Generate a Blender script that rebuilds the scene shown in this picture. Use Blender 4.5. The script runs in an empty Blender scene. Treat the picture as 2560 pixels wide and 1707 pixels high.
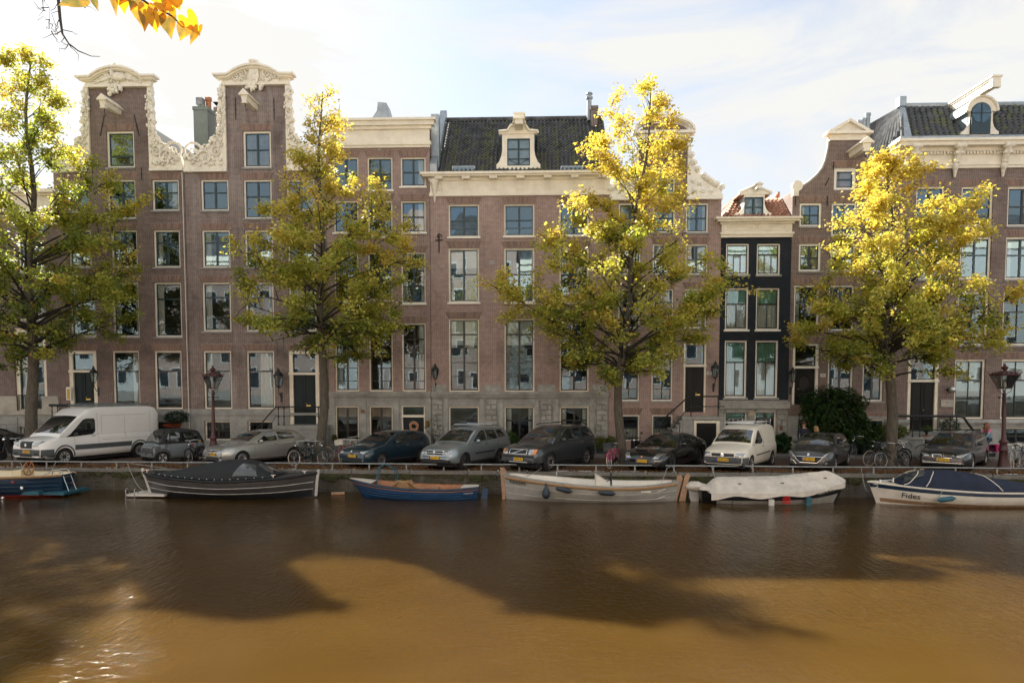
import bpy, bmesh, math, random
from mathutils import Vector, Matrix
from mathutils.bvhtree import BVHTree
R = math.radians
SC = bpy.context.scene
COL = SC.collection
random.seed(7)
# ---------------------------------------------------------------- camera
F_PX, CX, HORIZON, TILT, CAMZ = 1707.0, 1280.0, 980.0, 0.022, 3.2   # photograph pixels (2560 wide)
PY0 = HORIZON + F_PX*math.tan(TILT)
cam_d = bpy.data.cameras.new('camera'); cam = bpy.data.objects.new('camera', cam_d); COL.objects.link(cam)
cam.location = (0, 0, CAMZ); cam.rotation_euler = (math.pi/2 - TILT, 0, 0)
cam_d.sensor_width = 36; cam_d.sensor_fit = 'HORIZONTAL'; cam_d.lens = 36*F_PX/2560
cam_d.shift_y = (PY0-853.5)/2560; cam_d.clip_start = .1; cam_d.clip_end = 2000
SC.camera = cam
# ---------------------------------------------------------------- sky, sun, exposure
SUN_EL, SUN_AZ = R(37), R(-34)          # azimuth from +Y, negative = left: the sun stands behind the houses
w = bpy.data.worlds.new('World'); SC.world = w; w.use_nodes = True
nt = w.node_tree; nt.nodes.clear()
def N(t, k, **kw):
    n = t.nodes.new(k)
    for a, b in kw.items(): setattr(n, a, b)
    return n
sky = N(nt, 'ShaderNodeTexSky', sky_type='NISHITA', sun_disc=False, sun_elevation=SUN_EL, sun_rotation=SUN_AZ,
        altitude=0, air_density=1.0, dust_density=.6, ozone_density=1.0)
tc = N(nt, 'ShaderNodeTexCoord'); mp = N(nt, 'ShaderNodeMapping'); mp.inputs['Scale'].default_value = (1.2, 1.2, 4.2)
mp.inputs['Rotation'].default_value = (R(8), R(14), R(30))
ns = N(nt, 'ShaderNodeTexNoise'); ns.inputs['Scale'].default_value = 2.1; ns.inputs['Detail'].default_value = 9; ns.inputs['Roughness'].default_value = .58
ns.inputs['Distortion'].default_value = .6
cr = N(nt, 'ShaderNodeValToRGB'); cr.color_ramp.elements[0].position = .36; cr.color_ramp.elements[1].position = .58; cr.color_ramp.elements[0].color = (.42, .42, .42, 1)
mx = N(nt, 'ShaderNodeMix', data_type='RGBA')
# a thin cirrus veil: brighter and whiter than the clear sky, lit by the same sun
sm = N(nt, 'ShaderNodeMix', data_type='RGBA', blend_type='MIX'); sm.inputs[0].default_value = .96
sm.inputs[7].default_value = (4.6, 4.54, 4.34, 1)
bg = N(nt, 'ShaderNodeBackground'); bg.inputs[1].default_value = .05
ow = N(nt, 'ShaderNodeOutputWorld')
L = nt.links.new
L(tc.outputs['Generated'], mp.inputs[0]); L(mp.outputs[0], ns.inputs['Vector']); L(ns.outputs[0], cr.inputs[0])
L(sky.outputs[0], sm.inputs[6]); L(cr.outputs[0], mx.inputs[0]); L(sky.outputs[0], mx.inputs[6]); L(sm.outputs[2], mx.inputs[7])
L(mx.outputs[2], bg.inputs[0]); L(bg.outputs[0], ow.inputs[0])
sd = bpy.data.lights.new('sun', 'SUN'); sun = bpy.data.objects.new('sun', sd); COL.objects.link(sun)
sd.energy = 4.8; sd.angle = R(.53); sd.color = (1, .93, .82)
sdir = Vector((math.sin(SUN_AZ)*math.cos(SUN_EL), math.cos(SUN_AZ)*math.cos(SUN_EL), math.sin(SUN_EL)))
sun.rotation_euler = (-sdir).to_track_quat('-Z', 'Y').to_euler(); sun.location = sdir*80
SC.view_settings.view_transform = 'Standard'; SC.view_settings.look = 'None'
SC.view_settings.exposure = 2.06; SC.view_settings.gamma = 1; SC.view_settings.use_curve_mapping = False
SC.cycles.max_bounces = 6; SC.cycles.diffuse_bounces = 3; SC.cycles.glossy_bounces = 3; SC.cycles.transmission_bounces = 3
SC.cycles.transparent_max_bounces = 6; SC.cycles.caustics_reflective = False; SC.cycles.caustics_refractive = False
# ---------------------------------------------------------------- pixels to places
FW = Vector((0, math.cos(TILT), -math.sin(TILT))); UP = Vector((0, math.sin(TILT), math.cos(TILT)))
CAM = Vector((0, 0, CAMZ))
def ray(px, py): return FW + Vector((1, 0, 0))*((px-CX)/F_PX) + UP*(-(py-PY0)/F_PX)
def ground(px, py, z=0.0):
    d = ray(px, py); return CAM + d*((z-CAMZ)/d.z)
def atd(px, py, y):
    d = ray(px, py); return CAM + d*(y/d.y)
def proj(p):
    v = Vector(p)-CAM; f = v.dot(FW); return CX+F_PX*v.x/f, PY0-F_PX*v.dot(UP)/f
WATER = -.92
def YQ(x): return 27.6-.065*x           # quay edge
BETA, LEAN, YF0, PAVE = math.atan(.034), .033, 35.4, .14
EU = Vector((math.cos(BETA), -math.sin(BETA), 0)); NI = Vector((math.sin(BETA), math.cos(BETA), 0))
EV = Vector((0, 0, 1))*math.cos(LEAN) - NI*math.sin(LEAN); EY = NI*math.cos(LEAN)+Vector((0, 0, 1))*math.sin(LEAN)
FP0 = Vector((0, YF0, PAVE))
def YF(x): return YF0-.034*x
def fac(px, py, dep=0.0):               # pixel -> (u, v) on the leaning house front, dep metres behind it
    d = ray(px, py); p0 = FP0+EY*dep; t = (p0-CAM).dot(EY)/d.dot(EY); q = CAM+d*t-p0
    return q.dot(EU), q.dot(EV)
# ---------------------------------------------------------------- materials
MATS = {}
def new_mat(name):
    m = bpy.data.materials.new(name); m.use_nodes = True; t = m.node_tree; t.nodes.clear(); MATS[name] = m
    o = N(t, 'ShaderNodeOutputMaterial'); return m, t, o
def setp(b, **kw):
    for k, v in kw.items():
        i = b.inputs[k.replace('_', ' ')]; i.default_value = (*v, 1) if isinstance(v, tuple) and len(v) == 3 and i.type == 'RGBA' else v
def noise(t, scale, detail=5, rough=.6, vec=None, dist=0):
    n = N(t, 'ShaderNodeTexNoise'); n.inputs['Scale'].default_value = scale; n.inputs['Detail'].default_value = detail
    n.inputs['Roughness'].default_value = rough; n.inputs['Distortion'].default_value = dist
    if vec: t.links.new(vec, n.inputs['Vector'])
    return n
def ramp(t, src, stops):
    r = N(t, 'ShaderNodeValToRGB'); e = r.color_ramp.elements
    while len(e) < len(stops): e.new(.5)
    for i, (p, c) in enumerate(stops): e[i].position = p; e[i].color = (*c, 1) if len(c) == 3 else c
    t.links.new(src, r.inputs[0]); return r
def mixc(t, fac, a, b, mode='MIX'):
    m = N(t, 'ShaderNodeMix', data_type='RGBA', blend_type=mode)
    for i, v in ((0, fac), (6, a), (7, b)):
        if hasattr(v, 'links'): t.links.new(v, m.inputs[i])
        elif i == 0: m.inputs[0].default_value = v
        else: m.inputs[i].default_value = (*v, 1)
    return m.outputs[2]
def bump(t, h, strength, dist, b):
    n = N(t, 'ShaderNodeBump'); n.inputs['Strength'].default_value = strength; n.inputs['Distance'].default_value = dist
    t.links.new(h, n.inputs['Height']); t.links.new(n.outputs[0], b.inputs['Normal'])
def mat(name, col, rough=.6, metal=0.0, var=.25, scale=3.0, bmp=.0, coat=0.0, spec=.5, fine=0.0):
    """a plain surface with uneven tone"""
    m, t, o = new_mat(name); b = N(t, 'ShaderNodeBsdfPrincipled'); setp(b, Roughness=rough, Metallic=metal)
    b.inputs['Specular IOR Level'].default_value = spec
    if coat: b.inputs['Coat Weight'].default_value = coat; b.inputs['Coat Roughness'].default_value = .04
    tcn = N(t, 'ShaderNodeTexCoord'); n = noise(t, scale, 6, .65, tcn.outputs['Object'])
    lo = tuple(max(0, c*(1-var)) for c in col); hi = tuple(min(1, c*(1+var*.8)) for c in col)
    r = ramp(t, n.outputs[0], [(.3, lo), (.7, hi)]); t.links.new(r.outputs[0], b.inputs['Base Color'])
    if bmp:
        n2 = noise(t, fine or scale*8, 4, .6, tcn.outputs['Object']); bump(t, n2.outputs[0], bmp, .02, b)
    t.links.new(b.outputs[0], o.inputs[0]); return m
def brick(name, c1, c2, mortar, stain=.35, bw=.215, rh=.062, dark=(.065, .052, .048), pale=0.0, msize=.008, gain=1.4):
    def _n(c): g = .3*c[0]+.6*c[1]+.1*c[2]; return tuple(lerp(x, g, .06)*gain for x in c)
    c1, c2 = _n(c1), _n(c2); mortar = tuple(min(.6, x*lerp(1, gain, .5)) for x in mortar)
    m, t, o = new_mat(name); b = N(t, 'ShaderNodeBsdfPrincipled'); setp(b, Roughness=.85)
    b.inputs['Specular IOR Level'].default_value = .25
    tcn = N(t, 'ShaderNodeTexCoord'); sx = N(t, 'ShaderNodeSeparateXYZ'); cb = N(t, 'ShaderNodeCombineXYZ')
    ad = N(t, 'ShaderNodeMath', operation='ADD'); ln = t.links.new
    ln(tcn.outputs['Object'], sx.inputs[0]); ln(sx.outputs[0], ad.inputs[0]); ln(sx.outputs[1], ad.inputs[1])
    ln(ad.outputs[0], cb.inputs[0]); ln(sx.outputs[2], cb.inputs[1])
    k = N(t, 'ShaderNodeTexBrick'); k.inputs['Scale'].default_value = 1; k.inputs['Brick Width'].default_value = bw
    k.inputs['Row Height'].default_value = rh; k.inputs['Mortar Size'].default_value = msize; k.inputs['Mortar Smooth'].default_value = .2
    k.inputs['Color1'].default_value = (*c1, 1); k.inputs['Color2'].default_value = (*c2, 1); k.inputs['Mortar'].default_value = (*mortar, 1)
    k.inputs['Bias'].default_value = -.1; ln(cb.outputs[0], k.inputs['Vector'])
    n1 = noise(t, .55, 7, .62, tcn.outputs['Object'], .5); n2 = noise(t, 5, 4, .6, tcn.outputs['Object'])
    st = N(t, 'ShaderNodeMapping'); st.inputs['Scale'].default_value = (1.6, 1.6, .22); ln(tcn.outputs['Object'], st.inputs[0])
    n3 = noise(t, 1.5, 6, .6, st.outputs[0])
    v = ramp(t, n2.outputs[0], [(.25, (.78, .78, .78)), (.75, (1.16, 1.16, 1.16))])
    c = mixc(t, 1, k.outputs[0], v.outputs[0], 'MULTIPLY')
    f1 = ramp(t, n1.outputs[0], [(.46, (0, 0, 0)), (.74, (stain, stain, stain))]); c = mixc(t, f1.outputs[0], c, dark)
    f3 = ramp(t, n3.outputs[0], [(.55, (0, 0, 0)), (.78, (stain*.8,)*3)]); c = mixc(t, f3.outputs[0], c, tuple(x*1.3 for x in dark))
    if pale:
        n4 = noise(t, .9, 5, .6, st.outputs[0]); f4 = ramp(t, n4.outputs[0], [(.52, (0, 0, 0)), (.72, (pale,)*3)]); c = mixc(t, f4.outputs[0], c, (.42, .4, .38))
    ln(c, b.inputs['Base Color'])
    inv = N(t, 'ShaderNodeMath', operation='SUBTRACT'); inv.inputs[0].default_value = 1; ln(k.outputs['Fac'], inv.inputs[1])
    bump(t, inv.outputs[0], .5, .01, b); ln(b.outputs[0], o.inputs[0]); return m
def glass(name, tint=(.8, .85, .85), refl=.065, rough=.02, wob=.06, wscale=.8, rc=(.62, .84, 1)):
    m, t, o = new_mat(name); ln = t.links.new
    tr = N(t, 'ShaderNodeBsdfTransparent'); tr.inputs[0].default_value = (*tint, 1)
    g = N(t, 'ShaderNodeBsdfGlossy'); g.inputs['Roughness'].default_value = rough; g.inputs[0].default_value = (*rc, 1)
    lw = N(t, 'ShaderNodeFresnel'); lw.inputs[0].default_value = 1.5
    ma = N(t, 'ShaderNodeMath', operation='MULTIPLY_ADD'); ma.inputs[1].default_value = .9; ma.inputs[2].default_value = refl; ma.use_clamp = True
    ln(lw.outputs[0], ma.inputs[0])
    mi = N(t, 'ShaderNodeMixShader'); ln(ma.outputs[0], mi.inputs[0]); ln(tr.outputs[0], mi.inputs[1]); ln(g.outputs[0], mi.inputs[2])
    ge = N(t, 'ShaderNodeNewGeometry'); n = noise(t, wscale, 2, .5, ge.outputs['Position'])
    bn = N(t, 'ShaderNodeBump'); bn.inputs['Strength'].default_value = wob; bn.inputs['Distance'].default_value = .02
    ln(n.outputs[0], bn.inputs['Height']); ln(bn.outputs[0], g.inputs['Normal']); ln(mi.outputs[0], o.inputs[0]); return m
# ---------------------------------------------------------------- mesh building
class MB:
    def __init__(s): s.v = []; s.f = []; s.m = []
    def add(s, vs, fs, m=0):
        o = len(s.v); s.v += [tuple(p) for p in vs]; s.f += [tuple(i+o for i in f) for f in fs]; s.m += [m]*len(fs); return s
    def box(s, x0, x1, y0, y1, z0, z1, m=0):
        if x0 > x1: x0, x1 = x1, x0
        if y0 > y1: y0, y1 = y1, y0
        if z0 > z1: z0, z1 = z1, z0
        return s.add([(x0, y0, z0), (x1, y0, z0), (x1, y1, z0), (x0, y1, z0), (x0, y0, z1), (x1, y0, z1), (x1, y1, z1), (x0, y1, z1)],
              [(3, 2, 1, 0), (4, 5, 6, 7), (0, 1, 5, 4), (1, 2, 6, 5), (2, 3, 7, 6), (3, 0, 4, 7)], m)
    def prism(s, poly, y0, y1, m=0):
        """polygon in (x, z), counter-clockwise seen from -y, extruded from y0 (front) to y1"""
        n = len(poly); vs = [(x, y0, z) for x, z in poly]+[(x, y1, z) for x, z in poly]
        return s.add(vs, [tuple(range(n)), tuple(range(2*n-1, n-1, -1))]+[(i, i+n, (i+1) % n+n, (i+1) % n) for i in range(n)], m)
    def tube(s, pts, r, seg=6, m=0, cap=True):
        pts = [Vector(p) for p in pts]; rs = r if isinstance(r, (list, tuple)) else [r]*len(pts); n = len(pts); o = []
        t0 = (pts[1]-pts[0]).normalized(); a = t0.orthogonal().normalized()
        for i, p in enumerate(pts):
            t = (pts[min(i+1, n-1)]-pts[max(i-1, 0)])
            t = t.normalized() if t.length > 1e-9 else t0
            a = (a-t*a.dot(t)); a = a.normalized() if a.length > 1e-6 else t.orthogonal().normalized(); b = t.cross(a)
            o += [p+(a*math.cos(2*math.pi*k/seg)+b*math.sin(2*math.pi*k/seg))*rs[i] for k in range(seg)]
        fs = [(i*seg+k, i*seg+(k+1) % seg, (i+1)*seg+(k+1) % seg, (i+1)*seg+k) for i in range(n-1) for k in range(seg)]
        if cap: fs += [tuple(range(seg-1, -1, -1)), tuple(range((n-1)*seg, n*seg))]
        return s.add(o, fs, m)
    def lathe(s, prof, seg=10, c=(0, 0, 0), m=0, axis='z'):
        vs = []
        for r, h in prof:
            for k in range(seg):
                a = 2*math.pi*k/seg; x, y, z = r*math.cos(a), r*math.sin(a), h
                if axis == 'y': x, y, z = x, h, -y
                if axis == 'x': x, y, z = h, x, y
                vs.append((x+c[0], y+c[1], z+c[2]))
        n = len(prof)
        return s.add(vs, [(i*seg+k, i*seg+(k+1) % seg, (i+1)*seg+(k+1) % seg, (i+1)*seg+k) for i in range(n-1) for k in range(seg)]
                     +[tuple(range(seg-1, -1, -1)), tuple(range((n-1)*seg, n*seg))], m)
    def blob(s, c, r, m=0, seg=8, ring=5, jit=0.0, rnd=random):
        rx, ry, rz = r if isinstance(r, (tuple, list)) else (r, r, r); vs = [(c[0], c[1], c[2]-rz)]
        for i in range(1, ring):
            a = math.pi*i/ring-math.pi/2
            for k in range(seg):
                b = 2*math.pi*k/seg; q = 1+rnd.uniform(-jit, jit)
                vs.append((c[0]+rx*q*math.cos(a)*math.cos(b), c[1]+ry*q*math.cos(a)*math.sin(b), c[2]+rz*q*math.sin(a)))
        vs.append((c[0], c[1], c[2]+rz)); e = len(vs)-1; fs = []
        for k in range(seg):
            k2 = (k+1) % seg; fs.append((0, 1+k2, 1+k)); fs.append((e, 1+(ring-2)*seg+k, 1+(ring-2)*seg+k2))
            for i in range(ring-2): fs.append((1+i*seg+k, 1+i*seg+k2, 1+(i+1)*seg+k2, 1+(i+1)*seg+k))
        return s.add(vs, fs, m)
    def mesh(s, name, mats, smooth=0):
        me = bpy.data.meshes.new(name); me.from_pydata(s.v, [], s.f)
        for x in (mats if isinstance(mats, (list, tuple)) else [mats]): me.materials.append(MATS[x] if isinstance(x, str) else x)
        if any(s.m): me.polygons.foreach_set('material_index', s.m)
        if smooth:
            me.shade_smooth()
            if smooth < 180: me.set_sharp_from_angle(angle=R(smooth))
        me.update(); return me
    def build(s, name, mats, parent=None, smooth=0):
        o = bpy.data.objects.new(name, s.mesh(name, mats, smooth)); COL.objects.link(o); o.parent = parent; return o
def inst(name, me, parent=None, loc=None, rot=None, scale=None, m=None):
    o = bpy.data.objects.new(name, me); COL.objects.link(o); o.parent = parent
    if loc is not None: o.location = loc
    if rot is not None: o.rotation_euler = rot
    if scale is not None: o.scale = scale
    if m: o.material_slots[0].link = 'OBJECT'; o.material_slots[0].material = MATS[m]
    return o
def tag(o, label, cat, group=None):
    o['label'] = label; o['category'] = cat
    if group: o['group'] = group
    return o
def thing(name, label, cat, loc=(0, 0, 0), rz=0.0, group=None):
    o = bpy.data.objects.new(name, None); COL.objects.link(o); o.location = loc; o.rotation_euler = (0, 0, rz); o.empty_display_size = .2
    return tag(o, label, cat, group)
def structure(o): o['kind'] = 'structure'; return o
def stuff(o): o['kind'] = 'stuff'; return o
def copy_tree(o, parent=None):
    c = o.copy(); COL.objects.link(c); c.parent = parent
    for ch in list(o.children): copy_tree(ch, c)
    return c
def lerp(a, b, t): return a+(b-a)*t
def arc(cx, cz, r, a0, a1, n, rz=None): return [(cx+r*math.cos(R(lerp(a0, a1, i/n))), cz+(rz or r)*math.sin(R(lerp(a0, a1, i/n)))) for i in range(n+1)]
# ================================================================ materials of the place
BR = {}
brick('brick_plum', (.20, .125, .112), (.148, .097, .09), (.36, .34, .31), .6, gain=1.0)
brick('brick_grey_stained', (.19, .125, .112), (.135, .095, .09), (.4, .385, .36), .75, pale=.45, gain=1.15)
brick('brick_red', (.275, .165, .142), (.215, .135, .12), (.44, .41, .38), .45, gain=1.22)
brick('brick_red_light', (.29, .175, .152), (.225, .145, .13), (.46, .43, .4), .4, gain=1.32)
brick('brick_brown', (.205, .13, .112), (.15, .1, .09), (.38, .36, .33), .55, gain=.98)
brick('brick_dark', (.13, .085, .075), (.095, .068, .062), (.27, .26, .25), .5)
brick('brick_black', (.02, .027, .037), (.015, .02, .029), (.025, .032, .042), .2, gain=1.0)
brick('brick_quay', (.105, .09, .068), (.065, .056, .044), (.15, .14, .12), .8, bw=.23, rh=.07, dark=(.035, .045, .022), pale=.25, gain=1.0)
mat('arch_brick', (.27, .175, .14), .85, var=.3, scale=14); mat('arch_brick_dark', (.19, .125, .105), .85, var=.3, scale=14)
mat('mortar', (.36, .34, .31), .9)
mat('cream', (.82, .77, .65), .55, var=.12, scale=2.2, bmp=.08); mat('cream_carved', (.8, .76, .65), .6, var=.2, scale=4, bmp=.2)
mat('white_paint', (.85, .83, .76), .5, var=.08); mat('sash_blue', (.018, .045, .06), .35, var=.2); mat('sash_black', (.014, .017, .018), .35, var=.2)
mat('stone_grey', (.31, .315, .30), .8, var=.35, scale=1.6, bmp=.25); mat('stone_block', (.34, .345, .33), .8, var=.4, scale=2.3, bmp=.3)
mat('stone_pale', (.40, .385, .34), .8, var=.25, scale=2, bmp=.2); mat('stone_dark', (.12, .125, .122), .8, var=.3, scale=2, bmp=.2)
mat('sill_stone', (.3, .31, .31), .7, var=.2); mat('zinc', (.33, .38, .42), .45, .6, var=.25, scale=2)
mat('tile_dark', (.105, .11, .115), .9, var=.6, scale=2.2, bmp=.3, spec=.2); mat('tile_moss', (.115, .125, .075), .85, var=.4, scale=6, bmp=.3)
mat('tile_orange', (.42, .22, .145), .8, var=.4, scale=3, bmp=.3); mat('slate', (.06, .065, .072), .95, var=.3, scale=5, spec=.1)
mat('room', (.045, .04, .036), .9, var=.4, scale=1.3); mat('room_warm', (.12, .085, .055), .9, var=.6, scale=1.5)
mat('curtain', (.62, .62, .58), .9, var=.1); mat('curtain_green', (.16, .36, .26), .8, var=.25, scale=6); mat('blind', (.66, .66, .62), .9, var=.06)
mat('blind_tan', (.42, .32, .24), .9, var=.15)
mat('door_green', (.01, .022, .026), .5, var=.2, spec=.25); mat('door_black', (.01, .011, .012), .5, var=.2, spec=.25)
mat('iron', (.018, .022, .024), .45, .3, var=.3); mat('iron_green', (.02, .035, .035), .45, .2, var=.3)
mat('lamp_red', (.075, .03, .032), .45, .1, var=.25); mat('brass', (.55, .4, .14), .35, .9); mat('steel', (.55, .57, .58), .35, .9, var=.15)
mat('chimney_grey', (.2, .235, .215), .8, var=.15); mat('terracotta', (.4, .16, .08), .8)
mat('asphalt', (.06, .058, .056), .9, var=.3, scale=8, bmp=.2)
brick('paving', (.17, .105, .08), (.13, .085, .07), (.07, .062, .055), .4, bw=.2, rh=.1, dark=(.04, .035, .03), gain=1.0)
brick('pavement_flags', (.16, .155, .15), (.135, .13, .128), (.08, .078, .075), .4, bw=.3, rh=.3, dark=(.07, .066, .062))
mat('kerb_stone', (.2, .2, .195), .85, var=.25, bmp=.2); mat('moss', (.05, .055, .02), .95, var=.5, scale=7, bmp=.5)
mat('coping', (.16, .155, .14), .9, var=.45, scale=2.5, bmp=.4); mat('galv', (.27, .29, .29), .55, .4, var=.3, scale=6)
mat('plaque_white', (.72, .72, .7), .4, var=.05); mat('sign_yellow', (.6, .4, .07), .5, var=.2); mat('bronze', (.16, .1, .05), .4, .7)
mat('ink', (.01, .01, .012), .6)
glass('pane_glass'); glass('pane_sky_reflective', refl=.17, wob=.08); glass('lamp_glass', (.85, .88, .85), .12, .08)  # upper-window copy of the glass, reflectivity raised for a bluer, brighter sky reflection
# paving bricks lie flat: map them by x, y
for nm in ('paving', 'pavement_flags'):
    t = MATS[nm].node_tree; cb = [n for n in t.nodes if n.type == 'COMBXYZ'][0]; sx = [n for n in t.nodes if n.type == 'SEPXYZ'][0]
    t.links.new(sx.outputs[0], cb.inputs[0]); t.links.new(sx.outputs[1], cb.inputs[1])
# water: turbid brown body under a rippled surface
m, t, o = new_mat('water'); b = N(t, 'ShaderNodeBsdfPrincipled'); ln = t.links.new
b.subsurface_method = 'BURLEY'; setp(b, Roughness=.05, IOR=1.33, Subsurface_Weight=1.0, Subsurface_Radius=(1.0, .8, .6), Subsurface_Scale=.85); tcn = N(t, 'ShaderNodeTexCoord')
mp1 = N(t, 'ShaderNodeMapping'); mp1.inputs['Scale'].default_value = (1, 1.5, 1); mp1.inputs['Rotation'].default_value = (0, 0, R(12)); ln(tcn.outputs['Object'], mp1.inputs[0])
n0 = noise(t, .22, 4, .55, tcn.outputs['Object']); r0 = ramp(t, n0.outputs[0], [(.3, (.0445, .0232, .0053)), (.7, (.064, .0352, .0088))])
ln(r0.outputs[0], b.inputs['Base Color'])
n1 = noise(t, 4.6, 5, .6, mp1.outputs[0], .8)
mp2 = N(t, 'ShaderNodeMapping'); mp2.inputs['Scale'].default_value = (1.7, .42, 1); mp2.inputs['Rotation'].default_value = (0, 0, R(-8)); ln(tcn.outputs['Object'], mp2.inputs[0]); n2 = noise(t, 4.5, 4, .55, mp2.outputs[0], .7)
nm_ = noise(t, .16, 3, .5, tcn.outputs['Object']); rm = ramp(t, nm_.outputs[0], [(.35, (.25,)*3), (.65, (1,)*3)])
ad = N(t, 'ShaderNodeMath', operation='MULTIPLY_ADD'); ad.inputs[1].default_value = 1.9; ln(n2.outputs[0], ad.inputs[0]); ln(n1.outputs[0], ad.inputs[2])
mu = N(t, 'ShaderNodeMath', operation='MULTIPLY'); ln(ad.outputs[0], mu.inputs[0]); ln(rm.outputs[0], mu.inputs[1])
bump(t, mu.outputs[0], .3, .06, b); ln(b.outputs[0], o.inputs[0])
# ================================================================ the setting
def strip(name, xs, ya, yb, z, m, n=24):
    mb = MB(); pts = [lerp(xs[0], xs[1], i/n) for i in range(n+1)]
    mb.add([(x, ya(x), z) for x in pts]+[(x, yb(x), z) for x in pts], [(i, i+1, i+n+2, i+n+1) for i in range(n)])
    return structure(mb.build(name, m))
XR = (-75, 75)
strip('canal_water', XR, lambda x: 1.6-.065*x, lambda x: YQ(x)+.3, WATER, 'water')
strip('street', XR, lambda x: YQ(x)+.32, lambda x: YF(x)-2.1, 0, 'paving')
strip('ground', XR, lambda x: YF(x)-.4, lambda x: 140, .1, 'asphalt')
strip('pavement', XR, lambda x: YF(x)-1.96, lambda x: YF(x)+1.0, .134, 'pavement_flags')
qw = MB(); NQ = 30; xs = [lerp(XR[0], XR[1], i/NQ) for i in range(NQ+1)]
qw.add([(x, YQ(x)+.06, z) for z in (-2.6, -.16) for x in xs], [(i, i+1, i+NQ+2, i+NQ+1) for i in range(NQ)])
qwall = structure(qw.build('quay_wall', 'brick_quay'))
cpm = MB().box(-.595, .595, 0, .42, -.16, .0); bmx = bmesh.new(); me = cpm.mesh('coping_stone', 'coping'); bmx.from_mesh(me)
bmesh.ops.bevel(bmx, geom=bmx.edges[:], offset=.02, segments=1, affect='EDGES'); bmx.to_mesh(me); bmx.free()
QA = -math.atan(.065); rr = random.Random(3)
for i in range(-26, 27):
    x = i*1.2; inst('coping_stone', me, qwall, (x, YQ(x)-.05+rr.uniform(-.012, .012), rr.uniform(-.012, .008)), (0, rr.uniform(-.004, .004), QA))
far = MB().box(XR[0], -31.9, YQ(-53)-3, YQ(-53)+.3, -.2, -.01).box(31.9, XR[1], YQ(53), YQ(53)+3, -.2, -.01)
kb = MB(); km = MB().box(-.49, .49, -.08, .08, -.1, .137).mesh('kerb_stone', 'kerb_stone')
kerb = structure(strip('kerb', XR, lambda x: YF(x)-2.14, lambda x: YF(x)-1.94, .05, 'kerb_stone'))
for i in range(-30, 31): inst('kerb_stone', km, kerb, (i, YF(i)-2.04, 0), (0, 0, -BETA))
# moss cushions and weeds along the quay edge
mb = MB(); rr = random.Random(5)
for i in range(900):
    x = rr.uniform(-26, 25); x += .8*math.sin(x*2.1); s = rr.uniform(.02, .09)
    mb.blob((x, YQ(x)+rr.uniform(-.03, .02), -.17-abs(rr.gauss(0, .12))), (s*1.5, .02, s), seg=6, ring=4, jit=.4, rnd=rr)
for i in range(60):
    x = rr.uniform(-26, 25); z = rr.uniform(-.7, -.2)
    for k in range(9):
        a = rr.uniform(-1.2, 1.2); l = rr.uniform(.08, .25); p = Vector((x, YQ(x)+.02, z))
        mb.add([p+Vector((-.01, 0, 0)), p+Vector((.01, 0, 0)), p+Vector((l*math.sin(a), -.1, l*math.cos(a)-.1))], [(0, 1, 2)])
stuff(mb.build('quay_moss', 'moss', None)); 
# the low mooring rail on its posts
mr = thing('mooring_rail', 'low galvanised pipe rail on short posts along the canal edge', 'railing', (0, YQ(0)+.12, 0), QA)
mb = MB(); rr = random.Random(8); mb.tube([(x*1.55, rr.uniform(-.01, .01), .25+rr.uniform(-.008, .008)) for x in range(-19, 19)], .032, 8); mb.build('rail', 'galv', mr, 40)
pm = MB().box(-.03, .03, -.012, .012, -.05, .235).box(-.06, .06, -.05, .05, -.01, .012).mesh('post', 'galv')
for i in range(-19, 19): inst('post', pm, mr, (i*1.55+.3, 0, 0))
# the near bank, behind and below the camera
mat('pale_paving', (.34, .31, .27), .9, var=.2); strip('near_bank', XR, lambda x: -60, lambda x: 1.7-.065*x, .02, 'pale_paving')
nq = MB(); nq.add([(x, 1.66-.065*x, z) for z in (-2.6, .02) for x in xs], [(i+1, i, i+NQ+1, i+NQ+2) for i in range(NQ)]); structure(nq.build('near_quay_wall', 'brick_quay'))
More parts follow.
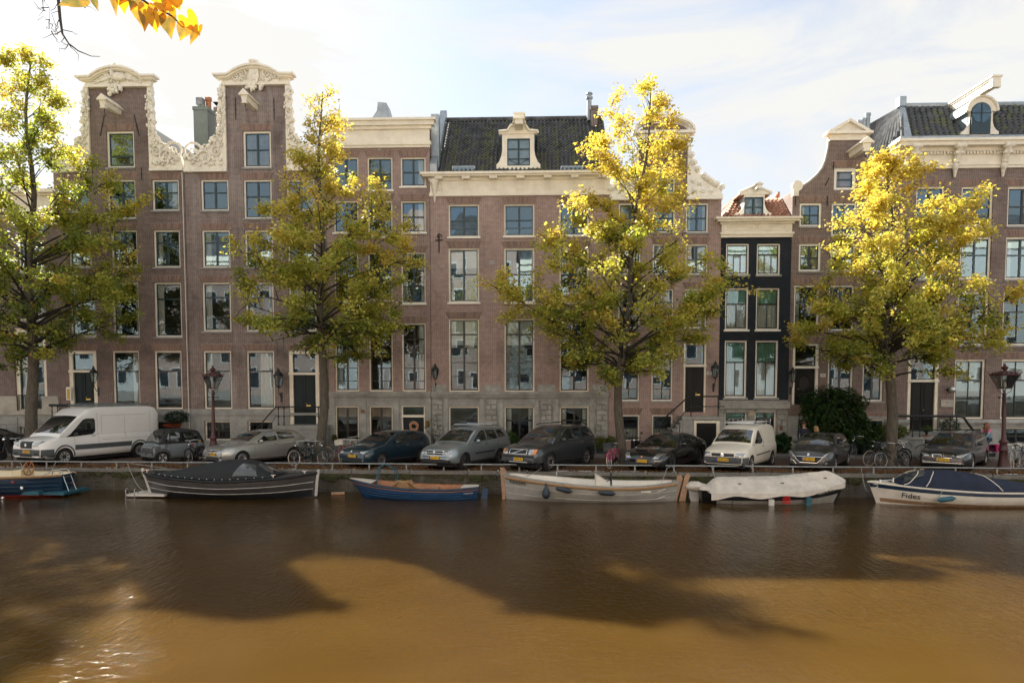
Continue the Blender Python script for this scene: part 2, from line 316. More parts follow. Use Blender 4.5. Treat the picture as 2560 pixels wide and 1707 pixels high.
# ================================================================ houses
PANE = MB().add([(0, 0, 0), (1, 0, 0), (1, 0, 1), (0, 0, 1)], [(0, 1, 2, 3)]).mesh('pane', 'pane_glass')
PANE2 = MB().add([(0, 0, 0), (1, 0, 0), (1, 0, 1), (0, 0, 1)], [(0, 1, 2, 3)]).mesh('pane', 'pane_sky_reflective')  # high windows only: same pane with the boosted sky reflection
class House:
    def __init__(s, name, label, pxl, pxr, cat='house'):
        """pxl, pxr: left and right edge of the front at street level, photograph pixels"""
        s.u0 = fac(pxl, 1130)[0]; s.w = fac(pxr, 1130)[0]-s.u0; s.open = []; s.arches = MB(); s.rnd = random.Random(name+label)
        s.o = thing(name, label, cat); m = Matrix((EU, EY, EV)).transposed().to_4x4(); m.translation = FP0+EU*s.u0; s.o.matrix_basis = m
    def p(s, px, py, dep=0.0): u, v = fac(px, py, dep); return u-s.u0, v
    def rect(s, r):
        a, b = s.p(r[0], r[1]), s.p(r[2], r[3]); c, d = s.p(r[0], r[3]), s.p(r[2], r[1])
        return (a[0]+c[0])/2, (b[0]+d[0])/2, (b[1]+c[1])/2, (a[1]+d[1])/2
    def z(s, py, px=None): return s.p(px if px is not None else s.pxmid(), py)[1]
    def pxmid(s): return proj(s.o.matrix_basis @ Vector((s.w/2, 0, 5)))[0]
    def panel(s, name, x0, x1, z0, z1, m, y=0.0, rev=.22, holes=None):
        """wall panel with its window openings cut out and their reveals"""
        hs = [(max(a, x0), min(b, x1), max(c, z0), min(d, z1)) for a, b, c, d in (s.open if holes is None else holes) if a < x1 and b > x0 and c < z1 and d > z0]
        X = sorted({x0, x1, *[h[0] for h in hs], *[h[1] for h in hs]}); Z = sorted({z0, z1, *[h[2] for h in hs], *[h[3] for h in hs]}); mb = MB()
        for i in range(len(X)-1):
            for j in range(len(Z)-1):
                cx, cz = (X[i]+X[i+1])/2, (Z[j]+Z[j+1])/2
                if any(h[0] < cx < h[1] and h[2] < cz < h[3] for h in hs): continue
                mb.add([(X[i], y, Z[j]), (X[i+1], y, Z[j]), (X[i+1], y, Z[j+1]), (X[i], y, Z[j+1])], [(0, 1, 2, 3)])
        for a, b, c, d in hs:
            mb.add([(a, y, c), (b, y, c), (b, y, d), (a, y, d), (a, y+rev, c), (b, y+rev, c), (b, y+rev, d), (a, y+rev, d)],
                   [(0, 4, 5, 1), (1, 5, 6, 2), (2, 6, 7, 3), (3, 7, 4, 0)])
        if y < 0: mb.add([(x0, y, z1), (x1, y, z1), (x1, .05, z1), (x0, .05, z1)], [(0, 1, 2, 3)]); mb.add([(x0, y, z0), (x0, y, z1), (x0, .05, z1), (x0, .05, z0)], [(3, 2, 1, 0)]); mb.add([(x1, y, z0), (x1, y, z1), (x1, .05, z1), (x1, .05, z0)], [(0, 1, 2, 3)])
        return mb.build(name, m, s.o)
    def body(s, ztop, m, dep=10.0):
        x0, x1 = .012, s.w-.012
        MB().add([(x0, .02, -.6), (x1, .02, -.6), (x1, dep, -.6), (x0, dep, -.6), (x0, .02, ztop), (x1, .02, ztop), (x1, dep, ztop), (x0, dep, ztop)],
                 [(4, 5, 6, 7), (1, 2, 6, 5), (2, 3, 7, 6), (3, 0, 4, 7)]).build('side_wall', m, s.o)
    def arch(s, x0, x1, z, h=.34, m=('mortar', 'arch_brick', 'arch_brick_dark')):
        mb = MB(); n = max(8, int((x1-x0)/.062)); e = .14
        mb.prism([(x0, z), (x1, z), (x1+e, z+h), (x0-e, z+h)], -.003, .03, 0)
        for i in range(n):
            a, b = (i+.08)/n, (i+.92)/n; d = -.008-s.rnd.random()*.006
            mb.prism([(lerp(x0, x1, a), z+.01), (lerp(x0, x1, b), z+.01), (lerp(x0-e, x1+e, b), z+h-.01), (lerp(x0-e, x1+e, a), z+h-.01)], d, -.003, 1 if s.rnd.random() < .62 else 2)
        return mb.build('flat_arch', list(m), s.o)
    def win(s, r, cols=2, rows=(.5,), frame='cream', sash='sash_blue', sill='sill_stone', curtain=None, arch=True, colrows=None, fw=.075, bars=False, room='room', local=False, depth=.09, mul=.05, am=None):
        x0, x1, z0, z1 = r if local else s.rect(r)
        s.open.append((x0, x1, z0, z1)); f = MB(); y0, y1 = depth, depth+.12
        f.box(x0, x0+fw, y0, y1, z0, z1); f.box(x1-fw, x1, y0, y1, z0, z1); f.box(x0+fw, x1-fw, y0, y1, z1-fw, z1); f.box(x0+fw, x1-fw, y0, y1, z0, z0+fw*.8)
        wo = f.build('window', frame, s.o); a0, a1, b0, b1 = x0+fw, x1-fw, z0+fw*.8, z1-fw
        q = MB(); sw = .045; ys, ye = y0+.03, y0+.085
        q.box(a0, a0+sw, ys, ye, b0, b1); q.box(a1-sw, a1, ys, ye, b0, b1); q.box(a0+sw, a1-sw, ys, ye, b1-sw, b1); q.box(a0+sw, a1-sw, ys, ye, b0, b0+sw*1.3)
        zs = [b1]+[b1-(b1-b0)*t for t in rows]+[b0]
        for i, t in enumerate(rows): q.box(a0+sw, a1-sw, ys-.004, ye-.004, zs[i+1]-(.035 if i == 0 else .018), zs[i+1]+(.035 if i == 0 else .018))
        for i in range(len(zs)-1):
            c = (colrows[i] if colrows else cols)
            for k in range(1, c):
                xm = lerp(a0, a1, k/c); mw = mul if (k*2 == c) else .018; q.box(xm-mw, xm+mw, ys-.002, ye-.008, zs[i+1]+.01, zs[i]-.01)
            for k in range(c):
                xa, xb = lerp(a0, a1, k/c), lerp(a0, a1, (k+1)/c)
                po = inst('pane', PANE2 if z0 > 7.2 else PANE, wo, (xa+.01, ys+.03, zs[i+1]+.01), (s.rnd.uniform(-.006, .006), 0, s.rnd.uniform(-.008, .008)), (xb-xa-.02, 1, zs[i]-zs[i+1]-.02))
        q.build('sash', sash, wo)
        d = 1.5; rm = MB(); e = .25
        rm.add([(x0-e, y1+.1, z0-.1), (x1+e, y1+.1, z0-.1), (x1+e, d, z0-.1), (x0-e, d, z0-.1), (x0-e, y1+.1, z1+.1), (x1+e, y1+.1, z1+.1), (x1+e, d, z1+.1), (x0-e, d, z1+.1)],
               [(0, 1, 2, 3), (7, 6, 5, 4), (2, 1, 5, 6), (3, 2, 6, 7), (0, 3, 7, 4)])
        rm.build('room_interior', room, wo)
        if sill: MB().box(x0-.06, x1+.06, -.07, y0+.02, z0-.09, z0-.002).build('sill', sill, wo)
        def drape(xa, xb, za, zb, m, dy=.26, amp=.03):
            n = max(6, int((xb-xa)/.035)); c = MB(); ph = s.rnd.uniform(0, 6)
            c.add([(lerp(xa, xb, i/n), dy+amp*math.sin(i*1.35+ph)+.01*math.sin(i*.37), z_) for z_ in (za, zb) for i in range(n+1)], [(i, i+1, i+n+2, i+n+1) for i in range(n)])
            c.build('curtain', m, wo, 180)
        W, H = a1-a0, b1-b0
        for cu in ([curtain] if isinstance(curtain, str) else (curtain or [])):
            if cu == 'sides': drape(a0, a0+W*.2, b0, b1, 'curtain'); drape(a1-W*.17, a1, b0, b1, 'curtain')
            if cu == 'left': drape(a0, a0+W*.24, b0, b1, 'curtain')
            if cu == 'right': drape(a1-W*.3, a1, b0, b1, 'curtain')
            if cu == 'half': drape(a0+W*.42, a1, b0, b1, 'curtain')
            if cu == 'full': drape(a0, a1, b0, b1, 'curtain')
            if cu == 'lower': drape(a0, a1, b0, zs[1], 'curtain', amp=.035)
            if cu == 'greentop': drape(a0, a1, zs[1], b1, 'curtain_green', .24, .015)
            if cu == 'blind': MB().box(a0, a1, .24, .25, b1-H*.35, b1).build('blind', 'blind', wo)
            if cu == 'blindlong': MB().box(a0, a1, .24, .25, b1-H*.62, b1).build('blind', 'blind', wo)
            if cu == 'blindtan': MB().box(a0, a1, .24, .25, b1-H*.3, b1).build('blind', 'blind_tan', wo)
        if bars:
            g = MB(); n = 6
            for k in range(1, n): xx = lerp(a0, a1, k/n); g.tube([(xx, -.02, b0), (xx, -.02, b1)], .011, 5)
            g.box(a0, a1, -.03, -.01, b0+.12, b0+.15); g.box(a0, a1, -.03, -.01, b1-.15, b1-.12); g.build('window_bars', 'iron', wo)
        if arch: s.arch(x0-.02, x1+.02, z1+.02, **({'m': am} if am else {}))
        return wo
    def door(s, r, zfan, frame='cream', leaf='door_green', panels=2, fan=True, arch=True, fw=.12, oval=False, gold=False):
        """door with fanlight; zfan: pixel row of the transom between door leaf and fanlight"""
        x0, x1, z0, z1 = s.rect(r); s.open.append((x0, x1, z0, z1)); zt = s.p(r[0], zfan)[1]; y0 = .08
        f = MB(); f.box(x0, x0+fw, y0-.05, .2, z0, z1); f.box(x1-fw, x1, y0-.05, .2, z0, z1); f.box(x0+fw, x1-fw, y0-.05, .2, z1-fw*.8, z1); f.box(x0-.02, x1+.02, y0-.1, .21, zt-.06, zt+.06)
        do = f.build('door', frame, s.o); a0, a1 = x0+fw, x1-fw; l = MB(); l.box(a0, a1, y0+.06, y0+.1, z0, zt-.06)
        wl = (a1-a0)/panels
        for k in range(panels):
            for (t0, t1) in ((.06, .3), (.36, .93)):
                pa, pb = a0+k*wl+wl*.16, a0+(k+1)*wl-wl*.16; za, zb = lerp(z0, zt, t0), lerp(z0, zt, t1)
                l.box(pa, pb, y0+.045, y0+.06, za, zb); l.box(pa+.06, pb-.06, y0+.03, y0+.05, za+.06, zb-.06)
        if panels == 2: l.box((a0+a1)/2-.03, (a0+a1)/2+.03, y0+.03, y0+.06, z0, zt-.06)
        lf = l.build('door_leaf', leaf, do)
        if oval:
            ov = MB(); ov.lathe([(.0, 0), (.2, 0)], 20, (0, 0, 0), 0, 'y'); oo = ov.build('oval_pane', 'sash_black', do); oo.location = ((a0+a1)/2, y0+.02, lerp(z0, zt, .55)); oo.scale = (1.3, 1, 2.0)
            rg = MB().tube([((a0+a1)/2+.29*math.cos(k*math.pi/12), y0+.015, lerp(z0, zt, .55)+.46*math.sin(k*math.pi/12)) for k in range(25)], .025, 5); rg.build('oval_moulding', leaf, do)
        MB().blob(((a0+a1)/2+(.09 if panels == 2 else -.3), y0+.0, lerp(z0, zt, .42)), .035).build('handle', 'brass', do, 60)
        if gold: MB().box((a0+a1)/2+.06, (a0+a1)/2+.3, y0+.015, y0+.03, lerp(z0, zt, .36), lerp(z0, zt, .39)).build('letter_slot', 'brass', do)
        q = MB(); q.box(a0, a1, y0+.04, y0+.09, zt+.06, zt+.1); q.box(a0, a1, y0+.04, y0+.09, z1-fw*.8-.04, z1-fw*.8); q.box(a0, a0+.04, y0+.04, y0+.09, zt+.1, z1-fw*.8-.04); q.box(a1-.04, a1, y0+.04, y0+.09, zt+.1, z1-fw*.8-.04); q.build('fanlight_frame', 'sash_black', do)
        inst('pane', PANE, do, (a0+.02, y0+.07, zt+.07), None, (a1-a0-.04, 1, z1-fw*.8-zt-.08))
        rm = MB(); e = .1; d = 1.3; za, zb = zt-.3, z1
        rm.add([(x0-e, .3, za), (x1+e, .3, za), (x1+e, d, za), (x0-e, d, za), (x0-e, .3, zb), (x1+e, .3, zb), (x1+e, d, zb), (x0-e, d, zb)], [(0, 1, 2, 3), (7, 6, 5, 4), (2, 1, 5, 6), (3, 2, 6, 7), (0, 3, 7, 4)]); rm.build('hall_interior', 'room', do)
        if arch: s.arch(x0-.02, x1+.02, z1+.02)
        return do
    def cornice(s, name, x0, x1, layers, m='cream', y1=.05):
        mb = MB()
        for z0, z1, pr in layers: mb.box(x0-max(0, pr-.06), x1+max(0, pr-.06), -pr, y1, z0, z1)
        return mb.build(name, m, s.o)
    def hoist(s, x, z, m='cream', L_=1.2, w_=.34, slope=.0):
        h = MB(); a = w_/2
        h.prism([(-a*.7, -.3), (a*.7, -.3), (a, 0), (-a, 0)], -L_, .05)
        h.prism([(-a*1.5, 0), (a*1.5, 0), (0, .26)], -L_-.08, .05); h.box(-a*1.5, a*1.5, -L_-.08, .05, -.05, 0)
        h.prism([(-a*.9, -.42), (a*.9, -.42), (a*.5, -.3), (-a*.5, -.3)], -L_, -L_+.2)
        o = h.build('hoist_beam', m, s.o); o.location = (x, 0, z)
        k = MB(); k.tube([(0, -L_+.15, -.42), (0, -L_+.15, -.62), (.06, -L_+.15, -.7), (0, -L_+.15, -.76)], .018, 5); k.build('hoist_hook', 'iron', o)
        return o
    def anchor(s, px, py0, py1, lean=0.0):
        x, za = s.p(px, py1); _, zb = s.p(px, py0); m = MB(); m.tube([(x-lean, -.03, za), (x+lean, -.03, zb)], .02, 5); m.box(x-.05, x+.05, -.035, -.01, (za+zb)/2-.06, (za+zb)/2-.03)
        m.build('wall_anchor', 'iron', s.o)
def spiral(cx, cz, r, turns, hand=1, a0=0.0, n=26):
    return [(cx+hand*r*(1-.82*i/n)*math.cos(a0+turns*2*math.pi*i/n), cz+r*(1-.82*i/n)*math.sin(a0+turns*2*math.pi*i/n)) for i in range(n+1)]
def scroll(mb, cx, cz, r, turns=1.4, hand=1, a0=0.0, y=-.2, t=.06):
    pts = spiral(cx, cz, r, turns, hand, a0); n = len(pts); mb.tube([(x, y, z) for x, z in pts], [t*(1-.55*i/n) for i in range(n)], 6); mb.blob((pts[-1][0], y, pts[-1][1]), (t*1.1, t, t*1.1), seg=6, ring=4)
def leafy(mb, pts, rnd, y=-.18, s=.13):
    for x, z in pts: mb.blob((x+rnd.uniform(-.05, .05), y+rnd.uniform(-.03, .03), z+rnd.uniform(-.05, .05)), (s*rnd.uniform(.6, 1.2), .09, s*rnd.uniform(.6, 1.2)), seg=6, ring=4, jit=.25, rnd=rnd)
def tile_roof(h, name, x0, x1, y0, z0, y1, z1, m, tw=.22, tl=.3, maxp=288, moss=None, skew0=0.0, skew1=0.0):
    """pantiles laid on the slope from eave (y0, z0) to ridge (y1, z1); skew: how far the ends move in at the ridge (hips)"""
    sl = math.hypot(y1-y0, z1-z0); sy, sz = (y1-y0)/sl, (z1-z0)/sl; nr = int(sl/tl); mb = MB()
    mb.add([(x0, y0+.03, z0-.06), (x1, y0+.03, z0-.06), (x1-skew1, y1+.03, z1-.06), (x0+skew0, y1+.03, z1-.06)], [(0, 1, 2, 3)]); ro = mb.build(name, m, h.o)
    prof = [(-.5, .0), (-.3, -.03), (-.08, -.02), (.12, .05), (.34, .075), (.5, .02)]; t = MB()
    v = []; 
    for k, (q, lift) in enumerate(((-.05, .062), (tl+.03, .0))): v += [(a*tw, q*sy-(b+lift)*sz, q*sz+(b+lift)*sy) for a, b in prof]
    v += [(a*tw, -.04*sy-(b-.0)*sz, -.04*sz+(b-.0)*sy) for a, b in prof]
    t.add(v, [(i, i+1, i+7, i+6) for i in range(5)]+[(i+12, i+13, i+1, i) for i in range(5)]); tm = t.mesh('roof_tile', m, 50); tm2 = None
    if moss: tm2 = t.mesh('roof_tile', moss, 50)
    rest = MB(); cnt = 0; rnd = random.Random(x0*3+z0)
    for r in range(nr):
        f = r/nr; xa, xb = x0+skew0*f, x1-skew1*f; n = max(1, round((xb-xa)/tw))
        for c in range(n):
            p = Vector((lerp(xa, xb, (c+.5)/n), y0+sy*tl*r+rnd.uniform(-.006, .006), z0+sz*tl*r+rnd.uniform(-.006, .006)))
            mossy = moss and rnd.random() < (.5 if (int(p.x*.9+3*math.sin(p.x))) % 3 == 0 else .08)
            if cnt < maxp: inst('roof_tile', tm2 if mossy else tm, ro, p, (0, rnd.uniform(-.02, .02), 0)); cnt += 1
            else: rest.add([Vector(q)+p for q in v], [(i, i+1, i+7, i+6) for i in range(5)]+[(i+12, i+13, i+1, i) for i in range(5)], 1 if mossy else 0)
    if rest.v: stuff(rest.build('roof_tiles_above', [m, moss or m], ro, 50))
    return ro
def lantern(h, px, py, s_=1.0, side=0):
    """wall lantern on a bracket; (px, py): middle of the lamp"""
    x, z = h.p(px, py); o = MB().tube([(x, 0, z-.75*s_), (x, -.16, z-.7*s_), (x, -.3*s_, z-.52*s_), (x, -.32*s_, z-.32*s_)], .02, 6).box(x-.05, x+.05, -.02, .0, z-.95*s_, z-.55*s_).build('wall_lantern', 'iron', h.o)
    y = -.32*s_; c = MB()
    c.lathe([(.03*s_, -.34*s_), (.09*s_, -.3*s_), (.1*s_, -.28*s_)], 6, (x, y, z)); c.lathe([(.2*s_, .15*s_), (.21*s_, .18*s_), (.13*s_, .28*s_), (.07*s_, .33*s_), (.07*s_, .38*s_), (.02*s_, .46*s_), (.01*s_, .52*s_)], 6, (x, y, z))
    for k in range(6):
        a = k*math.pi/3; c.tube([(x+.1*s_*math.cos(a), y+.1*s_*math.sin(a), z-.28*s_), (x+.19*s_*math.cos(a), y+.19*s_*math.sin(a), z+.16*s_)], .011, 4)
    c.build('lantern_frame', 'iron', o); g = MB(); g.lathe([(.09*s_, -.27*s_), (.18*s_, .15*s_)], 6, (x, y, z)); g.build('lantern_glass', 'lamp_glass', o)
def stone_blocks(h, parent, x0, x1, z0, z1, rows, m='stone_block', y=-.02, pr=.05, seed=1):
    rnd = random.Random(seed); dz = (z1-z0)/rows
    for r in range(rows):
        n = 1 if r % 2 else 2
        xs_ = [x0, x1] if n == 1 else [x0, lerp(x0, x1, rnd.uniform(.4, .6)), x1]
        for k in range(n):
            b = MB(); d = -pr-rnd.uniform(0, .012); g = .012; a, c, e, f = xs_[k]+g, xs_[k+1]-g, z0+r*dz+g, z0+(r+1)*dz-g; i_ = .02
            b.add([(a, y, e), (c, y, e), (c, y, f), (a, y, f), (a+i_, d, e+i_), (c-i_, d, e+i_), (c-i_, d, f-i_), (a+i_, d, f-i_)], [(4, 5, 6, 7), (0, 1, 5, 4), (1, 2, 6, 5), (2, 3, 7, 6), (3, 0, 4, 7)])
            b.build('stone_block', m, parent)
def text(s, size, parent, m, loc, rot, name='lettering', align='CENTER', ext=.002):
    c = bpy.data.curves.new(name, 'FONT'); c.body = s; c.size = size; c.align_x = align; c.align_y = 'CENTER'; c.extrude = ext; c.resolution_u = 3
    to = bpy.data.objects.new(name, c); COL.objects.link(to); dg = bpy.context.evaluated_depsgraph_get(); me = bpy.data.meshes.new_from_object(to.evaluated_get(dg))
    bpy.data.objects.remove(to); me.materials.clear(); me.materials.append(MATS[m]); o = bpy.data.objects.new(name, me); COL.objects.link(o); o.parent = parent; o.location = loc; o.rotation_euler = rot; return o
def gable_top(h, xl, xr, zb, zs, za, y=-.28):
    """cream segmental pediment: xl, xr cornice ends; zb underside, zs shoulder height, za apex"""
    c = (xl+xr)/2; half = (xr-xl)/2; a = half*.70
    th = .17
    def curve(off, ends):
        pts = [(xl-ends, zs+off)]
        pts += [(c-a-.12, zs+off)]
        for i in range(15):
            t = lerp(-1, 1, i/14); pts.append((c+t*a, zs+off+(za-zs)*(1-abs(t)**2.1)))
        pts += [(c+a+.12, zs+off), (xr+ends, zs+off)]; return pts
    ty = MB(); up = curve(-.1, -.2); ty.prism([(xl+.2, zb), (xr-.2, zb)]+up[::-1], -.1, .12); po = ty.build('pediment', 'cream', h.o)
    mb = MB()
    for off, pr, t_ in ((-.17, .2, .07), (-.1, .3, .1), (0, .42, .1)):
        o = curve(off, pr-.28); u = [(x, z-t_) for x, z in o]
        for i in range(len(o)-1): mb.prism([u[i], u[i+1], o[i+1], o[i]], -pr, .12)
    mb.box(xl+.2, xr-.2, -.2, .1, zb-.08, zb+.04)
    mb.build('pediment_cornice', 'cream', po); return po, c
def neck_scroll(h, xi, xo, zb, zt, hand, seed):
    """carved claw piece filling the step beside a neck gable; xi: inner edge at the neck, xo: outer foot"""
    rnd = random.Random(seed); mb = MB(); W = xo-xi; H = zt-zb; poly = []
    # outline runs from the top of the neck down a concave curve to the foot
    for i in range(22):
        t = i/21; x = abs(W)*(.13+.10*t if t < .55 else .185+.815*((t-.55)/.45)**1.7); z = zt-H*(1-(1-t)**1.25 if t > .8 else t*1.0)
        z = zt-H*.86*(t**.82); wob = .05*math.sin(i*2.3)+rnd.uniform(-.03, .03); poly.append((xi+hand*(x+wob), z))
    body = [(xi, zb)]+[(xi, zt)]+poly+[(xo, zb+H*.05), (xo, zb)]
    if hand > 0: body = body[::-1]
    mb.prism(body, -.1, .12)
    for k, (x, z) in enumerate(poly[1:]):
        s_ = .12+.05*math.sin(k*1.9)
        mb.blob((x-hand*.06, -.14, z), (s_*.9, .1, s_), seg=7, ring=4, jit=.25, rnd=rnd)
        mb.blob((x-hand*.2-hand*rnd.uniform(0, .1), -.13, z-.06), (.07, .07, .1), seg=6, ring=4, jit=.25, rnd=rnd)
    scroll(mb, xi+hand*abs(W)*.78, zb+H*.2, H*.12, 1.5, -hand, .4, -.16, .07); scroll(mb, xi+hand*abs(W)*.5, zb+H*.13, H*.09, 1.5, hand, .4, -.16, .06)
    scroll(mb, xi+hand*abs(W)*.22, zb+H*.2, H*.07, 1.4, -hand, 1.0, -.15, .05)
    leafy(mb, [(xi+hand*abs(W)*rnd.uniform(.1, .92), zb+H*rnd.uniform(.04, .16)) for k in range(26)], rnd, -.12, .1)
    leafy(mb, [(xi+hand*abs(W)*rnd.uniform(.06, .2), zb+H*rnd.uniform(.15, .9)) for k in range(22)], rnd, -.12, .09)
    mb.box(min(xi, xo), max(xi, xo), -.16, .12, zb-.14, zb); return mb.build('claw_ornament', 'cream_carved', h.o, 50)
def pitched_roof(h, xa, xb, ze, xr, zr, m='slate', y0=.3, y1=10):
    MB().prism([(xa, ze), (xb, ze), (xr, zr)], y0, y1).build('roof', m, h.o)
def chimney(h, x0, x1, y0, y1, z0, z1, m, pots=1, lab='chimney'):
    c = MB().box(x0, x1, y0, y1, z0, z1).box(x0-.04, x1+.04, y0-.04, y1+.04, z1-.22, z1-.02); o = c.build('chimney', m, h.o)
    for k in range(pots): MB().lathe([(.13, 0), (.13, .35), (.16, .36), (.16, .42), (.1, .45)], 9, (lerp(x0, x1, (k+.5)/pots), (y0+y1)/2, z1)).build('chimney_pot', 'terracotta' if pots == 1 else 'zinc', o, 40)
    return o
# ---------------------------------------------------------------- house at the left edge
h = House('brick_house', 'dark brick house with cream window posts behind the leafiest green tree', -330, 159)
zt = h.z(486, 60); zc = h.z(1034, 60)
h.win((37, 820, 116, 1030), 2, (.3,), fw=.2, sill=None, curtain='left', arch=False)
for c0, c1 in ((45, 112), (-95, -25), (-240, -165)):
    for a, b in ((708, 800), (600, 680), (515, 580)): h.win((c0, a, c1, b), 2, (.35,), curtain=None)
h.win((-100, 870, -20, 1000), 2, (.3,)); h.win((-245, 870, -165, 1000), 2, (.3,)); h.win((52, 1066, 70, 1100), 1, (.5,), arch=False, sill=None)
h.panel('wall', 0, h.w, zc, zt, 'brick_dark'); h.body(zt, 'brick_dark'); pl = h.panel('plinth', 0, h.w, -.4, zc, 'stone_grey', -.06)
for x0, x1 in ((-200, 46), (107, 150)):
    a, z1 = h.p(x0, 990); b, z0 = h.p(x1, 1030); MB().box(a, b, -.1, -.001, z0, z1).box(a, b, -.13, -.1, z1-.1, z1-.02).build('stone_panel', 'stone_pale', h.o)
a, z1 = h.p(-200, 1026); b, z0 = h.p(156, 1036); MB().box(a, b, -.16, -.062, z0, z1).build('string_course', 'stone_pale', h.o)
zp = h.z(1068, 60); stone_blocks(h, pl, h.p(0, 1060)[0], h.p(48, 1060)[0], .1, h.z(1042, 60), 4, 'stone_grey', -.062, .1, 4); stone_blocks(h, pl, h.p(95, 1060)[0], h.p(155, 1060)[0], .1, h.z(1042, 60), 4, 'stone_grey', -.062, .1, 5)
h.cornice('cornice', 0, h.w, [(zt-.9, zt-.1, .08), (zt-.1, zt, .2), (zt, zt+.18, .42)]); MB().box(.05, h.w-.05, .3, 9.5, zt, zt+.15).build('roof', 'slate', h.o)
for k in range(4): MB().lathe([(.12, 0), (.12, .55), (.17, .57), (.17, .72), (.12, .74), (.1, .8)], 9, (h.p(174, 385)[0]-.08+k*.3 if k else h.p(173, 385)[0], 3.0, h.p(176, 392, 3)[1])).build('flue_pipe', 'galv', h.o, 40)
g = MB(); a, z0 = h.p(48, 1028); b, z1 = h.p(104, 988)
for k in range(12): g.tube([(lerp(a, b, k/11), -.12, z0), (lerp(a, b, k/11), -.12, z1)], .012, 5)
g.box(a, b, -.14, -.1, z1-.02, z1+.03); g.box(a, b, -.14, -.1, z0, z0+.04); g.build('window_guard', 'iron', h.o)
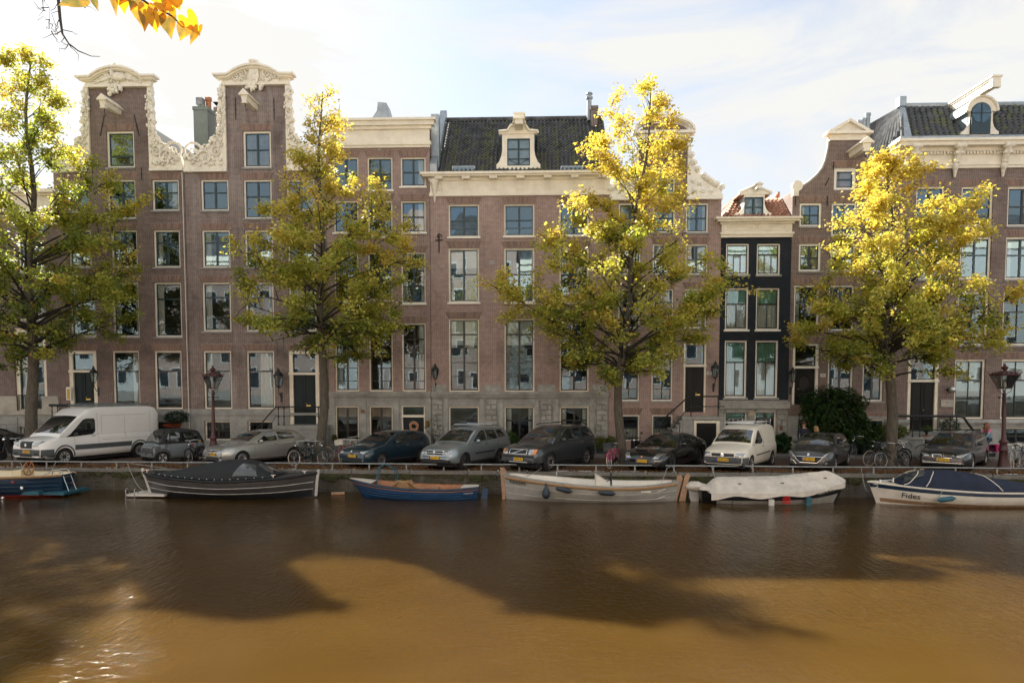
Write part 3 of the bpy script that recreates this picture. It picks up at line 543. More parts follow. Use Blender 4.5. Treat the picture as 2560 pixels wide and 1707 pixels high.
# ---------------------------------------------------------------- the twin neck gables
def twin(label, pl_, pr_, cols, wallm, gable, door, seed, swan, extra):
    h = House('gabled_house', label, pl_, pr_); gx0, gx1, gt, gb = gable
    top = h.z(423, (gx0+gx1)/2); base = h.z(1022, (pl_+pr_)/2)
    for k, (x0, x1) in enumerate(cols):
        dv = [-4, -1, 1][k] if pl_ < 300 else [0, 2, 3][k]
        mid = (k == 1)
        if not (k == 0 and pl_ < 300): h.win((x0[0], 449, x1[0], 546 if mid else 526), 2, (.42, .75) if mid else (.4,), curtain='right' if k == 2 else None, fw=.085)
        else: h.win((x0[0], 452, x1[0], 530), 2, (.4,))
        h.win((x0[1], 575, x1[1], 668), 2, (.32,), curtain=['sides', 'left', 'left'][k] if pl_ < 300 else ['left', 'right', None][k], fw=.085)
        h.win((x0[2], 706, x1[2], 842 if pl_ < 300 else 828), 1, (.29,), curtain=['left', 'sides', 'left'][k], fw=.085)
        if k == door[0]: h.door((x0[3]-3, 877, x1[3]+3, door[1]), door[2], fw=.2, gold=True)
        else: h.win((x0[3], 877, x1[3], 1022), 1, (.34,), sash='sash_black', curtain=extra[k], room='room_warm', fw=.085, sill=None)
    for x0, x1 in cols:
        if x0 is not cols[door[0]][0]: h.win((x0[3]+3, 1052, x1[3]-2, 1100), 2, (.5,), sash='sash_black', arch=False, sill=None, bars=True)
    h.panel('wall', 0, h.w, base, top, wallm); plo = h.panel('plinth', 0, h.w, -.4, base, 'stone_grey', -.05); h.body(top, 'brick_plum')
    MB().box(0, h.w, -.1, -.052, base-.32, base-.2).build('plinth_moulding', 'stone_grey', h.o)
    # neck
    a, zt = h.p(gx0, gt); b, _ = h.p(gx1, gt); a2, zb = h.p(gx0+5, 420); b2, _ = h.p(gx1+4, 420); xa, xb = (a+a2)/2, (b+b2)/2; c = (xa+xb)/2
    w0, w1 = (c-.73, c+.73); _, z0 = h.p(gx0+50, 419); _, z1 = h.p(gx0+50, 328)
    if swan:
        wo = h.win((w0, w1, z0, z1), 1, (.7,), local=True, fw=.1)
        sa = MB().box(.0, .68, -.02, .02, .05, z1-z0-.2); sa = MB(); W_, H_ = .62, z1-z0-.3
        for q in ((0, .05, 0, H_), (W_-.05, W_, 0, H_), (.05, W_-.05, 0, .06), (.05, W_-.05, H_-.05, H_), (.05, W_-.05, H_*.28, H_*.28+.05)): sa.box(q[0], q[1], -.02, .02, q[2], q[3])
        so = sa.build('open_casement', 'sash_blue', wo); so.location = (w1-.12, .12, z0+.15); so.rotation_euler = (0, 0, R(180-38)); inst('pane', PANE, wo, (w1-.12, .12, z0+.15), (0, 0, R(180-38)), (W_, 1, H_))
    else: h.win((w0, w1, z0, z1), 2, (.5,), local=True, fw=.1)
    h.panel('gable_wall', xa, xb, top, zt, wallm); MB().prism([(xa, top), (xb, top), (xb, zt), (xa, zt)], .22, .5).build('gable_back', wallm, h.o)
    MB().box(xa-.16, xa-.001, -.12, .2, top+.05, zt).build('gable_pilaster', 'cream', h.o); MB().box(xb+.001, xb+.16, -.12, .2, top+.05, zt).build('gable_pilaster', 'cream', h.o)
    cx0 = h.p(gable[0]-18, gt-22)[0]; cx1 = h.p(gable[1]+18, gt-22)[0]; _, zs = h.p(gx0, gt-22); _, za = h.p((gx0+gx1)/2, gt-47)
    po, c = gable_top(h, cx0, cx1, zt, zs, za); rnd = random.Random(seed); mb = MB(); zc_ = lerp(zt, za, .45)
    if swan:   # a carved bird with spread wings
        mb.blob((c+.1, -.2, zc_+.0), (.42, .16, .22), seg=10, ring=6); mb.tube([(c-.15, -.22, zc_+.02), (c-.22, -.26, zc_+.3), (c-.12, -.28, zc_+.52), (c-.02, -.28, zc_+.62), (c+.08, -.28, zc_+.56)], [.13, .1, .07, .07, .03], 7)
        for s_ in (-1, 1):
            for k in range(7): mb.tube([(c+s_*.3, -.16, zc_), (c+s_*(.7+.09*k), -.14, zc_+.3-k*.1)], [.08, .03], 5)
    else:      # a crowned shield between scrolls
        mb.prism([(c-.22, zc_+.3), (c-.26, zc_-.1), (c-.16, zc_-.4), (c, zc_-.52), (c+.16, zc_-.4), (c+.26, zc_-.1), (c+.22, zc_+.3)], -.24, -.1); mb.lathe([(.2, 0), (.24, .1), (.3, .16), (.3, .3)], 10, (c, -.16, zc_+.36)); mb.blob((c, -.24, zc_-.1), (.13, .06, .22), seg=8, ring=5)
        for s_ in (-1, 1):
            scroll(mb, c+s_*.62, zc_+.08, .25, 1.5, s_, 0, -.15, .055); scroll(mb, c+s_*1.0, zc_-.08, .16, 1.5, -s_, 0, -.14, .04); scroll(mb, c+s_*.42, zc_+.36, .13, 1.4, s_, 1, -.15, .04)
    leafy(mb, [(c+rnd.uniform(-.38, .38), zt-.05-abs(rnd.gauss(0, .16))) for k in range(20)], rnd, -.18, .11); leafy(mb, [(c+rnd.uniform(-1.25, 1.25), zt+.18+rnd.random()*.12) for k in range(22)], rnd, -.12, .07)
    mb.build('carved_relief', 'cream_carved', po, 50)
    h.hoist(c-.05, h.p(gx0+70, 274 if swan else 262)[1], L_=1.35)
    return h, c, top, zt, (xa, xb)
def C4(a, b, da=0, db=0): return a, b
cols1 = [((168, 171, 174, 176), (222, 228, 238, 240)), ((268, 278, 281, 282), (339, 343, 347, 349)), ((380, 384, 386, 387), (447, 450, 454, 455))]
h1, c1, top1, zt1, n1_ = twin('plum brick neck gable house crowned with a carved bird', 159, 479, cols1, 'brick_plum', (223, 371, 218), (0, 1040, 925), 1, True, (None, 'right', None)) if False else twin('plum brick neck gable house crowned with a carved bird', 159, 479, cols1, 'brick_plum', (223, 371, 218, 0), (0, 1040, 928), 1, True, (None, 'right', None))
cols2 = [((502, 505, 506, 509), (571, 575, 577, 579)), ((609, 612, 614, 617), (679, 682, 684, 686)), ((716, 719, 722, 726), (786, 789, 790, 795))]
h2, c2, top2, zt2, n2_ = twin('plum brick neck gable house crowned with a carved shield', 480, 826, cols2, 'brick_grey_stained', (564, 714, 213, 0), (2, 1062, 934), 2, False, ('left', 'half', None))
neck_scroll(h1, n1_[1]+.0, h1.w-.02, top1, zt1, 1, 11); neck_scroll(h1, n1_[0]-.0, max(.05, n1_[0]-2.0), top1, zt1, -1, 12)
neck_scroll(h2, n2_[0], .02, top2, zt2, -1, 13); neck_scroll(h2, n2_[1], h2.w-.02, top2, zt2, 1, 14)
pitched_roof(h1, .1, h1.w-.1, top1-.2, c1, zt1-1.0); pitched_roof(h2, .1, h2.w-.1, top2-.2, c2, zt2-1.0)
a, z1 = h2.p(483, 266, 4); b, _ = h2.p(518, 266, 4); ch = chimney(h2, a, b, 4, 5.2, top2-1, z1, 'chimney_grey', 0); MB().lathe([(.15, 0), (.15, .55), (.19, .57), (.19, .75), (.12, .8)], 10, (b-.25, 4.7, z1-.02)).build('chimney_pot', 'terracotta', ch, 40); MB().box(a+.06, a+.42, 4.2, 4.6, z1+.18, z1+.58).box(a+.2, a+.28, 4.3, 4.4, z1-.02, z1+.2).build('chimney_cowl', 'galv', ch)
a, z1 = h2.p(536, 268, 3.5); b, _ = h2.p(566, 268, 3.5); ch = chimney(h2, a, b, 3.5, 4.6, top2-1, z1, 'brick_plum', 0); MB().add([(a-.06, 3.4, z1+.25), (b+.06, 3.4, z1+.25), (b+.06, 4.7, z1+.25), (a-.06, 4.7, z1+.25), (a+.15, 3.7, z1-.01), (b-.15, 3.7, z1-.01), (b-.15, 4.4, z1-.01), (a+.15, 4.4, z1-.01)], [(0, 1, 2, 3), (0, 4, 5, 1), (1, 5, 6, 2), (2, 6, 7, 3), (3, 7, 4, 0)]).build('chimney_cowl', 'iron', ch)
for px in (590, 686): h2.anchor(px, 246, 300)
h1.anchor(257, 290, 340, .12); h1.anchor(343, 288, 340, -.12); h1.anchor(355, 420, 450)
x, z = h1.p(475, 423); MB().tube([(h1.w-.08, -.05, h1.z(430, 475)), (h1.w-.06, -.05, .3)], .018, 5).build('rain_pipe', 'white_paint', h1.o)
lantern(h1, 245, 940, 1.1); lantern(h2, 703, 948, 1.25)
x, z = h1.p(176, 983); o = MB().box(x-.12, x+.14, -.16, -.1, z-.35, z+.33).build('notice_board', 'white_paint', h1.o); MB().box(x-.07, x+.09, -.165, -.158, z-.3, z+.24).build('notice_poster', 'sign_yellow', o)
# ---------------------------------------------------------------- cornice house
h = House('cornice_house', 'tall brick house with a deep plain cream cornice and small roof hatch', 826, 1079); h3 = h
zt = h.z(371, 1000); zb = h.z(978, 950)
for x0, x1, k in ((833, 896, 0), (918, 981, 1), (1001, 1064, 2)):
    d = [(5, 5), (3, 2), (3, 0)][k]
    h.win((x0, 393, x1, [474, 475, 466][k]), 2, (.5,) if k != 1 else (.5, .72), curtain='right' if k == 2 else None, sill='white_paint'); h.win((x0+1, 502, x1, [581, 591, 581][k]), 2, (.5,), curtain='right' if k == 2 else None, sill='white_paint')
    h.win((x0+2, 631, x1, [754, 750, 758][k]), 2, (.35, .68), curtain='sides' if k == 2 else None, sill='white_paint'); h.win((x0+4, 808, x1+1, 978), 2, (.22, .44, .66, .86), sash='sash_black', curtain=['left', None, 'right'][k], sill=None, room='room_warm')
    if k < 2: h.win((x0+5, 1015, x1+1, 1100), 2, (.36, .72), sash='sash_black', frame='cream', curtain='blindtan', sill=None, arch=False, room='room_warm')
dz = h.door((1004, 1014, 1063, 1118), 1040, fw=.07, panels=1, arch=False)
h.panel('wall', 0, h.w, zb, zt, 'brick_red'); h.body(zt+1.2, 'brick_red'); pl = h.panel('plinth', 0, h.w, -.4, zb, 'stone_grey', -.04); zl = h.z(991, 950)
MB().box(0, h.w, -.2, -.04, zb-.14, zb).box(0, h.w, -.14, -.04, zb-.28, zb-.14).build('string_course', 'stone_grey', h.o)
for px in (830, 908, 990, 1072):
    a, z1 = h.p(px-8, 994); b, _ = h.p(px+8, 994); MB().box(max(.01, a), min(h.w-.01, b), -.08, -.042, -.3, z1-.02).build('pilaster', 'stone_grey', pl)
zc0, zc1, zc2 = h.z(371, 950), h.p(950, 316, -.3)[1], h.p(950, 294, -.44)[1]
h.cornice('cornice', 0, h.w, [(zc0, zc0+.12, .1), (zc0+.12, zc0+.3, .16), (zc0+.3, zc1-.1, .08), (zc1-.1, zc1+.05, .2), (zc1+.05, zc2-.12, .34), (zc2-.12, zc2, .44)]); MB().box(.02, h.w-.02, 0, 10, zt, zc2-.1).build('attic', 'brick_red', h.o)
x, z = h.p(952, 294, 1.2); MB().prism([(x-.45, z), (x+.5, z), (x+.3, z+.75), (x-.15, z+.8), (x-.2, z+.35)], 1.2, 2.2).build('roof_hatch', 'zinc', h.o)
x, z = h.p(949, 374); MB().box(x-.08, x+.08, -.02, 0, z-.06, z+.06).build('keystone', 'stone_pale', h.o)
x, z = h.p(1035, 1065); wr = MB(); rnd = random.Random(4)
for k in range(120):
    a = k/120*2*math.pi; r_ = rnd.uniform(.14, .25); wr.blob((x+r_*math.cos(a), -.02-rnd.uniform(0, .06), z+r_*math.sin(a)), (.035, .03, .035), k % 2, 5, 4, .3, rnd)
mat('wreath_straw', (.55, .36, .2), .9, var=.4, scale=30); mat('wreath_pink', (.5, .22, .16), .9, var=.4, scale=30); w_ = wr.build('door_wreath', ['wreath_straw', 'wreath_pink'], None); w_.matrix_basis = h.o.matrix_basis.copy(); tag(w_, 'round straw wreath hung on the dark basement door', 'wreath')
for px, py in ((908, 1028), (1069, 1059)):
    x, z = h.p(px, py); MB().box(x-.1, x+.1, -.1, -.08, z-.09 if py < 1040 else z-.18, z+.09 if py < 1040 else z+.18).build('wall_plaque', 'bronze', h.o)
lantern(h, 1090, 932, 1.0)
# ---------------------------------------------------------------- broad house under a tiled roof
h = House('tiled_roof_house', 'broad red brick house with dark tiled roof and cream dormer', 1080, 1520); h4 = h
zt = h.z(490, 1280); zb = h.z(979, 1280)
for x0, x1, k in ((1121, 1198, 0), (1260, 1336, 1), (1398, 1472, 2)):
    h.win((x0, 511-k, x1, 592-k*2), 2, (.5, .76), sill='white_paint'); h.win((x0, 620, x1, 756), 2, (.48,), curtain='blind' if k == 0 else None, sill='white_paint', fw=.09)
    h.win((x0+1, 797, x1, 979), 2, (.2, .39, .6, .8), sash='sash_black', curtain=['blind', 'blind', None][k], sill=None, room='room_warm' if k < 1 else 'room')
    h.win((x0+1, 1016, x1, 1112), 2 if k else 1, (.35,), sash='sash_black', frame='cream', sill=None, arch=False, curtain=[None, 'sides', 'sides'][k])
h.panel('wall', 0, h.w, zb, zt, 'brick_red_light'); h.body(zt+.6, 'brick_red_light'); pl = h.panel('plinth', 0, h.w, -.4, zb, 'stone_grey', -.04)
MB().box(0, h.w, -.22, -.04, zb-.15, zb-.002).box(0, h.w, -.15, -.04, zb-.3, zb-.15).build('string_course', 'stone_grey', h.o)
for k, (p0, p1) in enumerate(((1082, 1107), (1215, 1243), (1352, 1380), (1490, 1518))):
    a, z1 = h.p(p0, 996); b, _ = h.p(p1, 996); stone_blocks(h, pl, max(.02, a), min(h.w-.02, b), .02, z1-.05, 10, 'stone_block', -.042, .1, k)
    a, z1 = h.p(p0-9, 962); b, z0 = h.p(p1+9, 979); MB().box(max(0, a), min(h.w, b), -.03, -.001, zb, zb+.36).build('stone_apron', 'stone_block', pl)
for p0, p1 in ((1110, 1120), (1201, 1211), (1247, 1258), (1337, 1347), (1384, 1396), (1474, 1485)):
    a, z1 = h.p(p0, 996); b, _ = h.p(p1, 996); MB().box(a, b, -.1, -.042, -.3, z1-.03).box(a-.03, b+.03, -.14, -.1, h.z(1030, 1280)-.12, h.z(1030, 1280)+.08).build('pilaster', 'stone_block', pl)
cl, cb, cmid, ct = -.12, h.z(490, 1280), h.p(1280, 447, -.3)[1], h.p(1280, 427, -.5)[1]
co = h.cornice('cornice', 0, h.w, [(cb, cb+.16, .1), (cb+.16, cb+.26, .06), (cb+.26, cmid, .04), (cmid, cmid+.14, .12), (cmid+.14, ct-.12, .4), (ct-.12, ct, .5)])
for k in range(7):
    x = lerp(.5, h.w-.4, k/6); MB().box(x-.2, x+.2, -.38, -.04, cmid+.02, cmid+.2).build('cornice_bracket', 'cream', co)
    b = MB()
    for q in (-.12, 0, .12): b.box(x+q-.035, x+q+.035, -.075, -.04, cb+.28, cmid-.06)
    b.build('triglyph', 'cream', co)
b = MB(); b.tube([(.25, -.14, cmid-.0), (.25, -.2, cmid-.3), (.25, -.1, cb+.2), (.25, -.1, cb-.3)], [.2, .13, .1, .03], 8); b.blob((.25, -.16, cmid-.05), (.26, .2, .2)); b.build('carved_console', 'cream_carved', co, 60)
zr = None; RY = 4.3; _, zr = h.p(1280, 300, RY); ze = ct+.02
tile_roof(h, 'roof', .35, h.w+.05, .1, ze, RY, zr, 'tile_dark', .215, .3, 280, 'tile_moss')
MB().prism([(0.02, ze-.1), (h.w-.02, ze-.1), (h.w-.02, zr-.12), (.02, zr-.12)], RY, 9).build('roof_back', 'slate', h.o); MB().tube([(.3, RY, zr+.04), (h.w, RY, zr+.04)], .14, 8).build('ridge_tiles', 'tile_dark', h.o)
MB().add([(.0, .02, ze), (.36, .02, ze), (.36, RY, zr+.3), (0, RY, zr+.3), (.0, -.05, ze+.5), (.36, -.05, ze+.5), (.36, RY-.2, zr+.5), (0, RY-.2, zr+.5)], [(0, 1, 5, 4), (1, 2, 6, 5), (4, 5, 6, 7), (3, 0, 4, 7), (2, 3, 7, 6)]).build('parapet', 'zinc', h.o)
x, z = h.p(1090, 287, .6); MB().box(.0, .4, .5, 1.0, ze, z).build('parapet_post', 'zinc', h.o)
for p0, p1 in ((1133, 1185), (1404, 1455)):
    a, z0 = h.p(p0, 426, .3); b, z1 = h.p(p1, 413, .3); sk = MB().box(a, b, .28, .34, z0-.2, z1-.1).box(a-.06, b+.06, .26, .42, z1-.1, z1-.04).box(a-.06, a, .26, .5, z0-.2, z1-.1).box(b, b+.06, .26, .5, z0-.2, z1-.1); so = sk.build('skylight', 'zinc', h.o); inst('pane', PANE, so, (a, .27, z0-.2), None, (b-a, 1, z1-z0+.1))
def dormer(h, pxs, pys, wx, wy, dep, fm='cream', kind='bell'):
    """dormer: front at dep behind the wall; pxs: foot left/right, shoulder left/right; pys: foot, shoulder, apex"""
    P = lambda px, py: h.p(px, py, dep)
    fl, fr, sl, sr = [P(p, pys[0] if i < 2 else pys[1])[0] for i, p in enumerate(pxs)]; z0, zs, za = P(pxs[0], pys[0])[1], P(pxs[2], pys[1])[1], P(pxs[2], pys[2])[1]
    a, b = P(wx[0], wy[0])[0], P(wx[1], wy[0])[0]; w0, w1 = P(wx[0], wy[1])[1], P(wx[0], wy[0])[1]; c = (sl+sr)/2; H_ = zs-z0
    side = lambda s_, x0, xs: [(x0, z0), (x0, z0+H_*.12), (lerp(x0, xs, .45), z0+H_*.2), (lerp(x0, xs, .8), z0+H_*.36), (xs, z0+H_*.55), (xs, zs)]
    L_ = side(-1, fl, sl+.18); R_ = side(1, fr, sr-.18); m = MB()
    m.prism([(a, z0)]+[(a, zs)]+L_[::-1], dep-.0, dep+.12); m.prism(R_+[(b, zs), (b, z0)], dep, dep+.12); m.box(a, b, dep, dep+.12, w1, zs); m.box(a, b, dep-.02, dep+.1, z0-.2, w0)
    if kind == 'bell': top = [(sl, zs), (sr, zs), (sr, zs+.12), (c+.55, zs+.16), (c+.38, zs+.42), (c+.2, za-.1), (c, za), (c-.2, za-.1), (c-.38, zs+.42), (c-.55, zs+.16), (sl, zs+.12)]
    elif kind == 'arch': top = [(sr, zs)]+[(c+(sr-c)*math.cos(t*math.pi/12), zs+(za-zs)*math.sin(t*math.pi/12)) for t in range(1, 12)]+[(sl, zs)]
    else: top = [(sl-.1, zs), (sr+.1, zs), (sr+.1, zs+.1), (c, za), (sl-.1, zs+.1)]
    m.prism(top, dep-.06, dep+.12); do = m.build('dormer', fm, h.o)
    bk = MB(); bk.prism([(sl+.15, z0-.3), (sr-.15, z0-.3), (sr-.15, zs-.02), (sl+.15, zs-.02)], dep+.12, dep+3.2); bk.build('dormer_cheeks', 'zinc', do); rf = MB(); rf.prism([(x, z-.03) for x, z in top], dep+.12, dep+3.0); rf.build('dormer_roof', 'zinc' if kind != 'gable' else 'tile_orange', do)
    mo = MB(); k = top[1:] if kind != 'arch' else top
    o = [(x, z) for x, z in top if z >= zs]; o = o if kind == 'arch' else o[1:]
    for i in range(len(o)-1): mo.tube([(o[i][0], dep-.1, o[i][1]), (o[i+1][0], dep-.1, o[i+1][1])], .06, 5)
    mo.build('dormer_moulding', fm, do)
    q = MB(); ys, ye = dep+.02, dep+.08
    return do, a, b, w0, w1, ys
def dormer_sash(do, a, b, w0, w1, y, rows, sash='sash_blue', cols=2):
    q = MB(); q.box(a, a+.05, y-.015, y+.05, w0, w1); q.box(b-.05, b, y-.015, y+.05, w0, w1); q.box(a+.05, b-.05, y-.015, y+.05, w1-.05, w1); q.box(a+.05, b-.05, y-.015, y+.05, w0, w0+.06)
    c = (a+b)/2; q.box(c-.05, c+.05, y-.02, y+.05, w0+.06, w1-.05)
    for t in rows: q.box(a+.05, b-.05, y-.018, y+.03, lerp(w0, w1, t)-.02, lerp(w0, w1, t)+.02)
    q.build('dormer_sash', sash, do)
    for k in (0, 1): inst('pane', PANE, do, (a+.03 if k == 0 else c+.03, y+.03, w0+.03), (0, 0, random.uniform(-.01, .01)), ((b-a)/2-.06, 1, w1-w0-.06))
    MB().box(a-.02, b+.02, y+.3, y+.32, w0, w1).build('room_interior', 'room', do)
do, a, b, w0, w1, y = dormer(h, (1241, 1351, 1247, 1344), (422, 336, 311), (1268, 1325), (347, 415), .35); dormer_sash(do, a, b, w0, w1, y, (.26, .62))
for s_ in (-1, 1): MB().tube([((a+b)/2+s_*.06, y-.05, w0+.08), ((a+b)/2+s_*((b-a)/2-.06), y-.05, w0+.34)], .016, 4).build('dormer_guard', 'iron', do)
x, z = h.p(1298, 316, .2); hb = MB(); hb.box(-.2, .2, -.8, .4, -.16, .1); hb.prism([(-.36, .1), (.36, .1), (.3, .2), (.22, .55), (-.22, .55), (-.3, .2)], -.25, .4); hb.box(-.3, .3, -.3, .4, .52, .6); hb.box(-.3, .3, -.85, .3, .08, .12); ho = hb.build('hoist_beam', 'cream', h.o); ho.location = (x, .2, z)
x, z = h.p(1473, 291, 4); MB().lathe([(.13, 0), (.13, 1.15), (.2, 1.2), (.2, 1.3), (.12, 1.34), (.12, 1.42), (.2, 1.45), (.17, 1.52)], 10, (x, 4.0, z-.25)).build('flue_pipe', 'zinc', h.o, 40)
a, z1 = h.p(1478, 264, 3.6); b, _ = h.p(1494, 264, 3.6); chimney(h, a, b, 3.6, 4.6, ze, z1, 'brick_dark', 0)
x, z = h.p(1098, 608); an = MB().tube([(x, -.03, z-.5), (x, -.03, z+.5)], .03, 5).tube([(x-.2, -.03, z+.15), (x+.2, -.03, z+.15)], .03, 5); scroll(an, x, z+.32, .15, 1, 1, 0, -.03, .025); an.build('wall_anchor', 'iron', h.o)
x, z = h.p(1230, 657); MB().box(x-.12, x+.12, -.02, 0, z-.1, z+.1).build('vent_grille', 'stone_block', h.o)
# ---------------------------------------------------------------- neck gable behind the tall yellow tree
h = House('gabled_house', 'red brick neck gable house with round top and double stair', 1521, 1794); h5 = h
top = h.z(500, 1660); base = .35
for k, (x0, x1) in enumerate((((1547, 1546, 1546, 1546), (1604, 1602, 1600, 1599)), ((1632, 1632, 1633, 1629), (1688, 1686, 1684, 1682)), ((1715, 1714, 1712, 1709), (1771, 1770, 1767, 1765)))):
    h.win((x0[0], 508, x1[0], 581), 2, (.5,), frame='white_paint', curtain='sides'); h.win((x0[1], 610, x1[1], 686), 2, (.5,), frame='white_paint', curtain='half'); h.win((x0[2], 722, x1[2], 820), 2, (.33, .66), frame='white_paint', curtain='full' if k else 'sides', mul=.02)
    if k < 2: h.win((x0[3], 860, x1[3], 1002), 2, (.18, .36, .6, .8), frame='white_paint', sash='sash_black', curtain=None, room='room_warm', mul=.02); h.win((x0[3]+1, 1037, x1[3], 1102), 1, (.5,), sash='sash_black', frame='white_paint', curtain='lower', bars=True, sill=None)
h.door((1709, 858, 1765, 1030), 914, fw=.09, leaf='door_black', gold=True)
# the door under the stoop
h.panel('wall', 0, h.w, -.4, top, 'brick_red_light'); h.body(top, 'brick_red')
a, zt = h.p(1597, 353); b, _ = h.p(1719, 353); c = (a+b)/2; wz0, wz1 = h.p(1658, 482)[1], h.p(1658, 419)[1]
h.win((c-.62, c+.62, wz0, wz1), 2, (.55,), frame='white_paint', local=True)
h.panel('gable_wall', a, b, top, zt, 'brick_brown'); MB().box(a, b, .23, .5, top, zt).build('gable_back', 'brick_brown', h.o)
z1 = h.z(333, 1660); za = h.z(300, 1660); xl, xr = a-.35, b+.35
h.cornice('gable_cornice', a-.05, b+.05, [(zt, zt+.35, .1), (zt+.35, z1-.08, .2), (z1-.08, z1+.04, .34)], 'white_paint', .3)
ar = [(c+(b-a)/2*math.cos(t*math.pi/14), z1+.04+(za-z1-.2)*math.sin(t*math.pi/14)) for t in range(15)]; MB().prism(ar, -.05, .3).build('gable_lunette', 'brick_brown', h.o)
m_ = MB(); 
for q, pr, t_ in ((1.0, .3, .12), (1.06, .42, .08)):
    o = [(c+((b-a)/2+.22)*q*math.cos(t*math.pi/16), z1+.05+(za-z1)*q*math.sin(t*math.pi/16)) for t in range(17)]
    for i in range(16): m_.prism([(lerp(c, o[i][0], .93), lerp(z1+.05, o[i][1], .86)), o[i], o[i+1], (lerp(c, o[i+1][0], .93), lerp(z1+.05, o[i+1][1], .86))], -pr, .3)
m_.build('arched_cornice', 'white_paint', h.o)
def flower_claw(h, xi, xo, zb, zt, hand, seed):
    rnd = random.Random(seed); m = MB(); W = abs(xo-xi); H = zt-zb; pts = [(xi+hand*W*(.1+.9*(i/12)**2.1), zt-H*(i/12)**.8*.86) for i in range(13)]
    body = [(xi, zb), (xi, zt)]+pts+[(xo, zb)]; m.prism(body[::-1] if hand > 0 else body, -.08, .12)
    for i in range(2, 13):
        if i % 2 == 0 or i > 8: m.blob((pts[i][0]-hand*.02, -.14, pts[i][1]+.05), (.16, .1, .16), seg=8, ring=5, jit=.2, rnd=rnd); m.blob((pts[i][0]-hand*.02, -.22, pts[i][1]+.05), .06, seg=6, ring=4)
    for q in ((.2, .1), (.45, .09), (.7, .08), (.15, .3), (.35, .24)): m.blob((xi+hand*W*q[0], -.1, zb+H*q[1]), (.13, .07, .13), seg=8, ring=4, jit=.2, rnd=rnd); m.blob((xi+hand*W*q[0], -.16, zb+H*q[1]), .05, seg=6, ring=4)
    m.box(min(xi, xo)-.03, max(xi, xo)+.03, -.18, .12, zb-.22, zb); m.build('claw_ornament', 'white_paint', h.o, 50)
flower_claw(h, b, h.w+.0, top+.2, zt-.3, 1, 3); flower_claw(h, a, .02, top+.2, zt-.3, -1, 4); pitched_roof(h, .1, h.w-.1, top-.2, c, zt-.3, 'tile_orange')
h.hoist(h.p(1674, 380)[0], h.p(1674, 382)[1], 'white_paint', 1.1); lantern(h, 1784, 928, 1.1)
x, z = h.p(1773, 933); pq = MB().box(x-.12, x+.12, -.03, -.01, z-.075, z+.075).build('number_plate', 'plaque_white', h.o); text('690', .11, pq, 'ink', (x, -.033, z), (R(90), 0, 0))
# ---------------------------------------------------------------- narrow black house
h = House('black_house', 'narrow black painted house with cream cornice and gabled dormer', 1795, 1967); h6 = h
zt = h.z(594, 1885); zb = h.z(1000, 1880)
for p in ((1815, 1873, 1813, 1871, 1811, 1867), (1892, 1951, 1890, 1949, 1888, 1945)):
    bl = ('brick_black', 'brick_black', 'brick_black')
    h.win((p[0], 609, p[1], 687), 3, (.33,), frame='white_paint', sash='sash_black', curtain=['greentop', 'lower'], colrows=(1, 3), am=bl); h.win((p[2], 720, p[3], 824), 2, (.37,), frame='white_paint', sash='sash_black', curtain=['greentop', 'lower'], colrows=(1, 2), mul=.018, sill='white_paint', am=bl); h.win((p[4], 851, p[5], 994), 2, (.37,), frame='white_paint', sash='sash_black', curtain=['greentop', 'lower'], colrows=(1, 2), mul=.018, fw=.09, am=bl)
x0, x1, z0, z1 = h.rect((1812, 1024, 1868, 1044)); h.win((1811, 1025, 1867, 1112), 1, (.25,), frame='cream', sash='sash_black', arch=False, sill=None, curtain=['greentop']); h.win((1886, 1025, 1940, 1118), 2, (.2,), frame='cream', sash='sash_black', arch=False, sill=None, curtain=['greentop'])
h.panel('wall', 0, h.w, zb, zt, 'brick_black'); h.body(zt, 'brick_black'); pl = h.panel('plinth', 0, h.w, -.4, zb, 'stone_grey', -.03)
MB().box(.0, h.w, -.3, -.03, zb-.42, zb-.06).build('string_course', 'stone_grey', h.o); zl = zb-.42
for p0, p1, n_ in ((1796, 1809, 6), (1869, 1884, 6), (1942, 1965, 6)):
    a, b = max(.01, h.p(p0, 1050)[0]), min(h.w-.01, h.p(p1, 1050)[0]); stone_blocks(h, pl, a, b, .0, zl-.25, n_, 'stone_block', -.032, .08, int(p0))
for p0, p1 in ((1812, 1868), (1872, 1882), (1886, 1940)):
    a, b = h.p(p0, 1020)[0], h.p(p1, 1020)[0]; MB().prism([(a, zl-.22), (b, zl-.22), (b-.08, zl-.02), (a+.08, zl-.02)], -.12, -.032).build('lintel_stone', 'stone_block', pl)
x, z = h.p(1877, 1032); nb = MB().box(x-.17, x+.17, -.13, -.11, z-.14, z+.14).build('number_tile', 'stone_pale', h.o); text('688', .16, nb, 'sign_yellow', (x, -.134, z), (R(90), 0, 0))
x, z = h.p(1951, 1069); MB().box(x-.07, x+.07, -.14, -.1, z-.11, z+.11).build('bell_plate', 'bronze', h.o)
cb, c1_, ct = h.z(594, 1885), h.p(1885, 559, -.2)[1], h.p(1885, 541, -.44)[1]
co = h.cornice('cornice', 0, h.w, [(cb, cb+.14, .1), (cb+.14, cb+.24, .16), (cb+.24, c1_, .07), (c1_, c1_+.1, .16), (c1_+.1, ct-.1, .34), (ct-.1, ct, .44)], 'cream')
for t0, t1 in ((.03, .09), (.12, .44), (.48, .53), (.56, .88), (.91, .97)):
    a, b = h.w*t0, h.w*t1; f = MB(); f.box(a, b, -.1, -.07, c1_-.12, c1_-.09).box(a, b, -.1, -.07, cb+.34, cb+.37).box(a, a+.03, -.1, -.07, cb+.37, c1_-.12).box(b-.03, b, -.1, -.07, cb+.37, c1_-.12); f.build('cornice_panel', 'cream', co)
RY = 1.7; _, zr = h.p(1880, 497, RY)
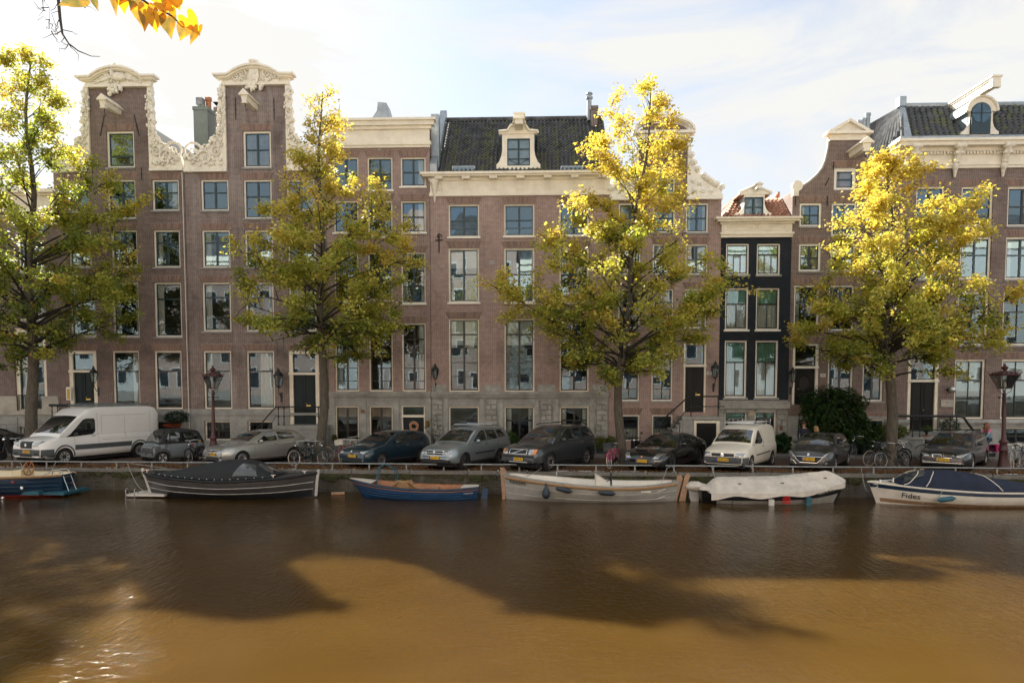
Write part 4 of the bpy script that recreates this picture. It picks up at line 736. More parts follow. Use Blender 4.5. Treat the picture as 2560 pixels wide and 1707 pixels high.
tile_roof(h, 'roof', .05, h.w, .12, ct+.0, RY, zr, 'tile_orange', .21, .26, 0, None, .95, 0.0)
MB().add([(.05, .12, ct-.05), (1.0, RY, zr-.05), (.05, 5, ct-.05)], [(0, 1, 2)]).add([(1.0, RY, zr-.03), (h.w, RY, zr-.03), (h.w, 6, ct), (.05, 6, ct)], [(0, 1, 2, 3)]).build('roof_back', 'tile_orange', h.o)
xa_, _ = h.p(1921, 520, 1.9); xb_ = h.w-.02; z0_, z1_ = h.p(1921, 517, 1.9)[1], h.p(1972, 480, 1.9)[1]
rs_ = MB().prism([(xa_, ct), (xb_, ct), (xb_, z1_), (xa_, z0_)], 1.9, 6); [rs_.tube([(lerp(xa_, xb_, k/7), 1.88, ct), (lerp(xa_, xb_, k/7), 1.88, lerp(z0_, z1_, k/7))], .06, 5) for k in range(8)]; rs_.build('side_roof', 'tile_orange', h.o)
do, a, b, w0, w1, y = dormer(h, (1838, 1929, 1852, 1921), (541, 487, 465), (1861, 1909), (493, 541), .3, 'white_paint', 'gable'); dormer_sash(do, a, b, w0, w1, y, (.48,))
for k in (0, 1): MB().prism([((a+b)/2+(.1 if k else -.1), w1-.05), ((b-.05) if k else a+.05, w1-.05), ((b-.05) if k else a+.05, w0+.2)], y+.1, y+.12).build('curtain', 'curtain', do)
x, z = h.p(1888, 474, .3); ho = MB().box(-.11, .11, -.62, .3, -.1, .1).prism([(-.2, .1), (.2, .1), (0, .22)], -.7, .3).build('hoist_beam', 'white_paint', h.o); ho.location = (x, .3, z); ho.rotation_euler = (0, 0, 0)
# ---------------------------------------------------------------- concave neck gable
h = House('gabled_house', 'brown brick house with concave gable and small triangular pediment', 1968, 2218); h7 = h
top = h.z(476, 2100)
for k, c_ in enumerate((((1999, 1997, 1985, 1981), (2055, 2053, 2048, 2045)), ((2079, 2076, 2071, 2070), (2143, 2140, 2136, 2133)), ((2166, 2164, 2161, 2157), (2225, 2222, 2218, 2211)))):
    x0, x1 = c_; yb = 589 if k == 1 else 566
    h.win((x0[0], 507, x1[0], yb), 2, (.5,), frame='white_paint', curtain=['left', None, 'sides'][k], fw=.11, mul=.02); h.win((x0[1], 609, x1[1], 678), 2, (.5,), frame='white_paint', curtain='right', fw=.11); h.win((x0[2], 713, min(x1[2], 2212), 826), 2, (.36, .68), frame='white_paint', curtain='left', fw=.09)
    if k: h.win((x0[3], 860, min(x1[3], 2209), 1003), 2, (.22, .6), frame='white_paint', curtain=['', 'blind', None][k] or None, fw=.09)
h.door((1981, 859, 2046, 1011), 918, 'white_paint', 'door_black', 1, fw=.13, oval=True)
h.win((2148, 1048, 2212, 1098), 2, (.4,), frame='cream', sash='sash_black', bars=True, sill=None); h.win((1996, 1054, 2048, 1120), 1, (.4,), frame='cream', sash='door_black', sill=None, arch=False, fw=.13)
h.panel('wall', 0, h.w, h.z(1040, 2100), top, 'brick_brown'); h.body(top, 'brick_brown'); h.panel('plinth', 0, h.w, -.4, h.z(1040, 2100), 'stone_grey', -.03)
a, zt = h.p(2076, 352); b, _ = h.p(2163, 352); c = (a+b)/2; wz0, wz1 = h.p(2112, 478)[1], h.p(2112, 420)[1]; wa, wb = h.p(2085, 450)[0], h.p(2141, 450)[0]
MBw = h.win((wa, wb, max(wz0, top+.02), wz1), 1, (.5,), frame='white_paint', local=True, fw=.16, sill=None)
h.panel('gable_wall', a, b, top, zt, 'brick_brown')
left = [h.p(px, py) for px, py in ((2076, 353), (2073, 375), (2067, 401), (2058, 421), (2046, 437), (2025, 456), (1996, 474))]
lp = [(a, top), (a, zt)]+[(min(x, a), z) for x, z in left[1:]]+[(left[-1][0], top)]; MB().prism(lp[::-1] if False else lp[::-1][::-1], -.0, .3).build('gable_flank', 'brick_brown', h.o)
lp2 = [(2*c-x, z) for x, z in lp][::-1]; lp2 = [(min(x, h.w-.02), z) for x, z in lp2]; MB().prism(lp2, -.0, .3).build('gable_flank', 'brick_brown', h.o)
for ptl in (left, [(min(2*c-x, h.w-.02), z) for x, z in left]): MB().tube([(x, .14, z+.02) for x, z in ptl], .1, 6).build('gable_coping', 'stone_pale', h.o)
z1, za = h.z(335, 2120), h.z(301, 2120); xl, xr = h.p(2066, 335)[0], h.p(2172, 335)[0]
h.cornice('gable_cornice', a-.02, b+.02, [(zt, zt+.25, .08), (zt+.25, z1-.06, .14), (z1-.06, z1+.06, .3)], 'cream', .3)
m_ = MB().prism([(a, z1+.06), (b, z1+.06), (c, za-.1)], -.06, .3); 
for s_ in (-1, 1):
    e_ = c+s_*((b-a)/2-.05); pl_ = [(e_, z1+.06), (c, za-.12), (c, za+.02), (e_+s_*.22, z1+.1)]; m_.prism(pl_ if s_ < 0 else pl_[::-1], -.26, .3)
m_.build('gable_pediment', 'cream', h.o)
xs0, zs0 = h.p(1971, 491); xs1, zs1 = h.p(1996, 471); MB().box(.0, xs1, -.08, .2, zs0, zs0+.32).lathe([(.26, -.1), (.26, .15)], 16, (.22, .04, zs0+.5), 0, 'y').build('shoulder_stone', 'cream', h.o)
h.hoist(h.p(2131, 383)[0], h.p(2131, 380)[1], 'cream', 1.5, .42); x, z = h.p(2135, 395); MB().tube([(x-.05, -1.3, z-.2), (x-.05, -1.3, z-3.5)], .02, 5).build('hoist_rope', 'galv', h.o)
for px, y0, y1, l in ((2083, 405, 425, 0), (2067, 445, 465, .1), (1988, 490, 515, 0), (2068, 490, 515, 0)): h.anchor(px, y0, y1, l)
pitched_roof(h, .1, h.w-.1, top-.05, c, zt-.6, 'tile_orange', .32); x, z = h.p(2165, 330, 2)
for k, hh in ((0, .45), (1, .55), (2, .8)): MB().lathe([(.13, -.8), (.13, hh), (.16, hh+.02), (.16, hh+.14)], 9, (h.p(2150+k*9, 330, 2)[0], 2, z)).build('flue_pipe', 'zinc', h.o, 40)
a_, z_ = h.p(2164, 390, 1); b_, _ = h.p(2180, 390, 1); MB().box(a_, b_, 1.0, 2.2, top-.5, z_).build('chimney', 'brick_brown', h.o)
lantern(h, 1976, 940, 1.0); x, z = h.p(2057, 938); pq = MB().box(x-.13, x+.13, -.03, -.01, z-.085, z+.085).build('number_plate', 'plaque_white', h.o); text('686', .12, pq, 'ink', (x, -.033, z), (R(90), 0, 0))
# ---------------------------------------------------------------- right hand house
h = House('mansard_house', 'grey brown brick house with bracketed cream cornice and arched dormer', 2219, 2930); h8 = h
zt = h.z(422, 2400); zb = h.z(1049, 2440)
for k, (x0, x1) in enumerate((((2290, 2287, 2283, 2279), (2362, 2358, 2353, 2348)), ((2403, 2400, 2393, 2386), (2483, 2478, 2471, 2462)), ((2519, 2514, 2507, 2503), (2600, 2594, 2586, 2580)), ((2640, 2634, 2626, 2620), (2720, 2713, 2704, 2697)), ((2760, 2754, 2746, 2740), (2840, 2832, 2823, 2815)))):
    h.win((x0[0], 466, x1[0], 565), 2, (.5,), curtain=None, fw=.1, sash='sash_black' if k else 'sash_blue'); h.win((x0[1], 592, x1[1], 698), 2, (.42,), curtain='left' if k == 2 else None, fw=.1); h.win((x0[2], 730, x1[2], 863), 2, (.36, .68), sash='sash_black', curtain=None, fw=.1, mul=.02)
    if k: h.win((x0[3], 898, x1[3], 1047), 2, (.34, .68), sash='sash_black', curtain='blindlong', fw=.1, sill=None, mul=.02, room='room_warm'); h.win((x0[3]+8, 1068, x1[3]-3, 1112), 2, (.5,), sash='sash_black', arch=False, sill=None)
h.door((2269, 882, 2346, 1078), 952, 'cream', 'door_black', 2, fw=.16)
h.panel('wall', 0, h.w, zb, zt, 'brick_brown'); h.body(zt+.3, 'brick_brown'); pl = h.panel('plinth', 0, h.w, -.4, zb, 'stone_grey', -.05)
for a, b in ((0, h.p(2269, 1060)[0]), (h.p(2346, 1060)[0], h.w)): MB().tube([(a, -.08, zb-.12), (b, -.08, zb-.12)], .14, 8).box(a, b, -.1, -.05, zb-.35, zb-.2).build('plinth_moulding', 'stone_block', h.o)
cb, ct = h.z(422, 2400), h.p(2400, 339, -.7)[1]-.1; u0_ = h.p(2262, 400)[0]
Hc = ct-cb; co = h.cornice('cornice', u0_, h.w, [(cb, cb+Hc*.1, .12), (cb+Hc*.1, cb+Hc*.16, .18), (cb+Hc*.16, cb+Hc*.5, .08), (cb+Hc*.5, cb+Hc*.62, .14), (cb+Hc*.62, cb+Hc*.76, .22), (cb+Hc*.76, cb+Hc*.9, .6), (cb+Hc*.9, ct, .72)], 'cream', .3)
MB().box(u0_-.6, h.w+.6, -.7, .2, ct, ct+.1).build('gutter', 'zinc', co)
x = u0_+.25; k = 0
for px in (2277, 2385, 2505, 2625, 2745):
    x, _ = h.p(px, 370); b = MB(); zz = cb+Hc*.74; b.tube([(x, -.5, zz), (x, -.42, zz-.25), (x, -.2, zz-.6), (x, -.14, cb+.5), (x, -.24, cb+.2)], [.17, .15, .12, .1, .14], 8); b.tube([(x-.24, -.55, zz+.02), (x+.24, -.55, zz+.02)], .15, 8); b.tube([(x-.2, -.45, zz-.3), (x+.2, -.45, zz-.3)], .09, 8); b.blob((x, -.2, cb+.05), (.16, .14, .2)); b.tube([(x, -.16, cb-.0), (x, -.12, cb-.45)], [.13, .05], 7); b.build('carved_console', 'cream_carved', co, 60)
dn = MB(); n_ = int((h.w-u0_)/.16)
for i in range(n_): xx = u0_+i*.16; dn.box(xx, xx+.09, -.24, -.13, cb+Hc*.515, cb+Hc*.6)
stuff(dn.build('dentils', 'cream', co))
RY = 2.6; _, zr = h.p(2420, 266, RY); e0 = u0_-.3
tile_roof(h, 'roof', e0+.4, 12.5, .0, ct+.12, RY, zr, 'tile_dark', .3, .33, 260, 'tile_moss', 1.0, 1.6)
MB().add([(e0, -.3, ct+.1), (e0+1.4, RY, zr), (e0+.9, RY+3, zr), (e0-.6, 8, ct-1.5)], [(3, 2, 1, 0)]).add([(e0+1.4, RY, zr-.04), (11, RY, zr-.04), (11, 9, zr-.04), (e0+.9, 9, zr-.04)], [(0, 1, 2, 3)]).add([(10.9, RY, zr), (12.7, -.2, ct+.1), (13, 9, ct)], [(0, 1, 2)]).build('roof_back', 'tile_dark', h.o)
sr_ = MB()
for k in range(22):
    q = k/21; A_ = Vector((e0, -.3, ct+.1)).lerp(Vector((e0-.6, 8, ct-1.5)), q); B_ = Vector((e0+1.4, RY, zr)).lerp(Vector((e0+.9, RY+3, zr)), q); sr_.tube([A_, B_], .09, 5)
stuff(sr_.build('side_tiles', 'tile_dark', h.o, 60))
MB().add([(e0-.02, -.35, ct+.1), (e0+.45, -.35, ct+.12), (e0+1.55, RY-.05, zr+.06), (e0+1.25, RY-.05, zr+.1)], [(0, 1, 2, 3)]).tube([(e0+1.3, RY, zr+.08), (10.9, RY, zr+.08)], .13, 8).box(e0+1.2, e0+1.55, RY-.2, RY+.2, zr, zr+.5).box(10.6, 10.9, RY-.2, RY+.2, zr, zr+.5).build('lead_hips', 'zinc', h.o)
do, a, b, w0, w1, y = dormer(h, (2403, 2497, 2415, 2492), (337, 280, 242), (2425, 2474), (300, 337), .1, 'cream', 'arch')
c = (a+b)/2; zs_ = lerp(w0, w1, 1.0); leaf = [(a+.02, w0), (b-.02, w0)]+[(c+(b-a)/2*.98*math.cos(t*math.pi/12), w1+.35+(b-a)/2*.95*math.sin(t*math.pi/12)) for t in range(13)]
MB().prism(leaf, -.02, .05).build('dormer_door', 'sash_blue', do)
MB().lathe([(.001, 0), (.46, 0)], 22, (c, -.026, w1+.28), 0, 'y').build('round_pane', 'sash_black', do); gp = MB().lathe([(.001, 0), (.46, 0)], 22, (c, -.032, w1+.28), 0, 'y').build('round_pane_glass', 'pane_glass', do); MB().box(c-.03, c+.03, -.05, -.03, w1-.18, w1+.74).box(c-.46, c+.46, -.05, -.03, w1+.25, w1+.31).build('round_pane_bars', 'sash_blue', do)
# the long hoist beam slants out over the street
x, z = h.p(2452, 241, .1)
ho = MB().box(-.15, .15, -1.1, 3.4, 0, .42).box(-.25, .25, -1.2, 3.4, .42, .5).box(-.2, .2, -1.15, 3.4, .34, .419).box(-.2, .2, -1.16, -.95, -.06, .339).build('hoist_beam', 'cream', h.o); ho.location = (x, .1, z+.04)
x, z = h.p(2367, 1008); pq = MB().box(x-.31, x+.31, -.04, -.01, z-.18, z+.18).build('name_plaque', 'stone_pale', h.o); text('686', .08, pq, 'bronze', (x, -.043, z+.05), (R(90), 0, 0))
x, z = h.p(2375, 973); gl = MB().tube([(x-.18, -.0, z), (x-.05, -.1, z)], .05, 6).build('globe_lamp', 'iron', h.o); MB().blob((x, -.2, z), .17, seg=14, ring=10).build('globe', 'steel', gl, 180)
# ================================================================ trees
import numpy as np
def leaf_material(name, trans=.5, rough=.55):
    m, t, o = new_mat(name); ln = t.links.new; at = N(t, 'ShaderNodeAttribute', attribute_name='leafcol')
    d = N(t, 'ShaderNodeBsdfPrincipled'); setp(d, Roughness=rough); d.inputs['Specular IOR Level'].default_value = .35; ln(at.outputs['Color'], d.inputs['Base Color'])
    tr = N(t, 'ShaderNodeBsdfTranslucent'); g = N(t, 'ShaderNodeMix', data_type='RGBA', blend_type='MULTIPLY'); g.inputs[0].default_value = 1; g.inputs[7].default_value = (1.2, 1.2, .65, 1)
    ln(at.outputs['Color'], g.inputs[6]); ln(g.outputs[2], tr.inputs[0]); mi = N(t, 'ShaderNodeMixShader'); mi.inputs[0].default_value = trans
    ln(d.outputs[0], mi.inputs[1]); ln(tr.outputs[0], mi.inputs[2]); ln(mi.outputs[0], o.inputs[0]); return m
leaf_material('leaf'); 
m, t, o = new_mat('bark'); b = N(t, 'ShaderNodeBsdfPrincipled'); setp(b, Roughness=.95); tcn = N(t, 'ShaderNodeTexCoord'); mpn = N(t, 'ShaderNodeMapping'); mpn.inputs['Scale'].default_value = (1, 1, .25)
t.links.new(tcn.outputs['Object'], mpn.inputs[0]); n1 = noise(t, 14, 6, .7, mpn.outputs[0], .6); n2 = noise(t, 2.5, 4, .6, tcn.outputs['Object']); r1 = ramp(t, n1.outputs[0], [(.3, (.045, .038, .03)), (.7, (.15, .13, .105))]); r2 = ramp(t, n2.outputs[0], [(.5, (0, 0, 0)), (.75, (.5, .5, .5))])
t.links.new(mixc(t, r2.outputs[0], r1.outputs[0], (.10, .115, .06)), b.inputs['Base Color']); bump(t, n1.outputs[0], .8, .06, b); t.links.new(b.outputs[0], o.inputs[0])
mat('twig', (.035, .028, .024), .9, var=.3)
PAL = {'gold': (.66, .52, .13), 'yellow': (.57, .52, .12), 'lime': (.40, .42, .08), 'green': (.20, .26, .055), 'dark': (.105, .155, .042), 'rust': (.48, .24, .06)}
def leaf_mesh(name, P, Nn, size, cols, rng, m='leaf', aspect=.8):
    n = len(P); up = rng.normal(size=(n, 3)); a = np.cross(Nn, up); a /= np.linalg.norm(a, axis=1)[:, None]+1e-9; b = np.cross(Nn, a)
    s = size*rng.uniform(.65, 1.3, n)[:, None]; w = s*aspect*.5; fold = Nn*s*.16
    V = np.stack([P-b*s*.5, P+a*w+b*s*.02+fold, P+b*s*.55, P-a*w+b*s*.02+fold], 1).reshape(-1, 3)
    me = bpy.data.meshes.new(name); me.vertices.add(4*n); me.vertices.foreach_set('co', V.astype(np.float32).ravel()); me.loops.add(4*n); me.polygons.add(n)
    me.loops.foreach_set('vertex_index', np.arange(4*n, dtype=np.int32)); me.polygons.foreach_set('loop_start', np.arange(0, 4*n, 4, dtype=np.int32)); me.polygons.foreach_set('loop_total', np.full(n, 4, dtype=np.int32))
    ca = me.color_attributes.new('leafcol', 'FLOAT_COLOR', 'POINT'); C_ = np.ones((n, 4, 4), np.float32); C_[:, :, :3] = cols[:, None, :]; ca.data.foreach_set('color', C_.ravel()); me.materials.append(MATS[m]); me.update(calc_edges=True); return me
def tree(name, label, base, env, y, trunk_r, seed, palette, nlimb=58, nleaf=38000, lsize=.13, cbase=None, lean=(0, 0), group=None, sparse_top=0.0, topfill=0.0):
    """env: rows (py, left px, right px) of the crown outline in the photograph; the crown is as deep as it is wide"""
    rng = np.random.default_rng(seed); rnd = random.Random(seed); bx, by = base
    rows = []
    for py, l, r in env: p, q = atd(l, py, y), atd(r, py, y); rows.append((p.z, p.x, q.x))
    rows.sort(); Z = [r[0] for r in rows]; z0, z1 = Z[0], Z[-1]
    topx = (rows[-1][1]+rows[-1][2])/2
    def axis(z): t = max(0, (z-2.5)/(z1-2.5)); return lerp(bx, topx, t**1.3)+.12*math.sin(z*.9+seed), by+.1*math.sin(z*.7+seed*2)
    def radii(z): return np.interp(z, Z, [r[1] for r in rows]), np.interp(z, Z, [r[2] for r in rows])
    root = thing(name, label, 'tree', (bx, by, 0), 0, group)
    def loc(p): return (p[0]-bx, p[1]-by, p[2])
    wood = MB(); cb = cbase or z0+.3; zs = [-.05, .12, .5, 1.2, 2.2]+[lerp(2.5, z1-.2, i/13) for i in range(14)]; rs = [trunk_r*1.5, trunk_r*1.2, trunk_r*1.05]+[trunk_r*(1-.9*((z-.5)/(z1-.5))**1.0) for z in zs[3:]]
    tk = MB(); tk.tube([loc((*axis(z), z)) for z in zs], [max(.015, r) for r in rs], 10)
    for k in range(5): a = k*1.3+seed; tk.tube([(trunk_r*.9*math.cos(a), trunk_r*.9*math.sin(a), .35), (trunk_r*1.9*math.cos(a), trunk_r*1.9*math.sin(a), -.06)], [trunk_r*.35, trunk_r*.12], 6)
    trunk = tk.build('trunk', 'bark', root, 180)
    pts, wts = [], []; zl = [r[0] for r in rows]; tips = []
    for i in range(nlimb):
        f = (i+.5)/nlimb; zt_ = lerp(z0+.15, z1-.3, f**.92)+rnd.uniform(-.3, .3); l, r = radii(zt_); ax, ay = axis(zt_); az = i*2.39996+seed
        rr_ = (r-ax) if math.cos(az) > 0 else (ax-l); mean = (r-l)/2; rad = math.hypot(rr_*math.cos(az), mean*.9*math.sin(az))*rnd.uniform(.62, 1.0); rad = max(.25, rad)
        k = lerp(.25, 1.1, f)+rnd.uniform(-.15, .15); zs_ = max(cb*rnd.uniform(.86, 1.3), zt_-rad*k); zs_ = min(zs_, z1-.5); sx, sy = axis(zs_)
        e = Vector((ax+rad*math.cos(az), ay+rad*math.sin(az), zt_)); s = Vector((sx, sy, zs_)); mid = s.lerp(e, .5)+Vector((rnd.uniform(-.3, .3), rnd.uniform(-.3, .3), rad*.1))
        cv = [s.lerp(mid, t).lerp(mid.lerp(e, t), t) for t in (0, .25, .5, .75, 1)]; br = max(.018, trunk_r*.34*(1-.75*f)*min(1, rad/2.5))
        wood.tube([loc(p) for p in cv], [br, br*.75, br*.5, br*.32, br*.12], 5); d = (e-s).normalized(); sub = max(4, int(rad*2.6))
        for j in range(sub):
            t = rnd.uniform(.28, 1.0)**.8; p = s.lerp(mid, t).lerp(mid.lerp(e, t), t); q = Vector((rnd.gauss(0, 1), rnd.gauss(0, 1), rnd.gauss(.15, .7))).normalized(); dd = (d*.75+q).normalized(); ln_ = rnd.uniform(.35, .8)*(.6+.28*rad)
            e2 = p+dd*ln_
            l2, r2 = radii(min(max(e2.z, z0), z1)); e2.x = min(max(e2.x, l2-.15), r2+.15)
            wood.tube([loc(p), loc(p.lerp(e2, .55)+Vector((0, 0, .05))), loc(e2)], [br*.28+.008, .011, .005], 4); dens = 1-sparse_top*max(0, (f-.75)/.25)
            pts += [(p, e2, f, rad, dens*rnd.choice((.08, .4, 1, 1.9)))]
    wood.build('branches', 'twig', trunk)
    W_ = np.array([max(.02, q[4]*(q[1]-q[0]).length*(1+topfill*max(0, q[2]-.5)*2)) for q in pts]); W_ /= W_.sum(); idx = rng.choice(len(pts), nleaf, p=W_)
    A = np.array([q[0] for q in pts])[idx]; B = np.array([q[1] for q in pts])[idx]; Ff = np.array([q[2] for q in pts])[idx]; T = rng.uniform(.2, 1.12, nleaf)
    P = A+(B-A)*T[:, None]+rng.normal(0, .17, (nleaf, 3))*np.array([1, 1, .75]); P[:, 2] -= .04
    c = np.array([[*axis(z), z] for z in (z0, z1)]); out = P-np.column_stack([np.interp(P[:, 2], [z0, z1], c[:, 0]), np.interp(P[:, 2], [z0, z1], c[:, 1]), P[:, 2]*.85])
    rel = np.linalg.norm(out[:, :2], axis=1)/(.5*np.interp(P[:, 2], Z, [r[2]-r[1] for r in rows])+.3)
    out /= np.linalg.norm(out, axis=1)[:, None]+1e-9; Nn = out*.35+np.array([0, 0, .75])+rng.normal(0, .55, (nleaf, 3)); Nn /= np.linalg.norm(Nn, axis=1)[:, None]
    # autumn colour: turning first at the top of the crown and on the outer shoots
    cl = rng.normal(0, .16, len(pts))[idx]; h = np.clip((P[:, 2]-z0)/(z1-z0), 0, 1); q = palette[0]+palette[1]*h+.22*np.clip(rel, 0, 1.2)+cl+rng.normal(0, .11, nleaf)
    keys = np.array([PAL[k] for k in ('dark', 'green', 'lime', 'yellow', 'gold')]); xs_ = [0.05, .3, .55, .8, 1.05]
    cols = np.column_stack([np.interp(q, xs_, keys[:, k]) for k in range(3)]); ru = rng.random(nleaf) < .03+.05*(cl > .2); cols[ru] = PAL['rust']; cols *= rng.uniform(.75, 1.2, nleaf)[:, None]
    me = leaf_mesh('crown', P-np.array([bx, by, 0]), Nn, lsize, cols, rng); co = bpy.data.objects.new('crown', me); COL.objects.link(co); co.parent = root; stuff(co); return root
def tb(px, off=2.6): 
    d = 30.0
    for _ in range(6): x = (px-CX)/F_PX*d; d = YQ(x)+off
    return (x, d)
b_ = tb(80); tree('linden_tree', 'green linden with only its top turning yellow, beside the white panel van', b_, [(136, 45, 102), (175, 5, 132), (218, -30, 150), (327, -40, 148), (385, -50, 190), (435, -70, 318), (544, -90, 330), (640, -100, 345), (707, -110, 348), (784, -100, 312), (871, -70, 205), (930, -20, 150)], b_[1], .27, 3, (.17, .42), 84, 44000, topfill=1.0)
b_ = tb(806); tree('linden_tree', 'linden with a thin yellow spire and green skirt, by the silver hatchback', b_, [(218, 778, 822), (327, 748, 872), (400, 715, 890), (450, 690, 910), (544, 642, 1040), (653, 560, 1077), (762, 560, 1055), (849, 610, 1034), (905, 700, 975)], b_[1], .215, 5, (.29, .72), 70, 36000, sparse_top=.75)
b_ = tb(1549); tree('linden_tree', 'bright yellow linden with bare top twigs, beside the pink bicycle', b_, [(201, 1590, 1680), (283, 1478, 1680), (435, 1448, 1690), (544, 1392, 1725), (631, 1272, 1741), (718, 1212, 1835), (805, 1241, 1838), (871, 1350, 1763), (962, 1424, 1667)], b_[1], .215, 8, (.36, .7), 72, 44000, sparse_top=.5, topfill=.6)
b_ = tb(2226); tree('linden_tree', 'shorter golden linden standing over the cluster of black bicycles', b_, [(375, 2205, 2250), (435, 2166, 2297), (522, 2090, 2438), (610, 2068, 2449), (697, 2003, 2449), (762, 2003, 2536), (838, 1981, 2547), (903, 2030, 2438), (942, 2180, 2330)], b_[1], .24, 12, (.34, .72), 70, 43000, topfill=.5)
# ================================================================ vehicles
def paint(name, col, metal=.0, rough=.32, coat=1.0): return mat(name, col, rough, metal, var=.06, scale=1.0, coat=coat)
paint('paint_white', (.84, .85, .84)); paint('paint_ivory', (.84, .80, .70)); paint('paint_silver', (.46, .465, .45), .7, .34); paint('paint_bluegrey', (.31, .37, .40), .65, .34); paint('paint_navy', (.012, .035, .055), .3, .28)
paint('paint_slate', (.03, .037, .043), .2, .3); paint('paint_black', (.008, .009, .012), .2, .22); paint('paint_grey', (.038, .039, .044), .25, .3); paint('paint_gunmetal', (.022, .026, .032), .2, .28); paint('ami_grey', (.17, .2, .22), .1, .45, .3)
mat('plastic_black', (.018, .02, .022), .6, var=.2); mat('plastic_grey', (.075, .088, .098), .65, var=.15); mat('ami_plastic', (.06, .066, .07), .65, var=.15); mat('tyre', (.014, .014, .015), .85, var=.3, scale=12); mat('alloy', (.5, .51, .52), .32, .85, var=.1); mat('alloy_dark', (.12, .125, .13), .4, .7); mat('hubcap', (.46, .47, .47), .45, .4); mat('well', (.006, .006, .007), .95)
mat('lamp_clear', (.42, .44, .45), .1, .6, var=.7, scale=16, coat=1); mat('lamp_amber', (.75, .25, .03), .2, coat=1); mat('lamp_tail', (.35, .01, .012), .2, coat=1); mat('chrome', (.75, .76, .77), .12, 1.0, var=.05); mat('plate_yellow', (.80, .48, .02), .45, var=.04); mat('plate_blue', (.02, .08, .42), .45)
m, t, o = new_mat('car_glass'); b = N(t, 'ShaderNodeBsdfPrincipled'); setp(b, Roughness=.03, Base_Color=(.012, .017, .017)); b.inputs['Coat Weight'].default_value = 1; b.inputs['Coat Roughness'].default_value = .01; b.inputs['Coat IOR'].default_value = 1.9; t.links.new(b.outputs[0], o.inputs[0])
def pl(pts, x):
    if x <= pts[0][0]: return pts[0][1]
    for (a, b), (c, d) in zip(pts, pts[1:]):
        if x <= c:
            t = (x-a)/(c-a) if c > a else 0; return lerp(b, d, t)
    return pts[-1][1]
def smoothpl(pts, x, w=.08): return (pl(pts, x-w)+2*pl(pts, x)+pl(pts, x+w))/4
WHEELS = {}
def wheel_mesh(r, style, rim):
    k = (r, style, rim)
    if k in WHEELS: return WHEELS[k]
    w = .11; ty = MB(); rr = r*.66; ty.lathe([(rr, -w), (r*.93, -w), (r, -w*.7), (r, w*.7), (r*.93, w), (rr, w), (rr*.96, w*.7)], 28, (0, 0, 0), 0, 'y')
    rm = MB(); rm.lathe([(rr*1.0, -w*.9), (rr*1.02, w*.95), (rr*.93, w*.98), (rr*.9, w*.5), (rr*.9, -w*.9)], 28, (0, 0, 0), 0, 'y'); n = style
    rm.lathe([(rr*.9, -w*.2), (.01, -w*.2)], 24, (0, 0, 0), 1, 'y')
    for i in range(n):
        a = 2*math.pi*i/n; ca, sa = math.cos(a), math.sin(a); hw = rr*.9*math.sin(math.pi/n)*.52
        v = []
        for q, hh, yy in ((.12, .55, .62), (.93, 1.0, .86)):
            for s_ in (-1, 1):
                for y_ in (yy, yy-.35): v.append((rr*q*ca-s_*hw*hh*sa, w*y_, rr*q*sa+s_*hw*hh*ca))
        rm.add(v, [(0, 2, 6, 4), (0, 4, 5, 1), (2, 3, 7, 6), (1, 5, 7, 3)])
    rm.lathe([(.0, w*.7), (rr*.2, w*.7), (rr*.24, w*.5)], 12, (0, 0, 0), 0, 'y')
    WHEELS[k] = (ty.mesh('wheel', 'tyre', 40), rm.mesh('rim', [rim, 'well'], 40)); return WHEELS[k]
